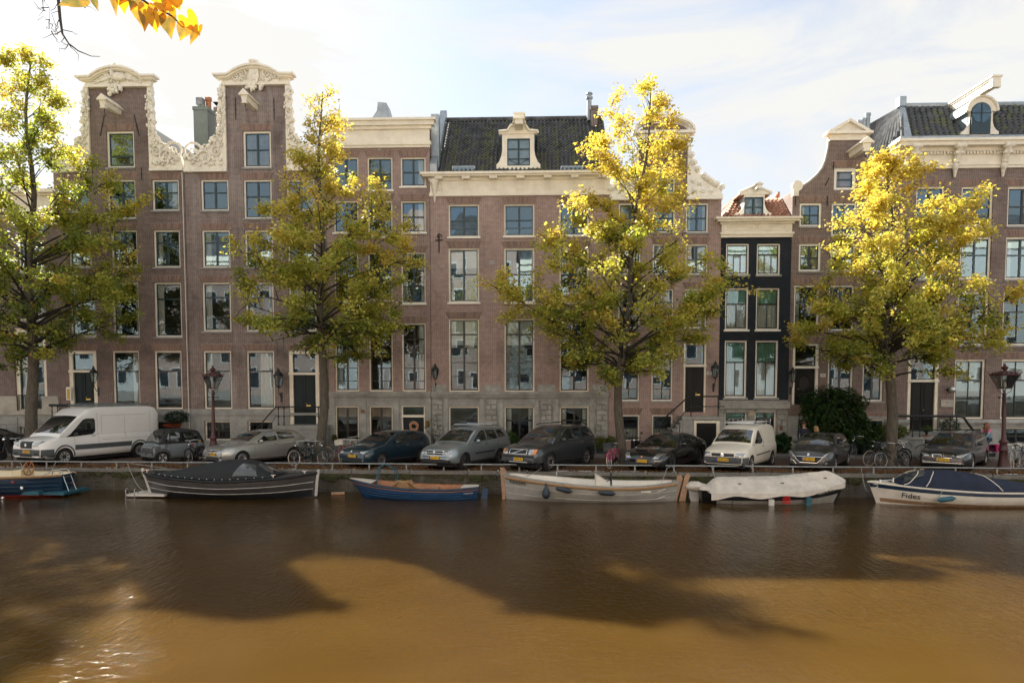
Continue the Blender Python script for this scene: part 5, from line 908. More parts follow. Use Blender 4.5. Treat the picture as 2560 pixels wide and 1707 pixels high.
class Car:
    def __init__(s, name, label, cat, sp):
        s.sp = sp; L_, W_ = sp['L'], sp['W']; s.fo = sp['fo']; P0, th = sp['place']; s.o = thing(name, label, cat, P0, th, 'vehicles parked along the canal')
        wb, wr = sp['wb'], sp['wr']; ax = [s.fo, s.fo+wb]; hwf = sp.get('nose', .80)
        def hw(q):
            f = max(0, 1-q/.55); r = max(0, 1-(L_-q)/.5); return W_/2*(1-(1-hwf)*f**2.2-.14*r**2.2)
        s.hw = hw; deck = sp['deck']; sill = sp.get('sill', .2); ar = wr*1.17
        def zbot(q):
            z = sill+.0*q
            if q < .3: z += (.3-q)*.25
            if q > L_-.3: z += (q-L_+.3)*.6
            return z
        def arch(q):
            z = 0
            for a in ax:
                d = abs(q-a)
                if d < ar: z = max(z, wr*.98+math.sqrt(ar*ar-d*d))
            return z
        S = {0, .015, .05, .1, .17, .26, .38, L_-.3, L_-.18, L_-.09, L_-.03, L_}
        for a in ax: S |= {a+ar*math.cos(math.pi*k/14) for k in range(15)}|{a-ar-.006, a+ar+.006}
        q = .4
        while q < L_-.3: S.add(q); q += .17
        S = sorted(x for x in S if 0 <= x <= L_); prof = [(.86, 0), (.965, .1), (.99, .24), (1.0, .42), (1.0, .58), (.985, .74), (.96, .86), (.925, .955), (.86, 1.0)]
        bm = MB(); rows = []
        for q in S:
            w_ = hw(q); zb, zd = zbot(q), smoothpl(deck, q, .05); A = arch(q); row = []
            for f, h_ in prof: row.append((s.fo-q, w_*f, max(zb+(zd-zb)*h_, min(A, zd-.03))))
            for f in (.6, .3, 0): row.append((s.fo-q, w_*.86*f/.86, zd+.05*(1-(f/.86)**2)))
            rows.append(row)
        n = len(rows[0]); full = [r+[(x, -y, z) for x, y, z in r[-2::-1]] for r in rows]; K = len(full[0])
        bm.add([p for r in full for p in r], [(i*K+j, i*K+j+1, (i+1)*K+j+1, (i+1)*K+j) for i in range(len(full)-1) for j in range(K-1)]+[tuple(range(K-1, -1, -1)), tuple(range((len(full)-1)*K, len(full)*K))])
        # greenhouse
        gh = sp['roof']; g0, g1 = gh[0][0], gh[-1][0]; zr = max(z for _, z in gh); G = sorted({g0, g1}|{a for a, _ in gh}|{lerp(g0, g1, i/26) for i in range(27)}); wt0 = sp.get('tumble', .78); s.gh = gh
        def gsec(q):
            zt_ = smoothpl(gh, q, .05) if g0+.06 < q < g1-.06 else pl(gh, q); zb_ = smoothpl(deck, q, .05)-.03; wb_ = hw(q)*.925; f = min(1, max(0, (zt_-zb_)/(zr-zb_))); return zb_, max(zt_, zb_+.01), wb_, lerp(wb_, W_/2*wt0, f**.9)
        s.gsec = gsec; gm = MB(); gr = []
        for q in G:
            zb_, zt_, wb_, w1 = gsec(q); h_ = zt_-zb_; x = s.fo-q; row = [(x, wb_, zb_), (x, lerp(wb_, w1, .33)+.012, zb_+h_*.33), (x, lerp(wb_, w1, .66)+.014, zb_+h_*.66), (x, w1+.004, zb_+h_*.93), (x, w1*.94, zt_), (x, w1*.6, zt_+.022), (x, 0, zt_+.035)]; gr.append(row+[(a, -b, c) for a, b, c in row[-2::-1]])
        K2 = len(gr[0]); gm.add([p for r in gr for p in r], [(i*K2+j, i*K2+j+1, (i+1)*K2+j+1, (i+1)*K2+j) for i in range(len(gr)-1) for j in range(K2-1)]+[tuple(range(K2-1, -1, -1)), tuple(range((len(gr)-1)*K2, len(gr)*K2))])
        allm = MB(); allm.add(bm.v, bm.f); allm.add(gm.v, gm.f); s.body = bm.build('body', sp['paint'], s.o, 38); gm.build('cabin', sp.get('roofpaint', sp['paint']), s.o, 38)
        s.bvh = BVHTree.FromPolygons([Vector(v) for v in allm.v], allm.f)
        MB().box(s.fo-L_+.15, s.fo-.15, -W_/2*.84, W_/2*.84, .17, .5).build('underbody', 'well', s.o)
        for a in ax:
            for sd_ in (-1, 1): MB().lathe([(ar*1.0, sd_*(W_/2-.34)), (ar*1.0, sd_*(W_/2-.05))], 18, (s.fo-a, 0, wr), 0, 'y').build('wheel_arch', 'well', s.o)
        tm, rmm = wheel_mesh(wr, sp.get('spokes', 10), sp.get('rim', 'alloy'))
        for a, st in ((ax[0], sp.get('steer', 0)), (ax[1], 0)):
            for sd_ in (1, -1):
                wo = inst('wheel', tm, s.o, (s.fo-a, sd_*(W_/2-.125), wr), (0, 0, R(st)+(0 if sd_ > 0 else math.pi))); inst('rim', rmm, wo)
    # ---- projection of details on the skin
    def pj(s, a, b, mode, off=.006):
        if mode == 'front': o_, d = Vector((6, a, b)), Vector((-1, 0, 0))
        elif mode == 'side': o_, d = Vector((s.fo-a, 4, b)), Vector((0, -1, 0))
        elif mode == 'rside': o_, d = Vector((s.fo-a, -4, b)), Vector((0, 1, 0))
        elif mode == 'rear': o_, d = Vector((-9, a, b)), Vector((1, 0, 0))
        else: o_, d = Vector((s.fo-a, b, 5)), Vector((0, 0, -1))
        h, nn, i, dist = s.bvh.ray_cast(o_, d)
        if h is None: return None
        if nn.dot(d) > 0: nn = -nn
        return h+nn*off*.4-d*off*.6
    def quad(s, name, c4, mode, m, n=6, k=4, off=.007, parent=None):
        V = []
        for j in range(k+1):
            for i in range(n+1):
                a = [lerp(lerp(c4[0][q], c4[1][q], i/n), lerp(c4[3][q], c4[2][q], i/n), j/k) for q in (0, 1)]; p = s.pj(a[0], a[1], mode, off); V.append(p)
        last = None; good = [p for p in V if p is not None]
        if not good: return None
        V = [p if p is not None else good[0] for p in V]; mb = MB(); mb.add(V, [(j*(n+1)+i, j*(n+1)+i+1, (j+1)*(n+1)+i+1, (j+1)*(n+1)+i) for j in range(k) for i in range(n)]); return mb.build(name, m, parent or s.o, 60)
    def both(s, name, c4, mode, m, **kw):
        r = [s.quad(name, c4, mode, m, **kw)]
        if mode == 'front': r.append(s.quad(name, [(-a, b) for a, b in c4], mode, m, **kw))
        else: r.append(s.quad(name, c4, 'rside', m, **kw))
        return r
    def line(s, name, pts, mode, m, r=.008, off=.002, closed=False, dens=7, parent=None):
        P = []; pts = list(pts)+([pts[0]] if closed else [])
        for (a, b), (c, d) in zip(pts, pts[1:]):
            for i in range(dens):
                p = s.pj(lerp(a, c, i/dens), lerp(b, d, i/dens), mode, off)
                if p is not None: P.append(p)
        p = s.pj(*pts[-1], mode, off)
        if p is not None: P.append(p)
        return MB().tube(P, r, 5).build(name, m, parent or s.o, 60) if len(P) > 1 else None
    def windscreen(s, a, b, fw=.9, fw2=.9, name='windscreen'):
        V = []; n, k = 8, 5
        for j in range(k+1):
            q = lerp(a, b, j/k); zb_, zt_, wb_, w1 = s.gsec(q)
            for i in range(n+1): f = lerp(-1, 1, i/n)*lerp(fw, fw2, j/k); p = s.pj(q, f*w1, 'top', .009); V.append(p)
        mb = MB(); mb.add(V, [(j*(n+1)+i, j*(n+1)+i+1, (j+1)*(n+1)+i+1, (j+1)*(n+1)+i) for j in range(k) for i in range(n)]); return mb.build(name, 'car_glass', s.o, 60)
    def sidewin(s, poly, name='side_window', trim=None):
        for md in ('side', 'rside'):
            P = []
            for i, (a, b) in enumerate(poly):
                c = poly[(i+1) % len(poly)]
                for k in range(4): P.append(s.pj(lerp(a, c[0], k/4), lerp(b, c[1], k/4), md, .008))
            if any(p is None for p in P): continue
            cx = sum((p for p in P), Vector())/len(P); q = s.pj(sum(a for a, _ in poly)/len(poly), sum(b for _, b in poly)/len(poly), md, .008); mb = MB(); n = len(P); mb.add(P+[q or cx], [(i, (i+1) % n, n) for i in range(n)]); w_ = mb.build(name, 'car_glass', s.o, 60)
            if trim: s.line('window_trim', poly, md, trim, .012, .008, True, parent=w_)
    def plate(s, txt, z, y=0.0, w_=.5, h_=.115):
        p = s.pj(y, z, 'front', .03); x = p.x+.005; po = MB().box(x-.012, x, y-w_/2, y+w_/2, z-h_/2, z+h_/2).build('number_plate', 'plate_yellow', s.o); MB().box(x-.01, x+.003, y-w_/2, y-w_/2+.045, z-h_/2, z+h_/2).build('plate_band', 'plate_blue', po)
        text(txt, .105, po, 'ink', (x+.003, y+.02, z), (R(90), 0, R(90)), 'plate_number')
    def mirrors(s, q, z, m, arm=.06):
        for sd_ in (1, -1):
            p = s.pj(q, z, 'side' if sd_ > 0 else 'rside', 0); b = MB(); b.blob((p.x, p.y+sd_*(arm+.08), z+.03), (.07, .115, .08), 0, 10, 6); b.tube([(p.x, p.y-sd_*.02, z-.04), (p.x, p.y+sd_*(arm+.05), z-.02)], .025, 5); b.build('mirror', m, s.o, 60)
    def handles(s, qs, z, m='chrome'):
        for q in qs:
            for md in ('side', 'rside'): s.line('door_handle', [(q, z), (q+.17, z+.008)], md, m, .014, .012)
    def seams(s, lines, r=.005):
        for ln_ in lines:
            for md in ('side', 'rside'): s.line('door_seam', ln_, md, 'well', r, -.002)
    def disc(s, name, y, z, r, m, off=.012, mode='front', n=14, parent=None):
        c = s.pj(y, z, mode, off)
        if c is None: return
        rim = [s.pj(y+r*math.cos(2*math.pi*i/n), z+r*math.sin(2*math.pi*i/n), mode, off) or c for i in range(n)]; mb = MB(); mb.add(rim+[c], [(i, (i+1) % n, n) for i in range(n)]); return mb.build(name, m, parent or s.o)
def place(pf, pyf, pr, wb, W_):
    P = ground(pf, pyf); best = None
    for k in range(0, 2400):
        th = R(178+k*.05); h_ = Vector((math.cos(th), math.sin(th), 0)); q = P-h_*wb
        e = abs(proj(q)[0]-pr)
        if best is None or e < best[0]: best = (e, th)
    th = best[1]; left = Vector((-math.sin(th), math.cos(th), 0)); o_ = P-left*(W_/2-.06); return (o_.x, o_.y, 0), th
VG = 'vehicles parked along the canal'
# -- white panel van
c = Car('panel_van', 'white panel van with grey bumpers and pipe roof rack', 'van', dict(L=5.95, W=2.06, fo=1.0, wb=3.75, wr=.35, paint='paint_white', nose=.86, tumble=.86, sill=.3, place=place(161, 1161, 348, 3.75, 2.06), spokes=8, rim='hubcap',
    deck=[(0, .92), (.04, 1.0), (.25, 1.1), (.85, 1.24), (1.6, 1.28), (5.8, 1.28), (5.95, 1.26)], roof=[(.78, 1.24), (1.05, 1.5), (1.75, 2.12), (2.2, 2.42), (2.6, 2.5), (5.3, 2.5), (5.75, 2.44), (5.92, 2.2), (5.95, 1.28)]))
c.windscreen(.9, 1.72, .93, .9); c.sidewin([(1.08, 1.2), (1.3, 1.33), (1.9, 1.95), (2.06, 2.0), (2.42, 2.0), (2.48, 1.9), (2.48, 1.42), (2.36, 1.28), (1.6, 1.22)])
c.quad('bumper', [(-.87, .36), (.87, .36), (.88, .72), (-.88, .72)], 'front', 'plastic_grey', n=14, off=.02); c.both('bumper_wrap', [(.02, .36), (.52, .36), (.52, .72), (.02, .72)], 'side', 'plastic_grey', off=.02); c.both('side_moulding', [(1.46, .62), (4.3, .62), (4.3, .84), (1.46, .84)], 'side', 'plastic_grey', n=20, k=2, off=.012); c.both('side_moulding', [(5.25, .62), (5.8, .62), (5.8, .84), (5.25, .84)], 'side', 'plastic_grey', n=6, k=2, off=.012)
for a in (1.0, 4.75):
    for md in ('side', 'rside'): c.line('arch_trim', [(a+.46*math.cos(math.pi*i/10), .37+.48*math.sin(math.pi*i/10)) for i in range(11)], md, 'plastic_grey', .035, .0, dens=2)
g = c.quad('grille', [(-.36, .76), (.36, .76), (.4, 1.06), (-.4, 1.06)], 'front', 'plastic_black', off=.015)
for z in (.8, .86, .92, .98, 1.03): c.line('grille_bar', [(-.37, z), (.37, z)], 'front', 'plastic_grey', .01, .02, parent=g)
c.disc('emblem', 0, .91, .07, 'chrome', .035, parent=g); c.both('headlight', [(.46, .84), (.76, .88), (.95, 1.1), (.5, 1.02)], 'front', 'lamp_clear', off=.014); c.both('fog_recess', [(.5, .46), (.8, .46), (.8, .58), (.52, .58)], 'front', 'plastic_black', off=.026); c.plate('V-428-BX', .62, -.0); c.quad('intake', [(-.4, .4), (.4, .4), (.4, .52), (-.4, .52)], 'front', 'plastic_black', off=.026)
c.mirrors(1.45, 1.3, 'plastic_black', .12); c.handles((2.3,), 1.2, 'plastic_black'); c.seams([[(1.48, .66), (1.45, 1.2)], [(2.62, .62), (2.62, 1.3), (2.58, 2.25)], [(4.0, .62), (4.0, 2.2)], [(5.4, .9), (5.4, 2.3)], [(2.75, 1.0), (5.3, 1.0)], [(2.8, 2.12), (5.2, 2.12)], [(2.8, 1.3), (2.8, 2.12)]]); c.line('body_crease', [(2.7, 1.12), (5.3, 1.16)], 'side', 'paint_white', .012, .004)
rk = MB()
for y in (-.72, .72): rk.tube([(-1.4, y, 2.58), (-1.9, y, 2.66), (-4.75, y, 2.66), (-4.75, y, 2.56)], .018, 5); rk.tube([(-1.4, y, 2.58), (-4.8, y, 2.58)], .018, 5)
for x in (-1.5, -2.2, -3, -3.8, -4.6): rk.tube([(x, -.72, 2.58), (x, .72, 2.58)], .016, 5); rk.tube([(x, .72, 2.5), (x, .72, 2.66)], .014, 5); rk.tube([(x, -.72, 2.5), (x, -.72, 2.66)], .014, 5)
rk.build('roof_rack', 'galv', c.o)
# -- tiny two-seater
c = Car('microcar', 'small grey boxy electric two seater with round headlights', 'car', dict(L=2.41, W=1.39, fo=.38, wb=1.73, wr=.27, paint='ami_grey', roofpaint='plastic_black', nose=.86, tumble=.86, sill=.22, place=place(406.6, 1159, 499, 1.73, 1.39), spokes=4, rim='hubcap',
    deck=[(0, .62), (.02, .72), (.08, .82), (.2, .88), (.4, .9), (2.2, .9), (2.36, .86), (2.41, .72)], roof=[(.22, .88), (.42, 1.22), (.62, 1.44), (.85, 1.5), (1.7, 1.49), (2.1, 1.4), (2.36, .9)]))
c.windscreen(.26, .6, .9, .88); c.sidewin([(.52, .92), (.68, .92), (.68, 1.36), (.62, 1.32)]); c.sidewin([(.74, .92), (1.75, .94), (1.72, 1.38), (.74, 1.38)]); c.sidewin([(1.8, .96), (2.05, .98), (1.95, 1.3), (1.8, 1.34)])
c.quad('front_panel', [(-.58, .25), (.58, .25), (.58, .8), (-.56, .8)], 'front', 'ami_plastic', n=12, off=.012); c.both('corner_panel', [(.06, .27), (.22, .3), (.3, .8), (.06, .78)], 'side', 'ami_plastic', off=.012); c.disc('headlight', .42, .62, .055, 'lamp_clear', .03); c.disc('headlight', -.42, .62, .055, 'lamp_clear', .03); c.quad('bonnet_band', [(-.46, .7), (.46, .7), (.46, .78), (-.46, .78)], 'front', 'ami_grey', off=.02)
for y in (-.3, .3): c.quad('bumper_pad', [(y-.2, .36), (y+.2, .36), (y+.2, .47), (y-.2, .47)], 'front', 'ami_grey', off=.028)
for a in (.38, 2.11):
    for md in ('side', 'rside'): c.line('arch_trim', [(a+.34*math.cos(math.pi*i/10), .29+.36*math.sin(math.pi*i/10)) for i in range(11)], md, 'ami_plastic', .04, .0, dens=2)
for q in (.46, .54): c.line('stripe', [(q, .66), (q+.05, .86)], 'side', 'plastic_black', .014, .004)
c.seams([[(.72, .35), (.72, .9)]]); c.mirrors(.6, .98, 'plastic_black', .03); c.disc('decal', 1.75, .76, .05, 'lamp_tail', .008, 'side'); c.disc('fuel_cap', 2.12, .92, .07, 'sign_yellow', .008, 'side')
# -- silver hatchback
def hatch(label, sp, lamps, pltxt, mirror, rimname=None, grille2=True, extra=None):
    L_ = 4.26; base = dict(L=L_, W=1.79, fo=.87, wb=2.62, wr=.315, nose=.85, tumble=.70, sill=.2, deck=[(0, .63), (.03, .72), (.12, .78), (.5, .87), (1.15, .955), (1.6, .965), (3.4, 1.0), (3.9, 1.02), (4.2, .98), (4.26, .8)], roof=[(1.1, .95), (1.6, 1.22), (2.08, 1.4), (2.5, 1.455), (3.2, 1.45), (3.75, 1.38), (3.9, 1.33), (4.22, 1.0)]); base.update(sp)
    c = Car('hatchback', label, 'car', base); c.windscreen(1.26, 2.04, .92, .88); c.sidewin([(1.62, 1.0), (2.12, 1.31), (2.3, 1.365), (2.62, 1.385), (2.66, 1.02)]); c.sidewin([(2.74, 1.025), (2.71, 1.385), (3.2, 1.38), (3.48, 1.3), (3.62, 1.08)]); c.windscreen(3.94, 4.16, .8, .85, 'rear_window')
    c.mirrors(1.75, 1.0, mirror); c.handles((2.45, 3.4), .86, 'chrome'); c.seams([[(1.45, .3), (1.5, .94)], [(2.68, .26), (2.7, 1.0)], [(3.55, .78), (3.62, 1.02)]]); c.line('sill_trim', [(1.3, .32), (3.05, .3)], 'side', base['paint'], .02, 0)
    for md in ('side', 'rside'): c.line('body_crease', [(1.25, .74), (3.7, .84)], md, base['paint'], .008, .0)
    return c
c = hatch('silver five door hatchback parked behind the black covered sloop', dict(paint='paint_silver', place=place(605, 1164, 733, 2.62, 1.79), spokes=10, rim='alloy'), None, '', 'paint_silver')
c.quad('grille', [(-.38, .63), (.38, .63), (.4, .69), (-.4, .69)], 'front', 'plastic_black', off=.012); c.line('chrome_strip', [(-.66, .635), (.66, .635)], 'front', 'chrome', .007, .014, dens=14); c.disc('emblem', 0, .66, .06, 'chrome', .026); c.both('headlight', [(.42, .63), (.66, .62), (.8, .74), (.44, .71)], 'front', 'lamp_clear', off=.012); c.quad('intake', [(-.55, .3), (.55, .3), (.45, .4), (-.45, .4)], 'front', 'plastic_black', off=.012); c.line('bumper_strip', [(-.72, .29), (.72, .29)], 'front', 'chrome', .012, .012, dens=14); c.both('fog_lamp', [(.56, .38), (.74, .37), (.74, .44), (.6, .44)], 'front', 'plastic_black', off=.012); c.plate('XS-947-Z', .52)
# -- dark blue hatchback
c = hatch('dark petrol blue hatchback parked in front of the wreathed door', dict(paint='paint_navy', place=place(953, 1168, 1052, 2.58, 1.79), wb=2.58, L=4.2, spokes=10, rim='alloy'), None, '', 'paint_navy')
c.quad('grille', [(-.42, .63), (.42, .63), (.44, .7), (-.44, .7)], 'front', 'plastic_black', off=.012); c.line('chrome_strip', [(-.42, .65), (.42, .65)], 'front', 'chrome', .007, .02); c.disc('emblem', 0, .67, .07, 'chrome', .028); c.both('headlight', [(.46, .62), (.68, .61), (.8, .75), (.48, .71)], 'front', 'lamp_clear', off=.012); c.quad('intake', [(-.56, .27), (.56, .27), (.5, .4), (-.5, .4)], 'front', 'plastic_black', off=.012); c.disc('fog_lamp', .62, .34, .055, 'lamp_clear', .014); c.disc('fog_lamp', -.62, .34, .055, 'lamp_clear', .014); c.plate('25-TXD-2', .52)
# -- two big estates
c = Car('off_road_car', 'light blue grey off-road car with roof bars beside the dark one', 'car', dict(L=4.6, W=1.8, fo=.93, wb=2.64, wr=.345, paint='paint_bluegrey', nose=.82, tumble=.74, sill=.28, place=place(1162, 1174, 1249, 2.64, 1.8), spokes=5, rim='alloy', steer=12,
    deck=[(0, .7), (.04, .8), (.2, .88), (.6, .97), (1.2, 1.06), (3.9, 1.12), (4.4, 1.12), (4.55, 1.05), (4.6, .85)], roof=[(1.12, 1.05), (1.5, 1.32), (1.95, 1.58), (2.3, 1.655), (3.4, 1.66), (4.05, 1.6), (4.2, 1.54), (4.52, 1.12)]))
c.windscreen(1.22, 1.9, .93, .88); c.sidewin([(1.6, 1.12), (2.05, 1.46), (2.24, 1.54), (2.5, 1.56), (2.55, 1.14)]); c.sidewin([(2.63, 1.145), (2.6, 1.56), (3.3, 1.56), (3.42, 1.17)]); c.sidewin([(3.52, 1.18), (3.42, 1.55), (3.75, 1.54), (4.12, 1.24)])
g = c.quad('grille', [(-.42, .64), (.42, .64), (.45, .82), (-.45, .82)], 'front', 'plastic_black', off=.012); c.line('grille_frame', [(-.42, .64), (.42, .64), (.45, .82), (-.45, .82)], 'front', 'chrome', .012, .014, True, parent=g); c.line('grille_bar', [(-.43, .73), (.43, .73)], 'front', 'chrome', .012, .016, parent=g); c.disc('emblem', 0, .75, .06, 'chrome', .03, parent=g); c.both('headlight', [(.5, .66), (.74, .68), (.84, .86), (.5, .8)], 'front', 'lamp_clear', off=.012); c.quad('lower_grille', [(-.62, .36), (.62, .36), (.58, .48), (-.58, .48)], 'front', 'plastic_black', off=.012); c.both('fog_lamp', [(.56, .36), (.76, .36), (.76, .46), (.58, .46)], 'front', 'plastic_black', off=.014); c.line('bumper_strip', [(-.6, .57), (.6, .57)], 'front', 'plastic_black', .016, .008, dens=12); c.plate('HT-747-S', .535)
c.mirrors(1.72, 1.12, 'paint_bluegrey'); c.handles((2.35, 3.25), .97); c.seams([[(1.5, .35), (1.5, 1.05)], [(2.58, .32), (2.6, 1.14)], [(3.35, .85), (3.5, 1.14)]]); c.both('side_moulding', [(1.6, .62), (3.05, .64), (3.05, .69), (1.6, .67)], 'side', 'plastic_black', n=12, k=1, off=.014); c.both('tail_light', [(4.42, .95), (4.56, .92), (4.54, 1.08), (4.4, 1.1)], 'side', 'lamp_tail', off=.01)
for y in (-.56, .56): MB().tube([(-.95, y, 1.68), (-1.1, y, 1.74), (-2.9, y, 1.75), (-3.1, y, 1.66)], .02, 6).build('roof_rail', 'steel', c.o)
for x in (-1.35, -2.3): MB().tube([(x, -.68, 1.79), (x, .68, 1.79)], .022, 6).build('roof_bar', 'steel', c.o)
c = Car('off_road_car', 'dark slate off-road car with orange indicator and chrome window line', 'car', dict(L=4.8, W=1.9, fo=.95, wb=2.86, wr=.365, paint='paint_slate', nose=.84, tumble=.72, sill=.3, place=place(1374, 1177, 1465, 2.86, 1.9), spokes=6, rim='alloy', steer=4,
    deck=[(0, .72), (.04, .84), (.2, .94), (.6, 1.02), (1.25, 1.1), (4.2, 1.2), (4.65, 1.2), (4.76, 1.1), (4.8, .9)], roof=[(1.2, 1.08), (1.6, 1.38), (2.1, 1.64), (2.5, 1.74), (3.6, 1.75), (4.2, 1.7), (4.36, 1.64), (4.74, 1.2)]))
c.windscreen(1.3, 2.05, .93, .88); c.sidewin([(1.72, 1.18), (2.2, 1.52), (2.42, 1.62), (2.68, 1.635), (2.72, 1.22)]); c.sidewin([(2.79, 1.225), (2.75, 1.635), (3.45, 1.64), (3.55, 1.25)]); c.sidewin([(3.62, 1.255), (3.52, 1.635), (4.05, 1.62), (4.36, 1.31)])
for md in ('side', 'rside'): c.line('window_trim', [(1.64, 1.16), (2.2, 1.56), (2.5, 1.675), (4.1, 1.67), (4.44, 1.3), (1.64, 1.16)], md, 'chrome', .013, .008)
g = c.quad('grille', [(-.42, .72), (.42, .72), (.42, .9), (-.42, .9)], 'front', 'plastic_black', off=.012); c.line('grille_frame', [(-.42, .72), (.42, .72), (.42, .9), (-.42, .9)], 'front', 'chrome', .013, .014, True, parent=g); c.line('grille_slash', [(-.28, .72), (.24, .9)], 'front', 'chrome', .014, .018, parent=g)
c.both('headlight', [(.5, .7), (.7, .71), (.7, .92), (.52, .9)], 'front', 'lamp_clear', off=.012); c.both('indicator', [(.7, .71), (.82, .73), (.82, .92), (.7, .92)], 'front', 'lamp_amber', off=.012); c.quad('bumper_strip', [(-.72, .58), (.72, .58), (.74, .66), (-.74, .66)], 'front', 'plastic_black', n=14, off=.014); c.quad('skid_plate', [(-.4, .34), (.4, .34), (.46, .42), (-.46, .42)], 'front', 'steel', off=.012); c.both('fog_lamp', [(.5, .38), (.66, .38), (.66, .46), (.5, .46)], 'front', 'plastic_black', off=.014); c.plate('06-RF-SJ', .51)
c.mirrors(1.85, 1.2, 'paint_slate'); c.handles((2.5, 3.45), 1.06); c.seams([[(1.55, .38), (1.6, 1.12)], [(2.75, .35), (2.76, 1.2)], [(3.55, .9), (3.6, 1.2)]]); c.both('tail_light', [(4.62, 1.0), (4.76, 1.0), (4.72, 1.35), (4.6, 1.35)], 'side', 'lamp_tail', off=.01)
for y in (-.6, .6): MB().tube([(-1.15, y, 1.78), (-1.4, y, 1.84), (-3.1, y, 1.85), (-3.35, y, 1.76)], .02, 6).build('roof_rail', 'plastic_black', c.o)
# -- black sports saloon
c = Car('sports_saloon', 'low black sports saloon with sloping roof next to the ivory van', 'car', dict(L=5.05, W=1.94, fo=.93, wb=2.95, wr=.355, paint='paint_black', nose=.80, tumble=.66, sill=.17, place=place(1680, 1176, 1746, 2.95, 1.94), spokes=10, rim='alloy_dark', steer=3,
    deck=[(0, .5), (.03, .6), (.15, .68), (.6, .8), (1.5, .9), (2.0, .93), (3.6, .99), (4.3, 1.03), (4.9, 1.02), (5.0, .9), (5.05, .75)], roof=[(1.42, .89), (1.9, 1.13), (2.4, 1.33), (2.8, 1.41), (3.3, 1.4), (3.9, 1.3), (4.75, 1.04)]))
c.windscreen(1.54, 2.38, .93, .87); c.sidewin([(1.92, .99), (2.42, 1.25), (2.75, 1.335), (3.05, 1.345), (3.08, 1.02)]); c.sidewin([(3.14, 1.025), (3.11, 1.345), (3.5, 1.3), (3.98, 1.1), (3.95, 1.06)])
for md in ('side', 'rside'): c.line('window_trim', [(1.86, .97), (2.4, 1.27), (2.78, 1.365), (3.15, 1.37), (3.6, 1.3), (4.08, 1.08), (3.9, 1.03), (1.86, .97)], md, 'chrome', .011, .006)
c.both('headlight', [(.46, .52), (.7, .52), (.84, .74), (.62, .72)], 'front', 'lamp_clear', off=.012); c.quad('intake', [(-.5, .24), (.5, .24), (.54, .36), (-.54, .36)], 'front', 'plastic_black', off=.012); c.both('side_intake', [(.56, .24), (.8, .26), (.78, .42), (.58, .4)], 'front', 'plastic_black', off=.012); c.line('light_bar', [(.56, .44), (.8, .45)], 'front', 'lamp_clear', .012, .012); c.line('light_bar', [(-.56, .44), (-.8, .45)], 'front', 'lamp_clear', .012, .012); c.line('bumper_edge', [(-.7, .49), (.7, .49)], 'front', 'plastic_grey', .01, .008, dens=12); c.disc('emblem', 0, .585, .035, 'lamp_amber', .014); c.line('splitter', [(-.8, .2), (.8, .2)], 'front', 'plastic_grey', .012, .012, dens=12); c.plate('N-276-GH', .42)
c.mirrors(2.0, 1.0, 'paint_black'); c.seams([[(1.75, .3), (1.8, .92)], [(3.1, .3), (3.1, 1.0)]]); c.line('badge', [(1.55, .72), (1.68, .72)], 'side', 'chrome', .012, .006)
# -- ivory van
c = Car('delivery_van', 'ivory small van with grey bumper and aluminium roof rack', 'van', dict(L=4.4, W=1.8, fo=.87, wb=2.68, wr=.32, paint='paint_ivory', nose=.86, tumble=.76, sill=.24, place=place(1877, 1178, 1929, 2.68, 1.8), spokes=7, rim='hubcap',
    deck=[(0, .68), (.03, .76), (.12, .82), (.5, .93), (1.05, 1.06), (1.6, 1.1), (4.2, 1.12), (4.36, 1.1), (4.4, .95)], roof=[(.98, 1.05), (1.35, 1.38), (1.75, 1.64), (2.1, 1.76), (2.6, 1.81), (3.8, 1.8), (4.2, 1.7), (4.38, 1.12)]))
c.windscreen(1.06, 1.7, .94, .9); c.sidewin([(1.36, 1.1), (1.84, 1.52), (2.0, 1.6), (2.12, 1.6), (2.34, 1.16), (2.28, 1.12)])
c.quad('bumper', [(-.76, .26), (.76, .26), (.77, .6), (-.77, .6)], 'front', 'plastic_grey', n=14, off=.022); c.both('bumper_wrap', [(.02, .26), (.44, .26), (.44, .6), (.02, .6)], 'side', 'plastic_grey', off=.02); g = c.quad('grille', [(-.45, .62), (.45, .62), (.47, .75), (-.47, .75)], 'front', 'plastic_grey', off=.014)
for z in (.65, .69, .73): c.line('grille_bar', [(-.44, z), (.44, z)], 'front', 'plastic_black', .01, .018, parent=g)
for z in (.31, .37, .43): c.line('bumper_slot', [(-.62, z), (.62, z)], 'front', 'plastic_black', .014, .022, dens=12)
c.disc('emblem', 0, .69, .075, 'chrome', .036); c.both('headlight', [(.5, .61), (.8, .63), (.84, .79), (.52, .77)], 'front', 'lamp_clear', off=.014); c.plate('34-BV-HX', .5); c.mirrors(1.55, 1.14, 'plastic_black', .05); c.handles((2.2,), .95, 'plastic_black'); c.both('side_moulding', [(1.35, .6), (3.1, .66), (3.1, .71), (1.35, .65)], 'side', 'plastic_black', n=14, k=1, off=.014); c.seams([[(1.35, .32), (1.3, 1.08)], [(2.42, .3), (2.45, 1.3), (2.3, 1.66)]])
rk = MB(); 
for y in (-.62, .62): rk.tube([(-.98, y, 1.9), (-1.5, y, 2.03), (-3.2, y, 2.03), (-3.2, y, 1.9)], .018, 5); rk.tube([(-.98, y, 1.9), (-3.2, y, 1.9)], .02, 5); [rk.tube([(x, y, 1.8), (x, y, 2.03)], .014, 5) for x in (-1.5, -2.0, -2.6, -3.15)]
for x in (-.98, -1.4, -1.8, -2.2, -2.6, -3.0, -3.2): rk.tube([(x, -.62, 1.9), (x, .62, 1.9)], .022, 5)
rk.build('roof_rack', 'steel', c.o)
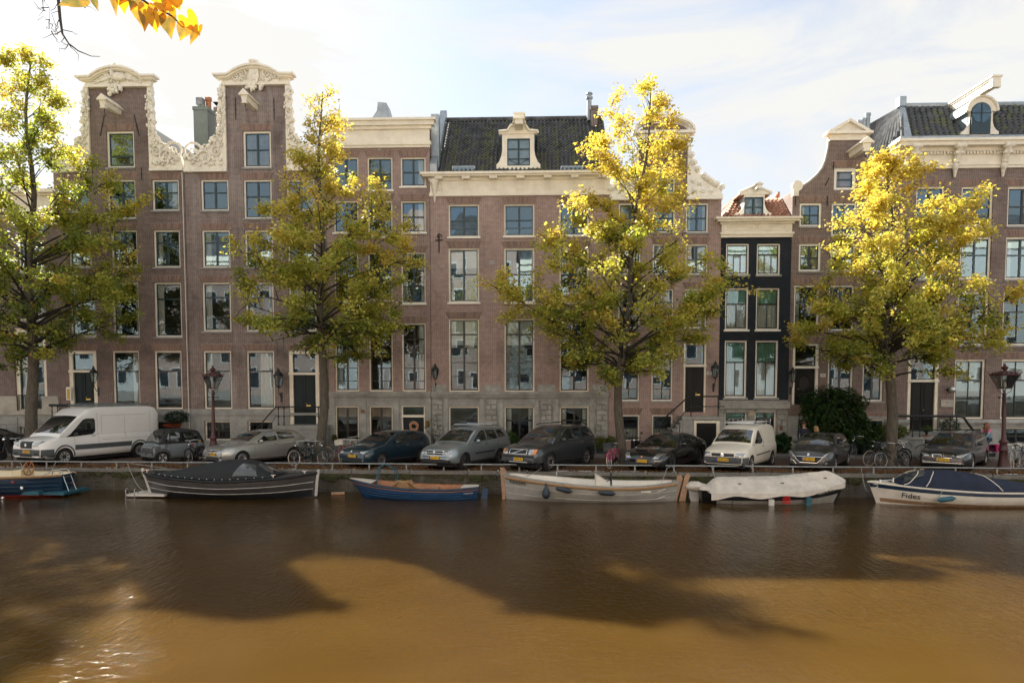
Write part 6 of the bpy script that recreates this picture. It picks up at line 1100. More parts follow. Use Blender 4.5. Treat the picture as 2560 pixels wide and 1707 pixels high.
# -- grey compact
c = Car('compact_car', 'anthracite compact car with chrome framed grille by the big bush', 'car', dict(L=3.97, W=1.75, fo=.8, wb=2.54, wr=.315, paint='paint_grey', nose=.78, tumble=.68, sill=.19, place=place(2086, 1177, 2118, 2.54, 1.75), spokes=8, rim='alloy',
    deck=[(0, .6), (.03, .68), (.12, .75), (.45, .86), (1.05, .97), (1.6, 1.0), (3.3, 1.04), (3.75, 1.04), (3.92, .95), (3.97, .8)], roof=[(1.0, .96), (1.4, 1.22), (1.85, 1.41), (2.2, 1.46), (2.9, 1.45), (3.45, 1.38), (3.9, 1.04)]))
c.windscreen(1.1, 1.82, .92, .88); c.sidewin([(1.48, 1.05), (1.95, 1.34), (2.2, 1.38), (2.45, 1.385), (2.48, 1.07)]); c.sidewin([(2.55, 1.075), (2.52, 1.385), (2.95, 1.37), (3.3, 1.22), (3.2, 1.1)])
g = c.quad('grille', [(-.36, .37), (.36, .37), (.5, .58), (-.5, .58)], 'front', 'plastic_black', off=.012); c.line('grille_frame', [(-.33, .36), (.33, .36), (.5, .52), (.49, .595), (-.49, .595), (-.5, .52)], 'front', 'chrome', .015, .014, True, parent=g); c.disc('emblem', 0, .69, .045, 'chrome', .014); c.both('headlight', [(.5, .58), (.62, .6), (.8, .82), (.66, .76)], 'front', 'lamp_clear', off=.012); c.both('fog_lamp', [(.58, .32), (.76, .32), (.76, .42), (.62, .44)], 'front', 'plastic_black', off=.012); c.line('fog_trim', [(.46, .29), (.58, .43), (.7, .45)], 'front', 'chrome', .013, .014); c.line('fog_trim', [(-.46, .29), (-.58, .43), (-.7, .45)], 'front', 'chrome', .013, .014); c.disc('fog_lens', .68, .36, .035, 'lamp_clear', .018); c.disc('fog_lens', -.68, .36, .035, 'lamp_clear', .018); c.plate('RP-280-F', .5)
c.mirrors(1.62, 1.06, 'paint_grey'); c.handles((2.3, 3.0), .93); c.seams([[(1.35, .3), (1.4, .98)], [(2.5, .3), (2.5, 1.06)]])
# -- dark estate
c = Car('estate_car', 'gunmetal estate car with twin kidney grille near the iron stair rail', 'car', dict(L=4.84, W=1.85, fo=.84, wb=2.89, wr=.33, paint='paint_gunmetal', nose=.80, tumble=.70, sill=.18, place=place(2429, 1176, 2462, 2.89, 1.85), spokes=10, rim='alloy',
    deck=[(0, .58), (.03, .66), (.15, .72), (.6, .83), (1.4, .94), (1.9, .97), (4.2, 1.02), (4.7, 1.0), (4.8, .9), (4.84, .75)], roof=[(1.35, .93), (1.8, 1.2), (2.3, 1.41), (2.7, 1.46), (3.8, 1.46), (4.3, 1.38), (4.76, 1.0)]))
c.windscreen(1.45, 2.26, .92, .88); c.sidewin([(1.86, 1.02), (2.4, 1.33), (2.65, 1.385), (2.95, 1.39), (2.97, 1.045)]); c.sidewin([(3.04, 1.05), (3.01, 1.39), (3.65, 1.39), (3.72, 1.06)]); c.sidewin([(3.78, 1.06), (3.72, 1.38), (4.1, 1.35), (4.4, 1.15)])
for s_ in (-1, 1):
    q = [(s_*.04, .53), (s_*.33, .53), (s_*.38, .65), (s_*.05, .66)]; g = c.quad('kidney_grille', q, 'front', 'plastic_black', off=.012); c.line('grille_frame', q, 'front', 'chrome', .013, .014, True, parent=g)
    for k in range(1, 7): c.line('grille_bar', [(s_*(.04+.045*k), .54), (s_*(.05+.048*k), .65)], 'front', 'steel', .006, .013, parent=g)
c.disc('emblem', 0, .715, .04, 'chrome', .014); c.both('headlight', [(.48, .58), (.7, .58), (.84, .72), (.52, .67)], 'front', 'lamp_clear', off=.012); c.quad('intake', [(-.62, .24), (.62, .24), (.6, .31), (-.6, .31)], 'front', 'plastic_black', n=12, off=.012); c.line('bumper_strip', [(-.66, .33), (.66, .33)], 'front', 'chrome', .008, .012, dens=12); c.disc('fog_lamp', .7, .33, .05, 'lamp_clear', .014); c.disc('fog_lamp', -.7, .33, .05, 'lamp_clear', .014); c.plate('54-GJF-6', .45)
c.mirrors(1.98, 1.02, 'paint_gunmetal'); c.handles((2.8, 3.55), .88); c.seams([[(1.65, .3), (1.75, .95)], [(2.98, .3), (3.0, 1.04)]])
for y in (-.58, .58): MB().tube([(-1.7, y, 1.47), (-1.85, y, 1.52), (-3.3, y, 1.53), (-3.5, y, 1.46)], .016, 6).build('roof_rail', 'plastic_black', c.o)
# -- black saloon at the edge
c = Car('saloon_car', 'black saloon with silver spoked wheel partly hidden by the white van', 'car', dict(L=4.85, W=1.85, fo=.85, wb=2.85, wr=.335, paint='paint_black', nose=.8, tumble=.68, sill=.19, place=place(-118, 1150, 21, 2.85, 1.85), spokes=14, rim='alloy',
    deck=[(0, .58), (.03, .66), (.6, .83), (1.4, .94), (3.9, 1.02), (4.6, 1.02), (4.8, .98), (4.85, .75)], roof=[(1.35, .93), (1.85, 1.2), (2.3, 1.39), (2.7, 1.45), (3.3, 1.43), (3.8, 1.3), (4.35, 1.02)]))
c.windscreen(1.45, 2.26, .92, .88); c.sidewin([(1.86, 1.02), (2.4, 1.33), (2.65, 1.37), (2.95, 1.375), (2.97, 1.045)]); c.sidewin([(3.04, 1.05), (3.01, 1.375), (3.4, 1.33), (3.75, 1.12), (3.7, 1.06)]); c.both('tail_light', [(4.62, .78), (4.8, .78), (4.78, .94), (4.6, .94)], 'side', 'lamp_tail', off=.01); c.mirrors(1.98, 1.02, 'paint_black')
# ================================================================ boats
mat('hull_charcoal', (.052, .05, .05), .35, var=.12, coat=.4); mat('hull_black', (.015, .018, .022), .35, var=.2, coat=.3); mat('hull_blue', (.012, .06, .16), .3, var=.25, scale=2, coat=.5); mat('hull_navy', (.01, .035, .075), .28, var=.2, coat=.6); mat('hull_alu', (.42, .42, .40), .55, .25, var=.22, scale=1.6, bmp=.15)
mat('hull_white', (.78, .75, .68), .45, var=.12, scale=2.5); mat('rust_line', (.32, .2, .12), .8, var=.4, scale=5); mat('boat_cream', (.68, .6, .42), .5, var=.08); mat('boat_white', (.7, .67, .6), .5, var=.1); mat('varnish', (.36, .14, .04), .35, var=.3, scale=4, coat=.5); mat('wood_pale', (.38, .24, .15), .6, var=.3, scale=6)
mat('canvas_black', (.013, .016, .019), .8, var=.3, scale=4, bmp=1.0, fine=4); mat('canvas_navy', (.007, .016, .04), .8, var=.3, scale=3, bmp=1.0, fine=4); mat('tarp', (.6, .56, .5), .75, var=.2, scale=2.6, bmp=1.0, fine=5); mat('rope', (.32, .2, .1), .9, var=.3, scale=20, bmp=.4); mat('rope_grey', (.3, .3, .28), .9, var=.3, scale=20); mat('fender_navy', (.02, .035, .05), .5, var=.2); mat('fender_teal', (.02, .11, .16), .5, var=.2); mat('fender_white', (.6, .6, .56), .6); mat('red_rope', (.6, .02, .02), .8); mat('waterline_red', (.35, .03, .03), .5); mat('strake', (.55, .55, .53), .5); mat('vinyl', (.07, .085, .09), .12, .0, var=.3, scale=3, coat=.8)
class Boat:
    def __init__(s, name, label, px0, L_, B, sheer, ends, rake, hullm, y_off=.3, deep=.35, group='boats moored along the quay', rot=0.0, xc=None):
        """px0: photograph column of the left end; ends: (left, right) relative width at the ends; rake: (left, right) overhang"""
        d = 26.5
        for _ in range(8): x = (px0-CX)/F_PX*d; d = YQ(x)-y_off-B/2
        s.L, s.B, s.sheer, s.ends, s.rake, s.deep = L_, B, sheer, ends, rake, deep; s.o = thing(name, label, 'boat', (x, d, WATER), QA+rot, group); s.hullm = hullm
        n, kk = 34, 9; mb = MB(); g = []
        for sd_ in (-1, 1):
            rows = [[s.pt(i/n, k/kk, sd_) for k in range(kk+1)] for i in range(n+1)]; g.append(rows); o_ = len(mb.v); V = [p for r in rows for p in r]; f = [(i*(kk+1)+k, (i+1)*(kk+1)+k, (i+1)*(kk+1)+k+1, i*(kk+1)+k+1) for i in range(n) for k in range(kk)]
            mb.add(V, f if sd_ < 0 else [q[::-1] for q in f])
        for i in (0, n):
            if ends[0 if i == 0 else 1] > .05:
                a = [g[0][i][k] for k in range(kk+1)]; b = [g[1][i][k] for k in range(kk+1)]; mb.add(a+b[::-1], [tuple(range(2*kk+2))])
        s.hull = mb.build('hull', hullm, s.o, 50)
    def hb(s, t):
        t = min(1, max(0, t)); a, b = s.ends; f = math.sin(math.pi*min(1, max(0, t)))**.55 if 0 < t < 1 else 0
        base = a*(1-t)**2+b*t**2
        if t < .5: v = a+(1-a)*(1-(1-t/.5)**2.2)**.75
        else: v = b+(1-b)*(1-((t-.5)/.5)**2.2)**.75
        return s.B/2*max(.012, v)
    def zs(s, t): return smoothpl(s.sheer, t, .08)
    def pt(s, t, k, sd_=-1, off=0.0, inset=0.0):
        zk = -s.deep; z = lerp(zk, s.zs(t), k); x = lerp((1-k)*s.rake[0], s.L-(1-k)*s.rake[1], t); e = min(1, max(0, (.5-abs(t-.5))*5))
        sh = lerp(k**1.1, (1-(1-k)**2.4)**.75, .35+.65*e); y = s.hb(t)*sh*(1+.0*k)-inset; return Vector((x, sd_*(max(0.0, y)+off), z))
    def run(s, name, k, m, r=.012, t0=0., t1=1., off=.004, sides=(-1, 1), n=30, parent=None, kf=None):
        for sd_ in sides: MB().tube([s.pt(lerp(t0, t1, i/n), (kf(lerp(t0, t1, i/n)) if kf else k), sd_, off) for i in range(n+1)], r, 6).build(name, m, parent or s.o, 60)
    def band(s, name, k0, k1, m, t0=0., t1=1., off=.006, n=30, parent=None):
        for sd_ in (-1, 1):
            mb = MB(); V = []
            for i in range(n+1):
                t = lerp(t0, t1, i/n); ka, kb = (k0(t), k1(t)) if callable(k0) else (k0, k1); V += [s.pt(t, lerp(ka, kb, q/3), sd_, off) for q in range(4)]
            f = [(i*4+q, (i+1)*4+q, (i+1)*4+q+1, i*4+q+1) for i in range(n) for q in range(3)]; mb.add(V, f if sd_ < 0 else [q[::-1] for q in f]); mb.build(name, m, parent or s.o, 60)
    def inside(s, floor, m, fm, t0=.04, t1=.96, wall=.07, gun='varnish', gr=.035):
        n = 26; mb = MB(); V = []
        for i in range(n+1):
            t = lerp(t0, t1, i/n); h_ = s.hb(t); z = s.zs(t); w_ = max(.01, h_-wall); x = s.pt(t, 1)[0]; fl = lerp(z-.1, floor, min(1, min(t-t0, t1-t)*5+.0)); V += [(x, -w_, z), (x, -w_*.85, lerp(z, fl, .6)), (x, -w_*.6, fl), (x, w_*.6, fl), (x, w_*.85, lerp(z, fl, .6)), (x, w_, z)]
        mb.add(V, [(i*6+k, i*6+k+1, (i+1)*6+k+1, (i+1)*6+k) for i in range(n) for k in range(5)], 0); mb.m = [1 if (j % 5) == 2 else 0 for j in range(len(mb.f))]; mb.build('inner_hull', [m, fm], s.o, 50)
        gw = MB(); V = []
        for i in range(n+1):
            t = i/n; h_ = s.hb(t); z = s.zs(t)+.012; x = s.pt(t, 1)[0]; V += [(x, -h_-.012, z), (x, -max(.0, h_-wall-.02), z), (x, max(0., h_-wall-.02), z), (x, h_+.012, z)]
        gw.add(V, [(i*4, i*4+1, i*4+5, i*4+4) for i in range(n)]+[(i*4+2, i*4+3, i*4+7, i*4+6) for i in range(n)]); gw.build('gunwale', gun, s.o)
    def deck(s, name, t0, t1, m, drop=.03, crown=.05, n=10):
        mb = MB(); V = []
        for i in range(n+1):
            t = lerp(t0, t1, i/n); h_ = max(.01, s.hb(t)-.03); z = s.zs(t)-drop; x = s.pt(t, 1)[0]; V += [(x, -h_, z), (x, -h_*.5, z+crown*.75), (x, 0, z+crown), (x, h_*.5, z+crown*.75), (x, h_, z)]
        mb.add(V, [(i*5+k, i*5+k+1, (i+1)*5+k+1, (i+1)*5+k) for i in range(n) for k in range(4)]); return mb.build(name, m, s.o, 40)
    def cover(s, name, ridge, m, wf=.97, flat=.32, over=.0, straight=False, n=36, wr=.02, seed=1, lift=.03):
        """canvas stretched from gunwale to gunwale; ridge: (x, height over water)"""
        x0, x1 = ridge[0][0], ridge[-1][0]; mb = MB(); rows = []; rnd = random.Random(seed)
        def sec(x, w=None):
            t = x/s.L; h_ = s.hb(t)*wf+over; z = s.zs(t)+lift-(.1 if over else 0); zp = smoothpl(ridge, x, .06)
            if straight: return [(x, -h_*(1-k/4), lerp(z, zp, k/4)-.03*math.sin(math.pi*k/4)) for k in range(4)]+[(x, 0, zp)]+[(x, h_*(1-k/4), lerp(z, zp, k/4)-.03*math.sin(math.pi*k/4)) for k in (3, 2, 1, 0)]
            return [(x, -h_, z), (x, -h_*.93, lerp(z, zp, .4)), (x, -h_*.72, lerp(z, zp, .74)), (x, -h_*flat, lerp(z, zp, .97)), (x, 0, zp), (x, h_*flat, lerp(z, zp, .97)), (x, h_*.72, lerp(z, zp, .74)), (x, h_*.93, lerp(z, zp, .4)), (x, h_, z)]
        s.sec = sec
        for i in range(n+1):
            x = lerp(x0, x1, i/n); r = sec(x); q = wr*math.sin(i*1.7+seed)+rnd.uniform(-wr, wr)*.5; rows.append([(p[0], p[1]*(1+q*(.6 if 0 < j < 8 else 0)), p[2]+q*(1 if 0 < j < 8 else 0)) for j, p in enumerate(r)])
        mb.add([p for r in rows for p in r], [(i*9+k, i*9+k+1, (i+1)*9+k+1, (i+1)*9+k) for i in range(n) for k in range(8)]+[tuple(range(8, -1, -1)), tuple(range(n*9, n*9+9))]); return mb.build(name, m, s.o, 70)
    def pane(s, name, x0, x1, k0, k1, m, off=.02, n=8, parent=None, x0b=None, x1b=None):
        for sd_ in (-1, 1):
            V = []
            for j in range(n+1):
                for q in range(5):
                    k = lerp(k0, k1, q/4); x = lerp(lerp(x0, x0b if x0b is not None else x0, q/4), lerp(x1, x1b if x1b is not None else x1, q/4), j/n); r = s.sec(x); f = k*4; i_ = min(3, int(f)); a, b = Vector(r[i_]), Vector(r[i_+1]); p = a.lerp(b, f-i_); V.append((p.x, sd_*(-p.y+off) if True else 0, p.z+off*.5))
            f = [(j*5+q, j*5+q+1, (j+1)*5+q+1, (j+1)*5+q) for j in range(n) for q in range(4)]; MB().add(V, f).build(name, m, parent or s.o, 60)
    def fender(s, t, m, kind='long', z=None, ang=0.0):
        p = s.pt(t, .72, -1, .1); z = p.z if z is None else z; b = MB()
        if kind == 'ball': b.lathe([(.01, .34), (.03, .3), (.04, .2), (.12, .05), (.15, -.06), (.14, -.16), (.08, -.24), (.01, -.26)], 12, (0, 0, 0))
        else: b.lathe([(.02, -.32), (.04, -.28), (.085, -.22), (.09, .2), (.05, .27), (.025, .32)], 10, (0, 0, 0))
        o = b.build('fender', m, s.o, 50); o.location = (p.x, p.y-.05, z); o.rotation_euler = (0, R(ang), 0); top = s.pt(t, 1, -1, 0); MB().tube([(p.x-(.3 if ang else 0)*1, p.y-.04, z+.02 if ang else z+.28), (top.x, top.y-.02, top.z)], .012, 5).build('fender_line', 'rope_grey', s.o)
    def lettering(s, txt, t, k, size, m, slope=None):
        p, q = s.pt(t-.03, k, -1, .015), s.pt(t+.03, k, -1, .015); dn, up = s.pt(t, k-.06, -1, .015), s.pt(t, k+.06, -1, .015); d = (q-p).normalized(); c = s.pt(t, k, -1, .02); u = (up-dn); u = (u-d*u.dot(d)).normalized(); nn = d.cross(u); M_ = Matrix((d, u, nn)).transposed().to_euler(); return text(txt, size, s.o, m, c+nn*.012, M_, 'lettering', ext=.004)
# -- blue launch at the left edge
b = Boat('launch', 'navy blue launch with cream interior, red waterline and chrome ladder', -200, 6.3, 2.2, [(0, 1.0), (.5, .80), (1, .86)], (.1, .35), (.5, .25), 'hull_navy')
b.inside(.35, 'boat_cream', 'boat_cream', gun='boat_cream'); b.run('rope_fender', .97, 'rope', .05, off=.02); b.band('waterline_stripe', .3, .36, 'waterline_red')
for k in (.52, .66, .8): b.run('strake', k, 'hull_navy', .012)
p = b.pt(.98, .42); MB().box(5.75, 6.62, -.75, .75, .1, .2).prism([(5.0, .12), (5.75, .12), (5.75, .28), (5.15, .24)], -.95, -.7).build('swim_platform', 'fender_teal', b.o)
for y in (-.3, .12): MB().tube([(5.8, y, .75), (5.85, y, 1.02), (6.12, y, 1.04), (6.22, y, .95), (6.5, y, .2)], .02, 6).build('ladder_rail', 'chrome', b.o, 60)
for z, x in ((.75, 6.3), (.5, 6.39)): MB().tube([(x-.0, -.3, z), (x, .12, z)], .018, 6).build('ladder_rung', 'chrome', b.o)
wo = MB().tube([(4.6+.0, .0+.27*math.cos(a*math.pi/10), 1.05+.27*math.sin(a*math.pi/10)) for a in range(21)], .025, 6)
for a in range(6): wo.tube([(4.6, 0, 1.05), (4.6, .27*math.cos(a*math.pi/3), 1.05+.27*math.sin(a*math.pi/3))], .015, 5)
w_ = wo.build('steering_wheel', 'varnish', b.o); w_.rotation_euler = (0, 0, 0); MB().box(4.15, 4.55, -.35, .35, .36, 1.0).build('console', 'boat_cream', b.o); MB().blob((4.75, -1.0, .62), (.07, .04, .05)).build('port_light', 'lamp_tail', b.o); MB().tube([(5.15, -1.0, .42), (5.15, -1.06, .42)], .06, 10).build('exhaust', 'chrome', b.o); b.fender(.555+.08, 'fender_teal', z=.42); MB().blob((4.55, -1.25, .05), (.07, .07, .07)).build('float', 'chrome', b.o)
# -- black covered sloop
b = Boat('covered_sloop', 'charcoal sloop under a black canvas hood with white hull lines', 357, 7.1, 2.15, [(0, 1.02), (.1, .88), (.5, .72), (.85, .86), (1, 1.04)], (.02, .02), (.45, .12), 'hull_charcoal')
b.deck('foredeck', .78, .99, 'hull_charcoal', .02, .03); b.deck('aft_deck', .02, .2, 'hull_charcoal', .02, .03); b.run('rubbing_strake', .96, 'canvas_black', .055, off=.01); b.run('hull_line', .72, 'strake', .012, .02, .985); b.run('hull_line', .52, 'strake', .01, .02, .985); b.band('lower_hull', .3, .5, 'hull_black', .02, .98, .004)
MB().tube([b.pt(.0, .25), b.pt(0, .6), b.pt(0, 1)+Vector((-.05, 0, .1))], .06, 6).build('stern_post', 'strake', b.o); MB().tube([b.pt(1, .3), b.pt(1, .7), b.pt(1, 1)+Vector((.03, 0, .08))], .06, 6).build('stem', 'strake', b.o)
b.cover('canvas_hood', [(.55, .92), (1.2, .98), (2.2, 1.2), (3.3, 1.44), (4.3, 1.45), (4.75, 1.36), (5.15, 1.12), (5.6, .86)], 'canvas_black', .93, wr=.012, seed=3); b.pane('hood_window', 4.0, 5.05, .9, 2.6, 'vinyl', .02, x0b=4.35, x1b=4.75) if False else b.pane('hood_window', 4.1, 5.05, .12, .66, 'vinyl', .02, x0b=4.35, x1b=4.85); b.pane('windscreen', 4.85, 5.5, .66, 1.0, 'vinyl', .02, x0b=4.8, x1b=5.3)
for i in range(16):
    q = b.pt(lerp(.1, .74, i/15), 1, -1, -.04); MB().blob((q.x, q.y, q.z+.05), .02, seg=5, ring=4).build('stud', 'chrome', b.o)
for t in (.045, .94, .79): q = b.pt(t, 1, -1, -.1 if t > .5 else -.05); MB().box(q.x-.09, q.x+.09, q.y-.02, q.y+.02, q.z+.09, q.z+.12).box(q.x-.02, q.x+.02, q.y-.02, q.y+.02, q.z, q.z+.12).build('cleat', 'chrome', b.o)
MB().box(-.35, 1.2, -.6, .5, .06, .13).build('swim_platform', 'boat_white', b.o)
for x in (-.3, .05): MB().tube([(x-.05, -.6, -.05), (x-.05, -.62, .3), (x, -.6, .38), (x+.05, -.58, .3), (x+.05, -.5, .1)], .02, 6).build('platform_rail', 'chrome', b.o, 60)
# -- blue rowing boat
b = Boat('rowing_boat', 'blue rowing boat with varnished inside and thick coiled rope', 871, 5.15, 1.6, [(0, .76), (.2, .6), (.5, .46), (.8, .43), (1, .5)], (.02, .42), (.9, .1), 'hull_blue', .45)
b.inside(.12, 'varnish', 'varnish', gun='varnish', wall=.05); b.run('rubbing_strake', .95, 'hull_navy', .03); b.run('gold_line', .86, 'varnish', .014)
for k in (.5, .62, .74): b.run('strake', k, 'hull_blue', .01)
b.deck('foredeck', .01, .2, 'boat_white', .0, .02); b.deck('stern_deck', .87, 1.0, 'boat_white', .0, .02); MB().box(1.5, 1.75, -.62, .62, .3, .34).build('thwart', 'wood_pale', b.o); MB().box(3.2, 3.5, -.68, .68, .3, .34).build('thwart', 'wood_pale', b.o)
rp = MB()
for k in range(5): rp.tube([(2.25+.45*math.cos(a*math.pi/9)*(1-.08*k), -.25+.28*math.sin(a*math.pi/9), .42+.055*k+.02*math.sin(a)) for a in range(19)], .05, 6)
rp.tube([(1.75, -.55, .45), (2.1, -.5, .68), (2.5, -.5, .66), (2.85, -.5, .42)], .05, 6); rp.build('rope_coil', 'rope', b.o, 60)
MB().prism([(5.2, -.1), (5.45, -.1), (5.5, .38), (5.3, .42)], -.03, .03).build('rudder', 'hull_blue', b.o)
for dx in (0, .32): MB().tube([(1.05+dx*.1, .1, .45), (1.15+dx*.1, .15, 1.15), (1.4+dx*.0, .2, 1.28), (1.75+dx*.3, .3, 1.1), (1.8+dx*.3, .35, .4)], .022, 6).build('hoop', 'fender_teal', b.o, 60)
b.lettering('Waterlust', .93, .75, .09, 'plaque_white')
# -- grey aluminium lifeboat
b = Boat('open_lifeboat', 'open grey aluminium boat with rope fender and white inside', 1257, 6.75, 2.0, [(0, 1.0), (.12, .9), (.5, .65), (.8, .64), (1, .78)], (.02, .03), (.18, .16), 'hull_alu')
b.inside(.18, 'boat_white', 'boat_white', gun='boat_white'); b.run('rope_fender', .9, 'rope', .055, off=.02, t0=.015, t1=.98); b.run('weld_line', .68, 'strake', .01); b.run('weld_line', .45, 'strake', .01)
MB().prism([(-.1, 1.22), (-.02, .0), (.1, -.05), (.13, 1.05), (.06, 1.2)][::-1], -.05, .05).build('stem', 'wood_pale', b.o); MB().prism([(6.5, -.05), (6.62, -.05), (6.85, .85), (6.78, .98), (6.65, .96)], -.05, .05).build('stern_post', 'wood_pale', b.o); MB().prism([(6.7, -.05), (6.95, -.05), (7.05, .7), (7.13, .95), (7.05, 1.04), (6.94, .98)], -.035, .035).build('rudder', 'wood_pale', b.o)
MB().prism([(3.55, .2), (3.95, .2), (3.95, .75), (3.55, 1.0)], -.35, .35).build('console', 'boat_white', b.o); MB().tube([(4.15, .26*math.cos(a*math.pi/9), .78+.26*math.sin(a*math.pi/9)) for a in range(19)], .022, 6).build('steering_wheel', 'iron', b.o); MB().tube([(4.15, -.26, .78), (4.15, .26, .78)], .015, 5).tube([(3.95, 0, .7), (4.15, 0, .78)], .02, 5).build('wheel_spoke', 'iron', b.o)
for x in (1.6, 5.2): MB().box(x, x+.35, -.8, .8, .4, .46).build('thwart', 'boat_white', b.o)
b.fender(.245, 'fender_navy', 'ball', .42); b.fender(.345, 'fender_navy', z=.52, ang=102); b.fender(.58, 'fender_navy', z=.42, ang=94)
for k in (.5, .78): p, q = b.pt(.87, k-.05, -1, .04), b.pt(.915, k+.02, -1, .04); MB().tube([p+Vector((0, .05, 0)), p, q, q+Vector((0, .05, 0))], .018, 6).build('step_handle', 'boat_white', b.o)
b.lettering('KEIZERS', .085, .82, .2, 'iron'); MB().tube([(6.0, -.4, .7), (6.25, -.1, 1.25), (6.5, .2, 1.3), (6.72, .3, .85)], .012, 5).build('line', 'rope_grey', b.o)
# -- boat under tarpaulin
b = Boat('tarped_boat', 'dark open boat under a pale grey tarpaulin with motor lump', 1745, 5.45, 1.9, [(0, .42), (.5, .45), (.8, .6), (1, .82)], (.75, .02), (.12, .45), 'hull_black', .3)
b.band('lower_hull', .3, .62, 'hull_alu', .1, .97, .004); b.cover('tarpaulin', [(.28, .56), (.66, .92), (1.6, .93), (3.0, .97), (4.8, 1.18), (5.15, 1.02), (5.46, .84)], 'tarp', 1.0, .22, .07, straight=True, wr=.006, seed=6, lift=.08)
tl = MB()
for i in range(25):
    t0_, t1_ = lerp(.06, .985, i/25), lerp(.06, .985, (i+1)/25)
    for sd_ in (-1, 1):
        def dp(t): return .13+.05*math.sin(t*21)+.12*max(0, .2-t)*4
        a, c = b.pt(t0_, 1, sd_, .071), b.pt(t1_, 1, sd_, .071); tl.add([a-Vector((0, 0, .012)), c-Vector((0, 0, .012)), c-Vector((0, -sd_*.02, .03+dp(t1_))), a-Vector((0, -sd_*.02, .03+dp(t0_)))], [(0, 1, 2, 3)])
stuff(tl.build('tarpaulin_skirt', 'tarp', b.o)); mb = MB(); mb.blob((-.1, -.02, .54), (.4, .34, .19), 0, 16, 9, .1, random.Random(4)); mb.blob((.2, 0, .5), (.3, .55, .13), 0, 14, 7, .12, random.Random(5)); mb.build('motor_cover', 'tarp', b.o, 60); MB().prism([(-.32, .1), (-.18, -.2), (-.02, -.2), (.06, .45), (-.35, .45)], -.16, .16).build('outboard_motor', 'hull_alu', b.o)
for t, m_, h_ in ((.46, 'fender_white', .3), (.72, 'fender_teal', .34)): p = b.pt(t, .6, -1, .1); MB().box(p.x-.09, p.x+.09, p.y-.06, p.y+.06, p.z-h_*.7, p.z+h_*.3).tube([(p.x, p.y, p.z+h_*.3), (p.x, p.y+.05, p.z+h_*.3+.2)], .012, 5).build('fender', m_, b.o)
p = b.pt(.56, .7, -1, .06); rr_ = MB(); [rr_.tube([(p.x+k*.02, p.y, p.z+.14), (p.x+k*.045, p.y-.02, p.z), (p.x+k*.04, p.y-.01, p.z-.16-.03*(k % 2))], .012, 5) for k in range(-3, 4)]; rr_.build('red_line', 'red_rope', b.o)
for x, z in ((1.45, .8), (3.0, .82), (4.6, .98)): 
    r_ = b.sec(x); MB().box(x-.06, x+.06, r_[2][1]*.9-.03, r_[2][1]*.9+.0, lerp(r_[2][2], r_[3][2], .3)+.02, lerp(r_[2][2], r_[3][2], .3)+.05).build('tarpaulin_tie', 'iron', b.o)
b.lettering('Galerie Amst-Mi', .865, .84, .17, 'plaque_white')
# -- white sloop
b = Boat('covered_sloop', 'white sloop with navy band and navy canvas hood, rust stained', 2173, 7.2, 2.1, [(0, .8), (.2, .66), (.5, .54), (.8, .54), (1, .66)], (.02, .5), (.42, .2), 'hull_white')
b.band('navy_band', .84, .985, 'hull_navy'); b.run('rubbing_strake', 1.0, 'boat_white', .035, off=.01); b.band('rust_stain', .37, .5, 'rust_line', .02, .99, .004); b.deck('foredeck', .01, .3, 'boat_cream', .01, .05); b.deck('side_deck', .3, 1.0, 'boat_cream', .02, .02)
b.cover('canvas_hood', [(.95, .74), (1.3, 1.0), (1.75, 1.2), (2.9, 1.24), (3.6, 1.16), (4.2, .98), (5.5, .8), (6.2, .62)], 'canvas_navy', .86, .5, wr=.012, seed=9); b.pane('windscreen', 1.05, 1.7, .55, .98, 'vinyl', .02, x0b=1.25, x1b=2.05)
def seam(x0, x1, k0, k1):
    for sd_ in (-1, 1):
        P = []
        for i in range(13):
            q = i/12; r_ = b.sec(lerp(x0, x1, q)); f = lerp(k0, k1, q)*4; i_ = min(3, int(f)); v = Vector(r_[i_]).lerp(Vector(r_[i_+1]), f-i_); P.append((v.x, -sd_*v.y*1.02*-1 if sd_ > 0 else v.y*1.02, v.z+.025))
        MB().tube([(p[0], abs(p[1])*sd_, p[2]) for p in P], .016, 5).build('hood_seam', 'boat_white', b.o)
seam(1.02, 1.75, .05, .95); seam(1.7, 2.15, .02, .8); seam(4.25, 3.75, .02, .95)
MB().tube([(.3, -.25, .86), (.75, -.3, .9)], .018, 6).box(.72, .76, -.34, -.26, .82, .97).box(.28, .34, -.28, -.2, .74, .9).build('bow_cleat', 'chrome', b.o); b.fender(.3, 'fender_teal', z=.32, ang=82); b.lettering('Fides', .155, .68, .3, 'ink')
for x in (5.8, 6.2): MB().tube([(x+.18*math.cos(a*math.pi/8), -.5, .62+.18*math.sin(a*math.pi/8)) for a in range(9)], .025, 6).build('stern_hoop', 'boat_white', b.o, 60)
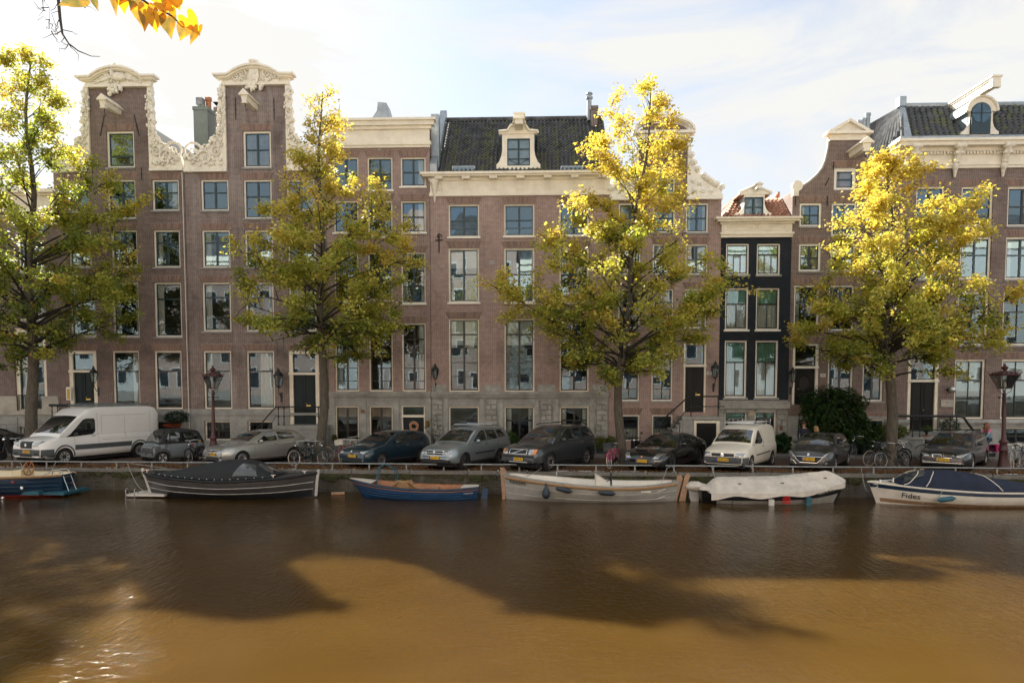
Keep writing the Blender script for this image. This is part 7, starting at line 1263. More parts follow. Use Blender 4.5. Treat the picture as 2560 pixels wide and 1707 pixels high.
# drifting timber and mooring lines
p = ground(845, 1236, WATER); mb = MB(); mb.tube([(-.26, 0, 0), (.26, 0, .02)], [.07, .06], 9); o = mb.build('floating_log', 'wood_pale', None, 40); o.location = (p.x, p.y, WATER+.03); tag(o, 'short pale log floating between the charcoal sloop and the blue boat', 'log')
def mooring(label, pa, pb, sag=.15, m='rope_grey'):
    a, b_ = Vector(pa), Vector(pb); mb = MB(); mb.tube([a.lerp(b_, i/10)-Vector((0, 0, sag*math.sin(math.pi*i/10))) for i in range(11)], .014, 5); o = mb.build('mooring_rope', m, None); tag(o, label, 'rope', 'mooring ropes')
def rail(px): 
    d = 27.5
    for _ in range(6): x = (px-CX)/F_PX*d; d = YQ(x)+.12
    return (x, d, .22)
def bt(px, py, y): return tuple(atd(px, py, y))
mooring('slack pale rope from the quay rail to the launch ladder', rail(137), bt(110, 1186, 27.3)); mooring('pale rope tying the launch bow side to the rail', rail(48), bt(64, 1185, 27.5), .02); mooring('long slack rope from the rail to the charcoal sloop stern', rail(316), bt(372, 1229, 26.6), .35); mooring('white rope lying along the quay edge to the charcoal sloop', rail(320), (rail(420)[0], rail(420)[1]-.1, .02), .02); mooring('light rope from the rail to the aluminium boat bow', rail(1361), bt(1316, 1190, 26.4), .05); mooring('thin rope hanging from the rail to the tarpaulin boat', rail(1780), bt(1795, 1203, 26.2), .1); mooring('grey rope curving from the wall to the white sloop bow', rail(2155), bt(2172, 1228, 25.8), .3)
# ================================================================ stoops, lamps, bicycles, people, plants
def upr(px, py, dep):
    d = ray(px, py); p0 = FP0+NI*dep; t = (p0-CAM).dot(NI)/d.dot(NI); q = CAM+d*t-FP0; return q.dot(EU), q.z
def front_thing(name, label, cat, px, dep): u, _ = upr(px, 1100, dep); p = FP0+EU*u+NI*dep; return thing(name, label, cat, (p.x, p.y, PAVE), -BETA), u
def balusters(o, pts, m, n=None):
    for x, y, z0, z1 in pts: MB().lathe([(.05, z0), (.05, z0+.06), (.025, z0+.1), (.022, z0+(z1-z0)*.4), (.045, z0+(z1-z0)*.48), (.022, z0+(z1-z0)*.56), (.022, z1-.08), (.045, z1-.05), (.03, z1)], 8, (x, y, 0)).build('baluster', m, o, 40)
# stoop of the bird-gable house
o, u = front_thing('stoop', 'dark green railed stoop behind the white panel van', 'steps', 125, -1.1); X = lambda px, d=-1.1: upr(px, 1050, d)[0]-u; zt = upr(125, 1012, -1.1)[1]; zl = upr(150, 1042, -1.1)[1]
MB().box(X(130), X(300), 0, 1.08, -.2, zl-.05).build('landing', 'stone_grey', o); MB().tube([(X(122), .04, zt), (X(300), .04, zt)], .05, 6).tube([(X(122), .04, zl+.55), (X(300), .04, zl+.55)], .018, 5).build('handrail', 'iron_green', o); balusters(o, [(X(p), .04, zl-.05, zt-.03) for p in (129, 143, 200, 250, 295)], 'iron_green'); [MB().box(X(128)-.3*(k+1), X(128)-.3*k, 0, 1.05, -.1, zl-.05-.19*(k+1)).build('step', 'stone_grey', o) for k in range(2)]
# stoop of the shield-gable house
o, u = front_thing('stoop', 'stone stoop with black iron railing before the tall dark door', 'steps', 640, -1.15); X = lambda px, d=-1.15: upr(px, 1050, d)[0]-u; zt = upr(740, 1017, -1.15)[1]; zl = upr(740, 1063, -1.15)[1]
MB().box(X(688), X(812), -.0, 1.12, zl-.2, zl).box(X(692), X(808), .05, 1.12, -.2, zl-.2).build('landing', 'stone_grey', o); n = 5
for k in range(n): MB().box(X(688)-.3*(k+1), X(688)-.3*k+.02, .05, 1.1, -.2, zl-.2*(k+1)).build('step', 'stone_grey', o)
MB().tube([(X(800), .06, zt), (X(688), .06, zt), (X(622), .06, .75), (X(622)-.12, .06, .72)], .035, 6).tube([(X(800), .06, lerp(zl, zt, .5)), (X(688), .06, lerp(zl, zt, .5)), (X(650), .06, .55)], .015, 5).build('handrail', 'iron', o); balusters(o, [(X(p), .06, zl, zt-.02) for p in (695, 709, 795)], 'iron')
# stoop with the little door under it
o, u = front_thing('stoop', 'stone stair with curved black handrail over a small lattice door', 'steps', 1650, -1.3); X = lambda px, d=-1.3: upr(px, 1050, d)[0]-u; zl = upr(1760, 1041, -1.3)[1]; zt = upr(1760, 991, -1.3)[1]
MB().box(X(1706), X(1812), 0, 1.28, zl-.16, zl).build('landing', 'stone_block', o); MB().box(X(1708), X(1735), .04, 1.26, -.2, zl-.16).box(X(1800), X(1810), .04, 1.26, -.2, zl-.16).box(X(1735), X(1800), .5, 1.26, -.2, zl-.16).build('stoop_base', 'stone_block', o)
f = MB().box(X(1735), X(1741), -.02, .1, -.1, zl-.2).box(X(1791), X(1799), -.02, .1, -.1, zl-.2).box(X(1741), X(1791), -.02, .1, zl-.32, zl-.2).build('under_door', 'cream', o); l = MB().box(X(1741), X(1791), .04, .08, -.1, zl-.32)
for k in range(14): l.tube([(lerp(X(1743), X(1789), k/14), .03, .1), (lerp(X(1743), X(1789), min(1, k/14+.35)), .03, zl-.5)], .008, 4); l.tube([(lerp(X(1743), X(1789), k/14), .028, zl-.5), (lerp(X(1743), X(1789), min(1, k/14+.35)), .028, .1)], .008, 4)
l.build('lattice_leaf', 'door_black', f)
for k in range(7): MB().box(X(1706)-.17*(k+1), X(1706)-.17*k+.03, .0, 1.2, zl-.2*(k+1)-.07, zl-.2*(k+1)).box(X(1706)-.17*(k)-.1, X(1706)-.17*k+.03, .06, 1.15, -.2, zl-.2*(k+1)-.07).build('step', 'stone_block', o)
MB().tube([(X(1812), .05, zt), (X(1722), .05, zt), (X(1650), .05, zt-1.28), (X(1640), .05, zt-1.3), (X(1637), .05, zt-1.22), (X(1642), .05, zt-1.17)], .04, 6).tube([(X(1812), .05, lerp(zl, zt, .5)), (X(1722), .05, lerp(zl, zt, .5)), (X(1655), .05, .5)], .025, 5).tube([(X(1728), .05, zl), (X(1728), .05, zt)], .03, 5).tube([(X(1796), .05, zl), (X(1796), .05, zt)], .03, 5).tube([(X(1648), .05, 0), (X(1648), .05, zt-1.28)], .03, 5).build('handrail', 'iron', o)
# stoop of the right house
o, u = front_thing('stoop', 'panelled stone stoop with thick black handrail curling down to street', 'steps', 2240, -1.4); X = lambda px, d=-1.4: upr(px, 1060, d)[0]-u; zl = upr(2300, 1092, -1.4)[1]; zt = upr(2300, 1040, -1.4)[1]
MB().box(X(2236), X(2398), 0, 1.38, zl-.12, zl).build('landing', 'stone_block', o); b = MB().box(X(2240), X(2394), .06, 1.36, -.2, zl-.12).build('stoop_base', 'stone_grey', o)
for p0, p1 in ((2246, 2290), (2300, 2345)): MB().tube([(lerp(X(p0), X(p1), .5)+.3*math.cos(a*math.pi/8), .05, zl*.45+.26*math.sin(a*math.pi/8)) for a in range(17)], .03, 5).build('carved_panel', 'stone_block', b)
for k in range(4): MB().box(X(2394)+.3*k-.02, X(2394)+.3*(k+1), .1, 1.3, -.2, zl-.17*(k+1)).build('step', 'stone_block', o)
MB().tube([(X(2240), .08, zt), (X(2392), .08, zt), (X(2412), .08, zt-.06), (X(2422), .08, zt-.35), (X(2436), .08, zt-.7), (X(2452), .08, zt-.8), (X(2458), .08, zt-.95)], .06, 8).tube([(X(2240), .08, zl+.35), (X(2390), .08, zl+.35)], .025, 5).build('handrail', 'iron', o, 60)
balusters(o, [(X(p), .08, zl, zt-.03) for p in (2245, 2284, 2302, 2378, 2394)], 'iron')
# ---------------------------------------------------------------- street lamps
def street_lamp(label, px, py, wsc=1.0):
    p = ground(px, py); o = thing('street_lamp', label, 'street lamp', (p.x, p.y, 0), 0, 'crowned street lamps'); a = MB()
    a.lathe([(.26, -.05), (.26, .06), (.22, .1), (.2, .16), (.165, .4), (.15, .72), (.19, .78), (.17, .84), (.15, .9), (.13, 1.05), (.17, 1.1), (.17, 1.16), (.1, 1.22), (.085, 1.4)], 14); a.build('base', 'lamp_red', o, 50)
    MB().lathe([(.085, 1.4), (.07, 2.4), (.055, 3.05), (.08, 3.08), (.08, 3.13), (.045, 3.16), (.045, 3.3)], 12).build('post', 'lamp_red', o, 50); MB().tube([(-.2, 0, 2.97), (.2, 0, 2.97)], .014, 6).blob((-.22, 0, 2.97), .04, 0, 8, 5).blob((.22, 0, 2.97), .04, 0, 8, 5).build('ladder_bar', 'iron', o)
    w0, w1, z0, z1 = .17*wsc, .37*wsc, 3.36, 3.92; fr = MB()
    C = [(sx, sy) for sx, sy in ((-1, -1), (1, -1), (1, 1), (-1, 1))]
    for sx, sy in C: fr.tube([(sx*w0, sy*w0, z0), (sx*w1, sy*w1, z1)], .018, 5); fr.tube([(sx*.04, sy*.04, 3.12), (sx*.16*wsc, sy*.16*wsc, 3.24), (sx*w0, sy*w0, z0)], .014, 5); fr.tube([(sx*w1, sy*w1, z1+.02), (sx*w1*1.2, sy*w1*1.2, z1+.16)], [.03, .008], 5)
    for i in range(4): (ax, ay), (bx, by) = C[i], C[(i+1) % 4]; fr.tube([(ax*w0, ay*w0, z0), (bx*w0, by*w0, z0)], .02, 5); fr.tube([(ax*w1, ay*w1, z1), (bx*w1, by*w1, z1)], .03, 5); [fr.blob((lerp(ax, bx, t)*w1*1.03, lerp(ay, by, t)*w1*1.03, z1+.06), (.04, .04, .06), 0, 6, 4) for t in (.25, .5, .75)]; fr.tube([((ax+bx)/2*w0, (ay+by)/2*w0, z0), ((ax+bx)/2*w1, (ay+by)/2*w1, z1)], .01, 4)
    lo = fr.build('lantern', 'lamp_red', o); MB().add([(sx*w0, sy*w0, z0) for sx, sy in C]+[(sx*w1, sy*w1, z1) for sx, sy in C], [(i, (i+1) % 4, (i+1) % 4+4, i+4) for i in range(4)]).build('lantern_glass', 'lamp_glass', lo)
    MB().add([(sx*w1*1.05, sy*w1*1.05, z1+.02) for sx, sy in C]+[(sx*.12, sy*.12, z1+.17) for sx, sy in C], [(i, (i+1) % 4, (i+1) % 4+4, i+4) for i in range(4)]+[(4, 5, 6, 7)]).lathe([(.09, z1+.15), (.07, z1+.2), (.12, z1+.25), (.13, z1+.33), (.06, z1+.37), (.05, z1+.42), (.01, z1+.5)], 10).build('crown_roof', 'lamp_red', lo, 40); MB().lathe([(.05, z0), (.07, z0+.1), (.05, z0+.25), (.02, z0+.28)], 8).build('bulb', 'plaque_white', lo, 40)
street_lamp('purple crowned street lamp with balustered base beside the parked scooter bike', 2508, 1171); street_lamp('purple crowned street lamp rising behind the silver hatchback bonnet', 534, 1156, .85)
# ---------------------------------------------------------------- bicycles
mat('bike_black', (.012, .014, .016), .4, .2, var=.2); mat('bike_green', (.02, .045, .04), .4, .2); mat('bike_pink', (.55, .03, .18), .4); mat('bike_red', (.3, .02, .03), .4); mat('bike_grey', (.25, .27, .28), .4, .4); mat('saddle', (.02, .018, .016), .6); mat('saddle_brown', (.14, .06, .03), .6); mat('tyre_cream', (.5, .42, .33), .8, var=.15); mat('crate_white', (.6, .58, .5), .7); mat('crate_dark', (.04, .05, .055), .7); mat('spoke', (.5, .5, .5), .4, .8); mat('bag_magenta', (.45, .02, .15), .7, var=.15)
WR = .335
tyre_me = {k: MB().tube([(WR*math.cos(a*math.pi/16), 0, WR*math.sin(a*math.pi/16)) for a in range(33)], .02, 6, cap=False).mesh('tyre', k, 60) for k in ('tyre', 'tyre_cream')}
sp_ = MB(); sp_.tube([(WR*.94*math.cos(a*math.pi/14), 0, WR*.94*math.sin(a*math.pi/14)) for a in range(29)], .009, 5, cap=False); sp_.tube([(0, -.05, 0), (0, .05, 0)], .022, 8)
for k in range(18): a = k*math.pi/9; sp_.tube([(0, .02*(-1)**k, 0), (WR*.94*math.cos(a), 0, WR*.94*math.sin(a))], .0035, 3, cap=False)
spoke_me = sp_.mesh('rim', 'spoke')
fm_ = MB(); A, B_, Cc, D = (-.52, 0, WR), (-.1, 0, .30), (-.22, 0, .78), (.33, 0, .82)
E = (.36, 0, .68)
for p, q in ((A, B_), (A, (-.2, 0, .72)), (B_, Cc), (B_, E), ((-.17, 0, .55), D)): fm_.tube([p, q], .02, 6)
fm_.tube([(.31, 0, .88), (.40, 0, .6)], .024, 6)
for y in (-.05, .05): fm_.tube([(.40, y, .6), (.44, y, .5), (.55, y, WR)], .014, 6)
frame_me = fm_.mesh('frame', 'bike_black', 60)
hb_ = MB(); hb_.tube([(.16, -.28, 1.04), (.28, -.26, 1.06), (.33, -.1, 1.05), (.32, 0, 1.03), (.33, .1, 1.05), (.28, .26, 1.06), (.16, .28, 1.04)], .014, 6); hb_.tube([(.31, 0, .86), (.32, 0, 1.03)], .016, 6); hb_.tube([(.16, -.28, 1.04), (.05, -.29, 1.02)], .02, 6); hb_.tube([(.16, .28, 1.04), (.05, .29, 1.02)], .02, 6); handle_me = hb_.mesh('handlebar', 'steel', 60)
sd = MB(); sd.blob((-.27, 0, .96), (.14, .1, .035), 0, 12, 6); sd.tube([(-.2, 0, .95), (-.06, 0, .95)], [.05, .025], 6); sd.tube([(-.22, 0, .76), (-.25, 0, .94)], .014, 6); saddle_me = sd.mesh('saddle', 'saddle', 60)
rk = MB(); rk.box(-.78, -.3, -.07, .07, .735, .75); [rk.tube([(-.7, y, .74), (-.52, y, WR)], .008, 5) for y in (-.07, .07)]; rk.tube([(-.52+.37*math.cos(a*math.pi/12), 0, WR+.37*math.sin(a*math.pi/12)) for a in range(1, 13)], .02, 4); rk.tube([(.55+.37*math.cos(a*math.pi/12), 0, WR+.37*math.sin(a*math.pi/12)) for a in range(2, 12)], .018, 4); rack_me = rk.mesh('mudguards', 'bike_black')
cr_ = MB(); cr_.tube([(-.12, -.06, .3), (-.12, .06, .3)], .09, 12); cr_.tube([(-.1, .06, .3), (-.1, .09, .14)], .012, 5); cr_.tube([(-.1, -.06, .3), (-.1, -.09, .46)], .012, 5); cr_.box(-.15, -.05, .07, .17, .12, .15); cr_.box(-.15, -.05, -.17, -.07, .45, .48); cr_.box(-.52, -.1, .045, .055, .24, .4); crank_me = cr_.mesh('crankset', 'iron')
lm_ = MB().blob((.42, 0, .86), (.05, .045, .05), 0, 8, 5).mesh('headlamp', 'chrome', 60)
def crate_mesh(m):
    c = MB(); x0, x1, y0, y1, z0, z1 = .34, .66, -.19, .19, .88, 1.1
    for z in (z0, z0+.075, z0+.15): c.box(x0, x1, y0, y0+.012, z, z+.055).box(x0, x1, y1-.012, y1, z, z+.055).box(x0, x0+.012, y0+.012, y1-.012, z, z+.055).box(x1-.012, x1, y0+.012, y1-.012, z, z+.055)
    c.box(x0, x1, y0, y1, z0-.01, z0); [c.box(a, a+.02, b, b+.02, z0, z1) for a in (x0, x1-.02) for b in (y0, y1-.02)]; return c.mesh('front_crate', m)
CR = {k: crate_mesh(k) for k in ('crate_white', 'crate_dark')}
def bicycle(label, pa, pb, py, col='bike_black', tyre='tyre', crate=None, lean=6, sad='saddle', group='parked bicycles', name='bicycle', d=None, fold=False):
    """pa, pb: photograph columns of the front and rear wheel; py: row where the front wheel meets the ground"""
    P = ground(pa, py) if d is None else Vector((atd(pa, py, d).x, d, 0)); best = None; wbk = 1.07
    for k in range(720):
        th = R(k*.5); q = P-Vector((math.cos(th), math.sin(th), 0))*wbk
        e = abs(proj(q)[0]-pb)+(0 if q.y >= P.y-.02 else 50)
        if best is None or e < best[0]-.01: best = (e, th)
    th = best[1]; c = P-Vector((math.cos(th), math.sin(th), 0))*.55; o = thing(name, label, 'bicycle', (c.x, c.y, 0), 0, group); o.rotation_euler = (R(lean), 0, th)
    for x in (.55, -.52): w_ = inst('wheel', tyre_me[tyre], o, (x, 0, WR)); w_.rotation_euler = (0, random.uniform(0, 6), 0); inst('rim', spoke_me, w_)
    inst('frame', frame_me, o, m=col); inst('handlebar', handle_me, o); inst('saddle', saddle_me, o, m=sad); inst('mudguards', rack_me, o, m=col); inst('crankset', crank_me, o); inst('headlamp', lm_, o)
    if crate: inst('front_crate', CR[crate], o)
    return o, th, c
bicycle('black bicycle with cream tyres leaning by the silver hatchback tail', 737, 782, 1164, tyre='tyre_cream'); bicycle('dark green bicycle leaning in front of the linden trunk', 806, 760, 1163, 'bike_green', lean=-7); bicycle('grey bicycle with raised handlebar standing close behind the linden trunk pair', 775, 790, 1150, 'bike_grey', 'tyre_cream', sad='saddle_brown', d=30.6); bicycle('black bicycle half hidden behind the linden by the stone stoop', 822, 775, 1145, tyre='tyre_cream', d=31.8, lean=5)
bicycle('bicycle with a white front crate beside the petrol blue hatchback', 854, 868, 1160, 'bike_red', 'tyre_cream', 'crate_white'); bicycle('red bicycle standing behind the white crate bicycle', 878, 905, 1150, 'bike_red', d=32.5)
bicycle('black bicycle leaning against the tiny grey two seater', 473, 505, 1160, lean=5); bicycle('thin black bicycle between the black saloon and the white van', 40, 68, 1152); bicycle('pink bicycle with a dark front crate beside the yellow linden', 1524, 1542, 1172, 'bike_pink', 'tyre_cream', 'crate_dark', lean=4)
bicycle('black bicycle with basket, foremost of the cluster under the golden linden', 2203, 2258, 1170, crate='crate_dark'); bicycle('black bicycle with pale tyres at the bush end of the cluster', 2172, 2222, 1164, tyre='tyre_cream', lean=-5); bicycle('dark bicycle leaning inward at the estate car end of the cluster', 2268, 2240, 1168, 'bike_green', lean=7); bicycle('black bicycle upright against the golden linden trunk', 2262, 2215, 1160, lean=-4)
bicycle('bicycle with white tyre half hidden behind the gunmetal estate car', 2306, 2360, 1140, tyre='tyre_cream', d=32.2); bicycle('old bicycle parked against the big green bush', 2130, 2175, 1140, 'bike_black', d=33.0); bicycle('bicycle with chrome handlebar facing the canal past the street lamp', 2531, 2545, 1172, 'bike_grey', 'tyre_cream', lean=3); bicycle('dark bicycle at the edge beside the chrome handlebar one', 2552, 2590, 1165, 'bike_black')
# ---------------------------------------------------------------- scooters
def scooter(label, px, d, col, yaw):
    x = (px-CX)/F_PX*d; o = thing('motor_scooter', label, 'scooter', (x, d, 0), yaw, 'parked scooters'); MB().prism([(-.75, .35), (-.1, .3), (.2, .3), (.45, .95), (.38, 1.0), (.1, .45), (-.15, .5), (-.2, .78), (-.8, .82), (-.85, .6)], -.16, .16).build('body', col, o); MB().box(-.8, -.15, -.15, .15, .78, .88).build('seat', 'saddle', o)
    for x_ in (-.62, .6): w_ = MB().lathe([(.12, -.05), (.21, -.05), (.23, 0), (.21, .05), (.12, .05)], 18, (0, 0, 0), 0, 'y').build('wheel', 'tyre', o, 50); w_.location = (x_, 0, .23)
    MB().tube([(.6, 0, .25), (.42, 0, .98), (.38, 0, 1.08)], .035, 6).tube([(.3, -.33, 1.1), (.4, 0, 1.08), (.3, .33, 1.1)], .02, 6).build('handlebar', 'iron', o); MB().blob((.5, 0, .98), (.08, .09, .09)).build('headlamp', 'chrome', o, 60)
    for s_ in (-1, 1): MB().tube([(.34, s_*.24, 1.1), (.36, s_*.3, 1.28)], .008, 4).blob((.36, s_*.32, 1.32), (.02, .06, .05), 0, 8, 5).build('mirror', 'iron', o)
scooter('black motor scooter behind the black saloon', 36, 32.4, 'plastic_black', R(250)); scooter('black motor scooter between the yellow linden and the sports saloon', 1588, 31.8, 'plastic_black', R(255))
# ---------------------------------------------------------------- people
mat('skin', (.52, .3, .22), .55, var=.08, scale=8); mat('cloth_navy', (.015, .022, .04), .85, var=.2, scale=9); mat('cloth_jeans', (.03, .05, .085), .85, var=.2, scale=9); mat('cloth_white', (.62, .58, .54), .85, var=.1); mat('cloth_denim', (.2, .32, .38), .85, var=.15, scale=9); mat('cloth_pink', (.62, .2, .3), .85, var=.1); mat('cloth_dark', (.02, .02, .024), .85); mat('hair_brown', (.07, .035, .02), .7, var=.3, scale=20); mat('hair_blond', (.4, .25, .12), .7, var=.3, scale=20); mat('hair_auburn', (.24, .1, .05), .7, var=.3, scale=20); mat('shoe', (.05, .045, .04), .6); mat('shoe_white', (.6, .58, .55), .6); mat('lips', (.35, .1, .09), .5); mat('eye', (.02, .015, .012), .2)
def person(label, loc, rz, J, top, legs, hairm, long_hair, scale=1.0, group=None, yoke=None, shoe='shoe', glasses=False):
    """J: joint positions for a figure 1.75 m tall, facing +x"""
    o = thing('person', label, 'person', loc, rz, group); o.scale = (scale,)*3
    V, E_, Rr, reg = [], [], [], []
    def v(p, r, g): V.append(p); Rr.append(r); reg.append(g); return len(V)-1
    pel = v(J['pelvis'], (.13, .165), 'legs'); sp = v(J['waist'], (.115, .145), 'top'); ch = v(J['chest'], (.125, .185), 'top'); nk0 = v(J['neck'], (.06, .065), 'skin'); nk = v(J['throat'], (.055, .058), 'skin'); hd = v(J['head'], (.095, .078), 'skin'); ht = v(J['crown'], (.07, .062), 'skin'); E_ += [(pel, sp), (sp, ch), (ch, nk0), (nk0, nk), (nk, hd), (hd, ht)]
    for s_, k in ((1, 'l'), (-1, 'r')):
        sh = v(J['shoulder'+k], (.07, .07), 'top'); el = v(J['elbow'+k], (.048, .048), 'top'); wr_ = v(J['wrist'+k], (.032, .036), 'top'); pm = v(J['hand'+k], (.022, .04), 'skin'); E_ += [(ch, sh), (sh, el), (el, wr_), (wr_, pm)]
        d = (Vector(J['hand'+k])-Vector(J['wrist'+k])).normalized(); side = Vector((0, 1, 0)) if abs(d.y) < .8 else Vector((1, 0, 0)); side = (side-d*side.dot(d)).normalized(); pn = d.cross(side)
        for f, (off, l1) in enumerate(((-.03, .075), (-.01, .085), (.01, .08), (.03, .065))):
            b = Vector(J['hand'+k])+side*off+d*.03; a1 = v(tuple(b+d*l1*.5), (.0085, .0085), 'skin'); a2 = v(tuple(b+d*l1*.8+pn*.025), (.007, .007), 'skin'); E_ += [(pm, a1), (a1, a2)]
        tb_ = v(tuple(Vector(J['wrist'+k]).lerp(Vector(J['hand'+k]), .6)+side*-.05), (.011, .011), 'skin'); tb2 = v(tuple(Vector(J['hand'+k])+side*-.065+d*.02), (.0085, .0085), 'skin'); E_ += [(pm, tb_), (tb_, tb2)]
        hp = v(J['hip'+k], (.1, .095), 'legs'); kn = v(J['knee'+k], (.062, .062), 'legs'); an = v(J['ankle'+k], (.043, .043), 'legs'); to = v(J['toe'+k], (.035, .045), 'shoe'); E_ += [(pel, hp), (hp, kn), (kn, an), (an, to)]
    me = bpy.data.meshes.new('body'); me.from_pydata(V, E_, []); bo = bpy.data.objects.new('body', me); COL.objects.link(bo); bo.modifiers.new('skin', 'SKIN'); sb = bo.modifiers.new('sub', 'SUBSURF'); sb.levels = sb.render_levels = 1
    for i, r in enumerate(Rr): me.skin_vertices[0].data[i].radius = r
    me.skin_vertices[0].data[pel].use_root = True
    dg = bpy.context.evaluated_depsgraph_get(); nm = bpy.data.meshes.new_from_object(bo.evaluated_get(dg)); bpy.data.objects.remove(bo); names = ['top', 'legs', 'skin', 'shoe', 'yoke']; mm = [top, legs, 'skin', shoe, yoke or top]
    nm.materials.clear(); [nm.materials.append(MATS[x]) for x in mm]; VV = [Vector(p) for p in V]
    for p in nm.polygons:
        c = p.center; best = min(range(len(VV)), key=lambda i: (VV[i]-c).length-.6*sum(Rr[i])/2); g = reg[best]
        if yoke and g == 'top' and c.z > J['chest'][2]-.06 and math.hypot(c.x-J['chest'][0], c.y) < .27: g = 'yoke'
        p.material_index = names.index(g); p.use_smooth = True
    b2 = bpy.data.objects.new('body', nm); COL.objects.link(b2); b2.parent = o; hx, hy, hz = J['head']
    f = MB(); f.blob((hx+.10, hy, hz-.0), (.022, .014, .028), 0, 6, 4); f.build('nose', 'skin', b2, 180); [MB().blob((hx+.02, hy+s_*.083, hz), (.025, .012, .032), 0, 6, 4).build('ear', 'skin', b2, 180) for s_ in (-1, 1)]; MB().box(hx+.082, hx+.094, hy-.024, hy+.024, hz-.055, hz-.047).build('mouth', 'lips', b2)
    for s_ in (-1, 1): MB().blob((hx+.085, hy+s_*.033, hz+.028), (.012, .014, .009), 0, 6, 4).build('eye', 'eye', b2)
    if glasses: MB().box(hx+.098, hx+.106, hy-.07, hy+.07, hz+.01, hz+.05).build('sunglasses', 'eye', b2)
    h_ = MB(); h_.blob((hx-.015, hy, hz+.055), (.108, .092, .085), 0, 12, 7, .05, random.Random(3)); h_.blob((hx-.045, hy, hz+.0), (.075, .088, .11), 0, 12, 7, .05, random.Random(2))
    if long_hair: h_.tube([(hx-.05, hy, hz+.05), (hx-.08, hy, hz-.1), (hx-.1, hy, hz-.26)], [.085, .095, .05], 9); [h_.tube([(hx-.01, hy+s_*.08, hz+.05), (hx+.0, hy+s_*.095, hz-.1), (hx-.03, hy+s_*.1, hz-.24)], [.03, .04, .02], 7) for s_ in (-1, 1)]
    h_.build('hair', hairm, o, 180); return o
def stand(): 
    J = dict(pelvis=(0, 0, .98), waist=(0, 0, 1.12), chest=(0, 0, 1.35), neck=(0, 0, 1.47), throat=(.01, 0, 1.53), head=(.025, 0, 1.63), crown=(.02, 0, 1.71))
    for s_, k in ((1, 'l'), (-1, 'r')): J.update({'shoulder'+k: (0, s_*.18, 1.42), 'elbow'+k: (-.03, s_*.24, 1.14), 'wrist'+k: (.08, s_*.23, .92), 'hand'+k: (.12, s_*.22, .85), 'hip'+k: (0, s_*.1, .92), 'knee'+k: (.02, s_*.1, .5), 'ankle'+k: (-.02, s_*.11, .08), 'toe'+k: (.13, s_*.12, .04)})
    return J
J = stand(); J['elbowl'] = (.06, .23, 1.16); J['wristl'] = (.24, .14, 1.2); J['handl'] = (.3, .1, 1.22); x = (2010-CX)/F_PX*32.3; person('person in dark navy jumper standing behind the anthracite compact car', (x, 32.3, 0), R(262), J, 'cloth_navy', 'cloth_jeans', 'hair_brown', False, 1.03)
J = stand(); x = (2041-CX)/F_PX*32.0; person('person with long blond hair in white top behind the compact car', (x, 32.0, 0), R(188), J, 'cloth_white', 'cloth_jeans', 'hair_blond', True, .92)
# the cyclist rides to the left
ob, th, c = bicycle('black bicycle being ridden with a magenta pannier on its rack', 2428, 2487, 1158, d=31.4, lean=0, group=None, name='bicycle'); 
pb_ = MB().box(-.82, -.42, .08, .24, .46, .78).box(-.82, -.42, -.24, -.08, .46, .78).box(-.8, -.44, -.08, .08, .755, .8).build('pannier', 'bag_magenta', ob)
J = dict(pelvis=(-.25, 0, 1.04), waist=(-.23, 0, 1.17), chest=(-.17, 0, 1.4), neck=(-.14, 0, 1.52), throat=(-.12, 0, 1.58), head=(-.1, 0, 1.68), crown=(-.105, 0, 1.76))
for s_, k, kz in ((1, 'l', .78), (-1, 'r', .95)): J.update({'shoulder'+k: (-.16, s_*.17, 1.46), 'elbow'+k: (-.02, s_*.25, 1.24), 'wrist'+k: (.1, s_*.28, 1.1), 'hand'+k: (.15, s_*.285, 1.07), 'hip'+k: (-.22, s_*.1, 1.0), 'knee'+k: (.12, s_*.1, kz-.0), 'ankle'+k: (-.04, s_*.12, kz-.5), 'toe'+k: (.1, s_*.12, kz-.56)})
person('cyclist in pale denim jacket with pink yoke and sunglasses riding past', (c.x, c.y, 0), th, J, 'cloth_denim', 'cloth_jeans', 'hair_auburn', True, 1.0, None, 'cloth_pink', 'shoe_white', True)
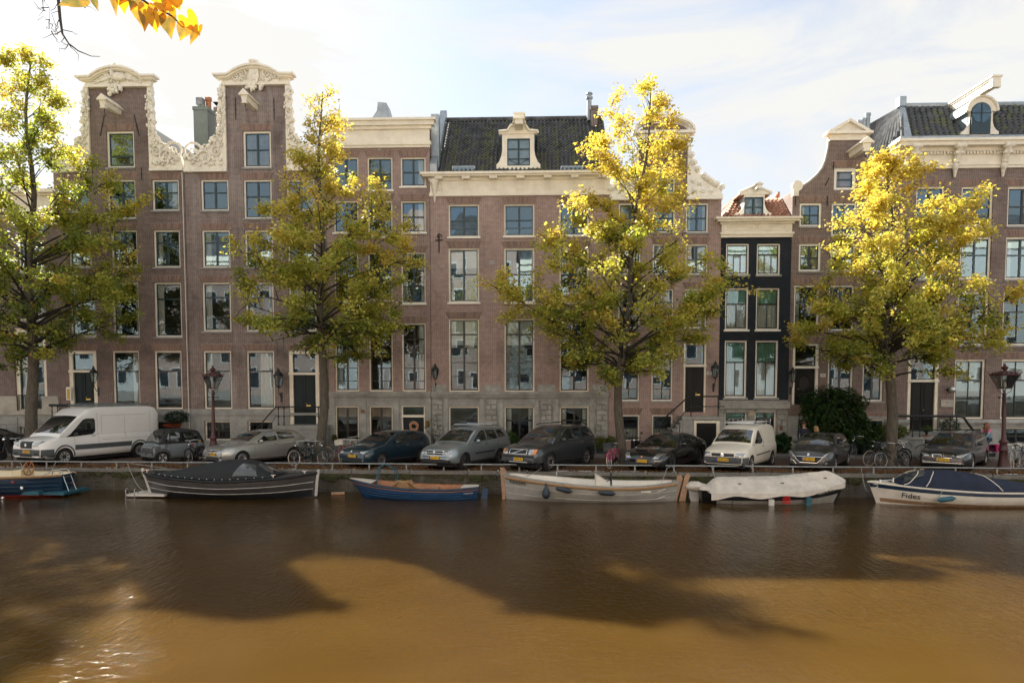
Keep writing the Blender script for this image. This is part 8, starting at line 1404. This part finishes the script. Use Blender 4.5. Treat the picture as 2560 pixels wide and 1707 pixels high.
# ---------------------------------------------------------------- plants
def plant(name, label, px, py, dep, rx, rz_, n, cols, ls=.09, pot=None, potr=.18, seed=1, stem=True, cat='plant', base_z=None, up=.5):
    """(px, py): middle of the foliage, dep: distance in front of the house wall (negative), rx/rz: half size in metres"""
    u, z = upr(px, py, dep); p = FP0+EU*u+NI*dep; zb = PAVE if base_z is None else base_z; o = thing(name, label, cat, (p.x, p.y, zb), -BETA); rng = np.random.default_rng(seed); zc = z+PAVE-zb if base_z is None else z+PAVE-zb
    zc = (CAMZ+(p.y/ray(px, py).y)*ray(px, py).z)-zb
    P = rng.normal(size=(n, 3)); P /= np.linalg.norm(P, axis=1)[:, None]; r = rng.uniform(.35, 1, n)**.5*(1+.16*np.sin(P[:, 0]*7+seed)*np.cos(P[:, 2]*6)); P = P*r[:, None]*np.array([rx, min(rx, .8), rz_])+np.array([0, 0, zc]); P = P[P[:, 2] > .02]; n = len(P)
    Nn = (P-np.array([0, 0, zc*.8]))*1.0+np.array([0, 0, up])+rng.normal(0, .5, (n, 3)); Nn /= np.linalg.norm(Nn, axis=1)[:, None]; k = rng.random(n)[:, None]; C_ = np.array(cols[0])*(1-k)+np.array(cols[1])*k
    if len(cols) > 2: mk = rng.random(n) < .12; C_[mk] = cols[2]
    me = leaf_mesh('foliage', P, Nn, ls, C_*rng.uniform(.7, 1.2, n)[:, None], rng); co = bpy.data.objects.new('foliage', me); COL.objects.link(co); co.parent = o; stuff(co)
    st = MB(); rnd = random.Random(seed); zb0 = potr*1.6 if pot else 0
    for i in range(9): a = rnd.uniform(0, 6.28); q = rnd.uniform(.3, .8); st.tube([(0, 0, zb0-.02), (rx*.3*q*math.cos(a), .2*q*math.sin(a), lerp(zb0, zc, .6)), (rx*q*math.cos(a), min(rx, .7)*q*math.sin(a), zc+rz_*.4*q)], [.02+.01*rx, .014, .005], 5)
    st.build('stems', 'twig', o)
    if pot: MB().lathe([(potr*.7, 0), (potr, potr*1.5), (potr*1.1, potr*1.52), (potr*1.1, potr*1.75), (potr*.9, potr*1.75)], 14).build('pot', pot, o, 40)
    return o
G1, G2, G3 = (.02, .06, .02), (.05, .11, .028), (.16, .2, .04)
plant('shrub', 'big dark green climbing bush covering the concave gable house front', 2085, 1030, -.9, 1.75, 1.35, 5200, (G1, G2, (.09, .14, .03)), .15, seed=4); plant('shrub', 'lower leafy spill of the dark bush beside the golden linden', 2150, 1092, -1.0, 1.1, .9, 2000, (G1, G2, G3), .14, seed=5)
plant('box_bush', 'dark clipped bush over a red flower box behind the microcar', 440, 1043, -1.2, .62, .36, 1500, ((.012, .03, .015), (.025, .05, .022)), .07, 'terracotta', .22, 6); plant('potted_plant', 'small red flowering plant at the foot of the clipped bush', 432, 1063, -1.35, .48, .12, 500, ((.5, .07, .03), (.4, .12, .05), G2), .05, 'terracotta', .14, 7)
plant('potted_plant', 'green leafy potted shrub between the two off-road cars', 1277, 1097, -.6, .38, .4, 600, (G2, (.08, .15, .04)), .1, 'stone_grey', .2, 8); plant('potted_plant', 'yellow green fern in a dark pot by the quoined corner', 1499, 1107, -.9, .42, .34, 700, ((.1, .16, .03), (.2, .22, .04), (.3, .24, .04)), .1, 'crate_dark', .22, 9); plant('potted_plant', 'trailing green plant on a stone bollard near the yellow linden', 1527, 1102, -1.0, .3, .26, 400, ((.08, .14, .03), (.16, .2, .04)), .09, 'stone_pale', .2, 10)
plant('potted_plant', 'broad leaved dark plant beside the ivory van and bell plate', 1951, 1108, -.6, .52, .5, 420, ((.03, .08, .03), (.07, .14, .06)), .26, 'terracotta', .18, 11, up=.9); plant('potted_plant', 'olive shrub in a pot on the panelled stone stoop', 2374, 1066, -1.0, .48, .42, 700, ((.04, .07, .03), (.09, .11, .05)), .08, 'terracotta', .2, 12, base_z=PAVE+.5); plant('potted_plant', 'bright green pot plant before the dark double door', 2316, 1072, -1.1, .26, .16, 300, (G2, (.12, .2, .04)), .08, 'terracotta', .16, 13, base_z=PAVE+.66)
plant('climbing_plant', 'thin creeper on the rusticated stone beside the wreathed door', 1085, 1070, -.16, .45, .7, 260, ((.06, .1, .03), (.12, .16, .05)), .07, seed=14); plant('potted_plant', 'slim cactus like plant in a blue pot by the basement window', 836, 1095, -.5, .14, .22, 160, (G2, G3), .09, 'bike_grey', .14, 15); plant('shrub', 'yellow green bush peeping out behind the golden linden', 2232, 1078, -1.25, .75, .4, 900, ((.07, .12, .025), (.17, .19, .035)), .1, seed=16, base_z=PAVE)
# fallen leaves along the gutter and quay
rng = np.random.default_rng(9); n = 6500; X = rng.uniform(-27, 25, n); off = np.abs(rng.normal(0, 1, n))**1.2*1.0+.05; P = np.column_stack([X, 27.6-.065*X+off, np.full(n, .012)+rng.uniform(0, .02, n)]); P[P[:, 1] < 27.6-.065*P[:, 0]+.35, 2] += .0; Nn = rng.normal(0, .35, (n, 3)); Nn[:, 2] = 1; Nn /= np.linalg.norm(Nn, axis=1)[:, None]; k = rng.random(n)[:, None]
me = leaf_mesh('fallen_leaves', P, Nn, .1, (np.array((.3, .11, .04))*(1-k)+np.array((.34, .2, .05))*k)*rng.uniform(.4, 1.1, n)[:, None], rng); fo_ = bpy.data.objects.new('fallen_leaves', me); COL.objects.link(fo_); stuff(fo_); fo_['label'] = 'scatter of brown fallen leaves along the quay edge'; fo_['category'] = 'leaves'
# ================================================================ the bank behind the camera, mirrored in the windows
brick('brick_far', (.29, .18, .14), (.24, .15, .125), (.5, .47, .42), .2, gain=1.75)
mat('far_paint', (.55, .54, .52), .7, var=.1); mat('far_glass', (.03, .04, .05), .1)
def opposite(x0, x1, ht, label, wm, gable):
    ht += 1.5; o = thing('opposite_house', label, 'house', ((x0+x1)/2, -10.5, 0), math.pi, 'houses across the canal'); w_ = (x1-x0)/2-.02
    MB().box(-w_, w_, 0, 9, -.3, ht).build('wall', wm, o); MB().box(-w_, w_, -.4, .0, ht-.5, ht).box(-w_, w_, -.2, 0, ht-1.3, ht-.5).build('cornice', 'cream', o)
    if gable: MB().prism([(-w_*.5, ht), (w_*.5, ht), (w_*.45, ht+3), (w_*.2, ht+4), (-w_*.2, ht+4), (-w_*.45, ht+3)], 0, .4).build('gable', wm, o)
    n = max(2, int((x1-x0)/2.3)); wf = MB().box(-.65, .65, -.05, .02, 0, 2.1).mesh('window', 'white_paint'); pf = MB().box(-.55, .55, -.07, -.05, .1, 2.0).mesh('pane', 'far_glass')
    for r in range(int((ht-2)/3.2)):
        for k in range(n): wo = inst('window', wf, o, (lerp(-w_, w_, (k+.5)/n), -.005, .9+r*3.2)); inst('pane', pf, wo)
    MB().prism([(-w_, ht), (w_, ht), (w_*.6, ht+2.6), (-w_*.6, ht+2.6)], .6, 9).build('roof', 'tile_dark', o)
for a in ((-72, -60, 15, 'sunlit brick house at the western end of the far row', 'brick_far', False), (-60, -48, 16, 'wide sunlit plaster house in the western part of the far row', 'far_paint', False), (-48, -34, 14.5, 'very broad sunlit brick house across the canal', 'brick_far', False), (30, 44, 15, 'very broad sunlit brick house at the eastern part of the far row', 'brick_far', False), (44, 60, 16, 'sunlit plaster house at the eastern end of the far row', 'far_paint', False), (-34, -25.5, 15, 'sunlit red brick house across the canal with plain cornice', 'brick_far', False), (-25.5, -18, 13, 'low sunlit pale plaster house across the canal', 'far_paint', False), (-18, -11, 16, 'sunlit gabled brick house across the canal, west of the tall one', 'brick_far', True), (-11, -3, 17, 'tallest sunlit brick house across the canal', 'brick_far', False), (-3, 3.5, 14, 'sunlit gabled plaster house across the canal', 'far_paint', True), (3.5, 12, 15.5, 'wide sunlit brick house across the canal with plain cornice', 'brick_far', False), (12, 19, 14, 'sunlit gabled brick house across the canal beside the end house', 'brick_far', True), (19, 30, 16, 'broad pale end house across the canal', 'far_paint', False)): opposite(*a)
# ---------------------------------------------------------------- the linden overhead: its trunk stands left of the camera, one branch hangs into view
rootp = Vector((-5.2, -1.6, 0)); o = thing('linden_tree', 'linden whose twigs and big orange leaves hang over the water', 'tree', rootp); tk = MB(); tk.tube([(0, 0, -.05), (0, 0, .5), (.05, .05, 2.5), (.1, .1, 5), (.2, .3, 8), (.3, .5, 11)], [.36, .27, .24, .2, .15, .06], 10); trunk = tk.build('trunk', 'bark', o, 180)
def W2(px, py, y): return atd(px, py, y)-rootp
tw = MB(); lim = [Vector((.1, .1, 5)), Vector((.9, 1.3, 6.1)), W2(470, -260, 3.2)+Vector((0, 0, .2)), W2(330, -60, 3.2)]; tw.tube([Vector((.1, .1, 5)), Vector((1.2, 1.6, 6.4)), Vector((2.2, 3.2, 6.9)), W2(120, -150, 5.4)], [.11, .08, .05, .018], 7)
tw.tube([Vector((1.2, 1.6, 6.4)), W2(150, -350, 3.2), W2(260, -60, 3.1), W2(345, -8, 3.1)], [.05, .02, .009, .006], 6)
tw.tube([W2(345, -8, 3.1), W2(370, 10, 3.1), W2(400, 24, 3.1), W2(432, 42, 3.1), W2(455, 66, 3.1), W2(480, 70, 3.1)], [.006, .005, .0045, .004, .003, .002], 6)
tw.tube([W2(120, -150, 5.4), W2(146, 0, 5.4), W2(150, 45, 5.4), W2(156, 85, 5.4), W2(172, 110, 5.4), W2(196, 128, 5.4), W2(228, 141, 5.4), W2(250, 142, 5.4)], [.018, .012, .011, .008, .006, .0045, .003, .002], 6)
rnd = random.Random(5)
def twig(a, b, r=.004, n=4):
    p, q = W2(*a, 5.4), W2(*b, 5.4); pts = [p.lerp(q, i/n)+Vector((rnd.uniform(-.02, .02), rnd.uniform(-.03, .03), rnd.uniform(-.02, .02)))*(1 if 0 < i < n else 0) for i in range(n+1)]; tw.tube(pts, [r*(1-.7*i/n) for i in range(n+1)], 4)
for a, b in (((146, 20), (125, 60)), ((146, 0), (128, 30)), ((125, 60), (128, 78)), ((150, 45), (138, 88)), ((120, -40), (124, 50)), ((124, 50), (95, 55)), ((122, 20), (88, 18)), ((110, -30), (96, 42)), ((156, 75), (195, 86)), ((153, 78), (106, 97)), ((170, 112), (148, 131)), ((172, 110), (195, 153)), ((138, 60), (142, 90)), ((128, 78), (150, 108)), ((124, 50), (118, 75)), ((146, 0), (170, 8)), ((200, 5), (240, 28)), ((104, 20), (84, 12)), ((160, 92), (158, 112))): twig(a, b)
tw.build('branches', 'twig', trunk)
mat('leaf_big', (.5, .3, .03), .5)
m, t, oo = new_mat('leaf_orange'); ln = t.links.new; tcn = N(t, 'ShaderNodeTexCoord'); oi = N(t, 'ShaderNodeObjectInfo'); n_ = noise(t, 1.6, 2, .5, tcn.outputs['Object'], .4); ad = N(t, 'ShaderNodeMath', operation='ADD'); ad.inputs[1].default_value = -.28; rn = N(t, 'ShaderNodeMath', operation='MULTIPLY_ADD'); rn.inputs[1].default_value = .42; ln(oi.outputs['Random'], rn.inputs[0]); ln(n_.outputs[0], rn.inputs[2]); ln(rn.outputs[0], ad.inputs[0])
r_ = ramp(t, ad.outputs[0], [(.2, (.62, .34, .01)), (.42, (.6, .26, .012)), (.52, (.28, .17, .03)), (.7, (.13, .12, .035))]); d_ = N(t, 'ShaderNodeBsdfPrincipled'); setp(d_, Roughness=.5); tr = N(t, 'ShaderNodeBsdfTranslucent'); ln(r_.outputs[0], d_.inputs['Base Color']); ln(r_.outputs[0], tr.inputs[0]); mi = N(t, 'ShaderNodeMixShader'); mi.inputs[0].default_value = .6; ln(d_.outputs[0], mi.inputs[1]); ln(tr.outputs[0], mi.inputs[2]); ln(mi.outputs[0], oo.inputs[0])
lf = MB(); out = [(0, 0), (.18, .3), (.3, .34), (.42, .3), (.5, .12), (.46, -.16), (.34, -.42), (.16, -.66), (.0, -.95)]; out = [(x*.9, z-.0) for x, z in out]
V = []; 
for s_ in (1, -1):
    for x, z in out: V.append((s_*x, -.12*abs(x)-.05*z*z, z))
n1 = len(out); lf.add(V, [(0, i, i+1) for i in range(1, n1-1)]+[(n1, n1+i+1, n1+i) for i in range(1, n1-1)]); leaf_me = lf.mesh('leaf', 'leaf_orange', 40)
for px, py, sz, rx, ry, rz_ in ((196, 8, 52, -10, 52, 20), (232, 8, 30, 0, -32, 75), (285, -2, 48, 20, 20, -30), (306, 4, 40, 10, -5, 20), (322, -10, 44, 0, 30, 10), (352, 34, 52, 0, -8, 25), (366, 38, 50, 10, 14, -15), (384, -8, 46, 0, -30, 20), (405, 20, 46, -20, -50, 10), (420, 54, 56, 5, -8, -12), (434, 10, 44, 10, 30, 25), (398, 50, 36, 0, 10, 60), (436, 0, 42, 0, -20, 5), (462, 80, 40, -5, 15, 20), (470, 58, 46, 15, -35, 5), (492, 84, 42, 0, 28, -20), (340, 6, 38, 0, 20, 10), (378, 52, 40, 0, -20, 50)):
    p = W2(px, py, 3.1+rnd.uniform(-.06, .06)); l_ = inst('leaf', leaf_me, trunk, p+Vector((0, 0, .02)), (R(rx), R(ry), R(rz_)), (sz/F_PX*3.1*1.05,)*3)
rng = np.random.default_rng(21); n = 9000; P = rng.normal(size=(n, 3))*np.array([2.2, 1.6, 2.2])+np.array([-.6, -3.0, 9.0]); P = P[P[:, 1] < -1.0]; n = len(P); Nn = rng.normal(0, .6, (n, 3)); Nn[:, 2] += .8; Nn /= np.linalg.norm(Nn, axis=1)[:, None]; k = rng.random(n)[:, None]; me = leaf_mesh('crown', P, Nn, .14, np.array(PAL['yellow'])*k+np.array(PAL['lime'])*(1-k), rng); co = bpy.data.objects.new('crown', me); COL.objects.link(co); co.parent = o; stuff(co)
bz = MB(); [bz.tube([(.2, .3, 7+i*.25), (rng.normal(-.5, 1.6), -2.5+rng.normal(0, 1), 9+rng.normal(0, 1.5))], [.05, .01], 5) for i in range(14)]; bz.build('limbs', 'twig', trunk)
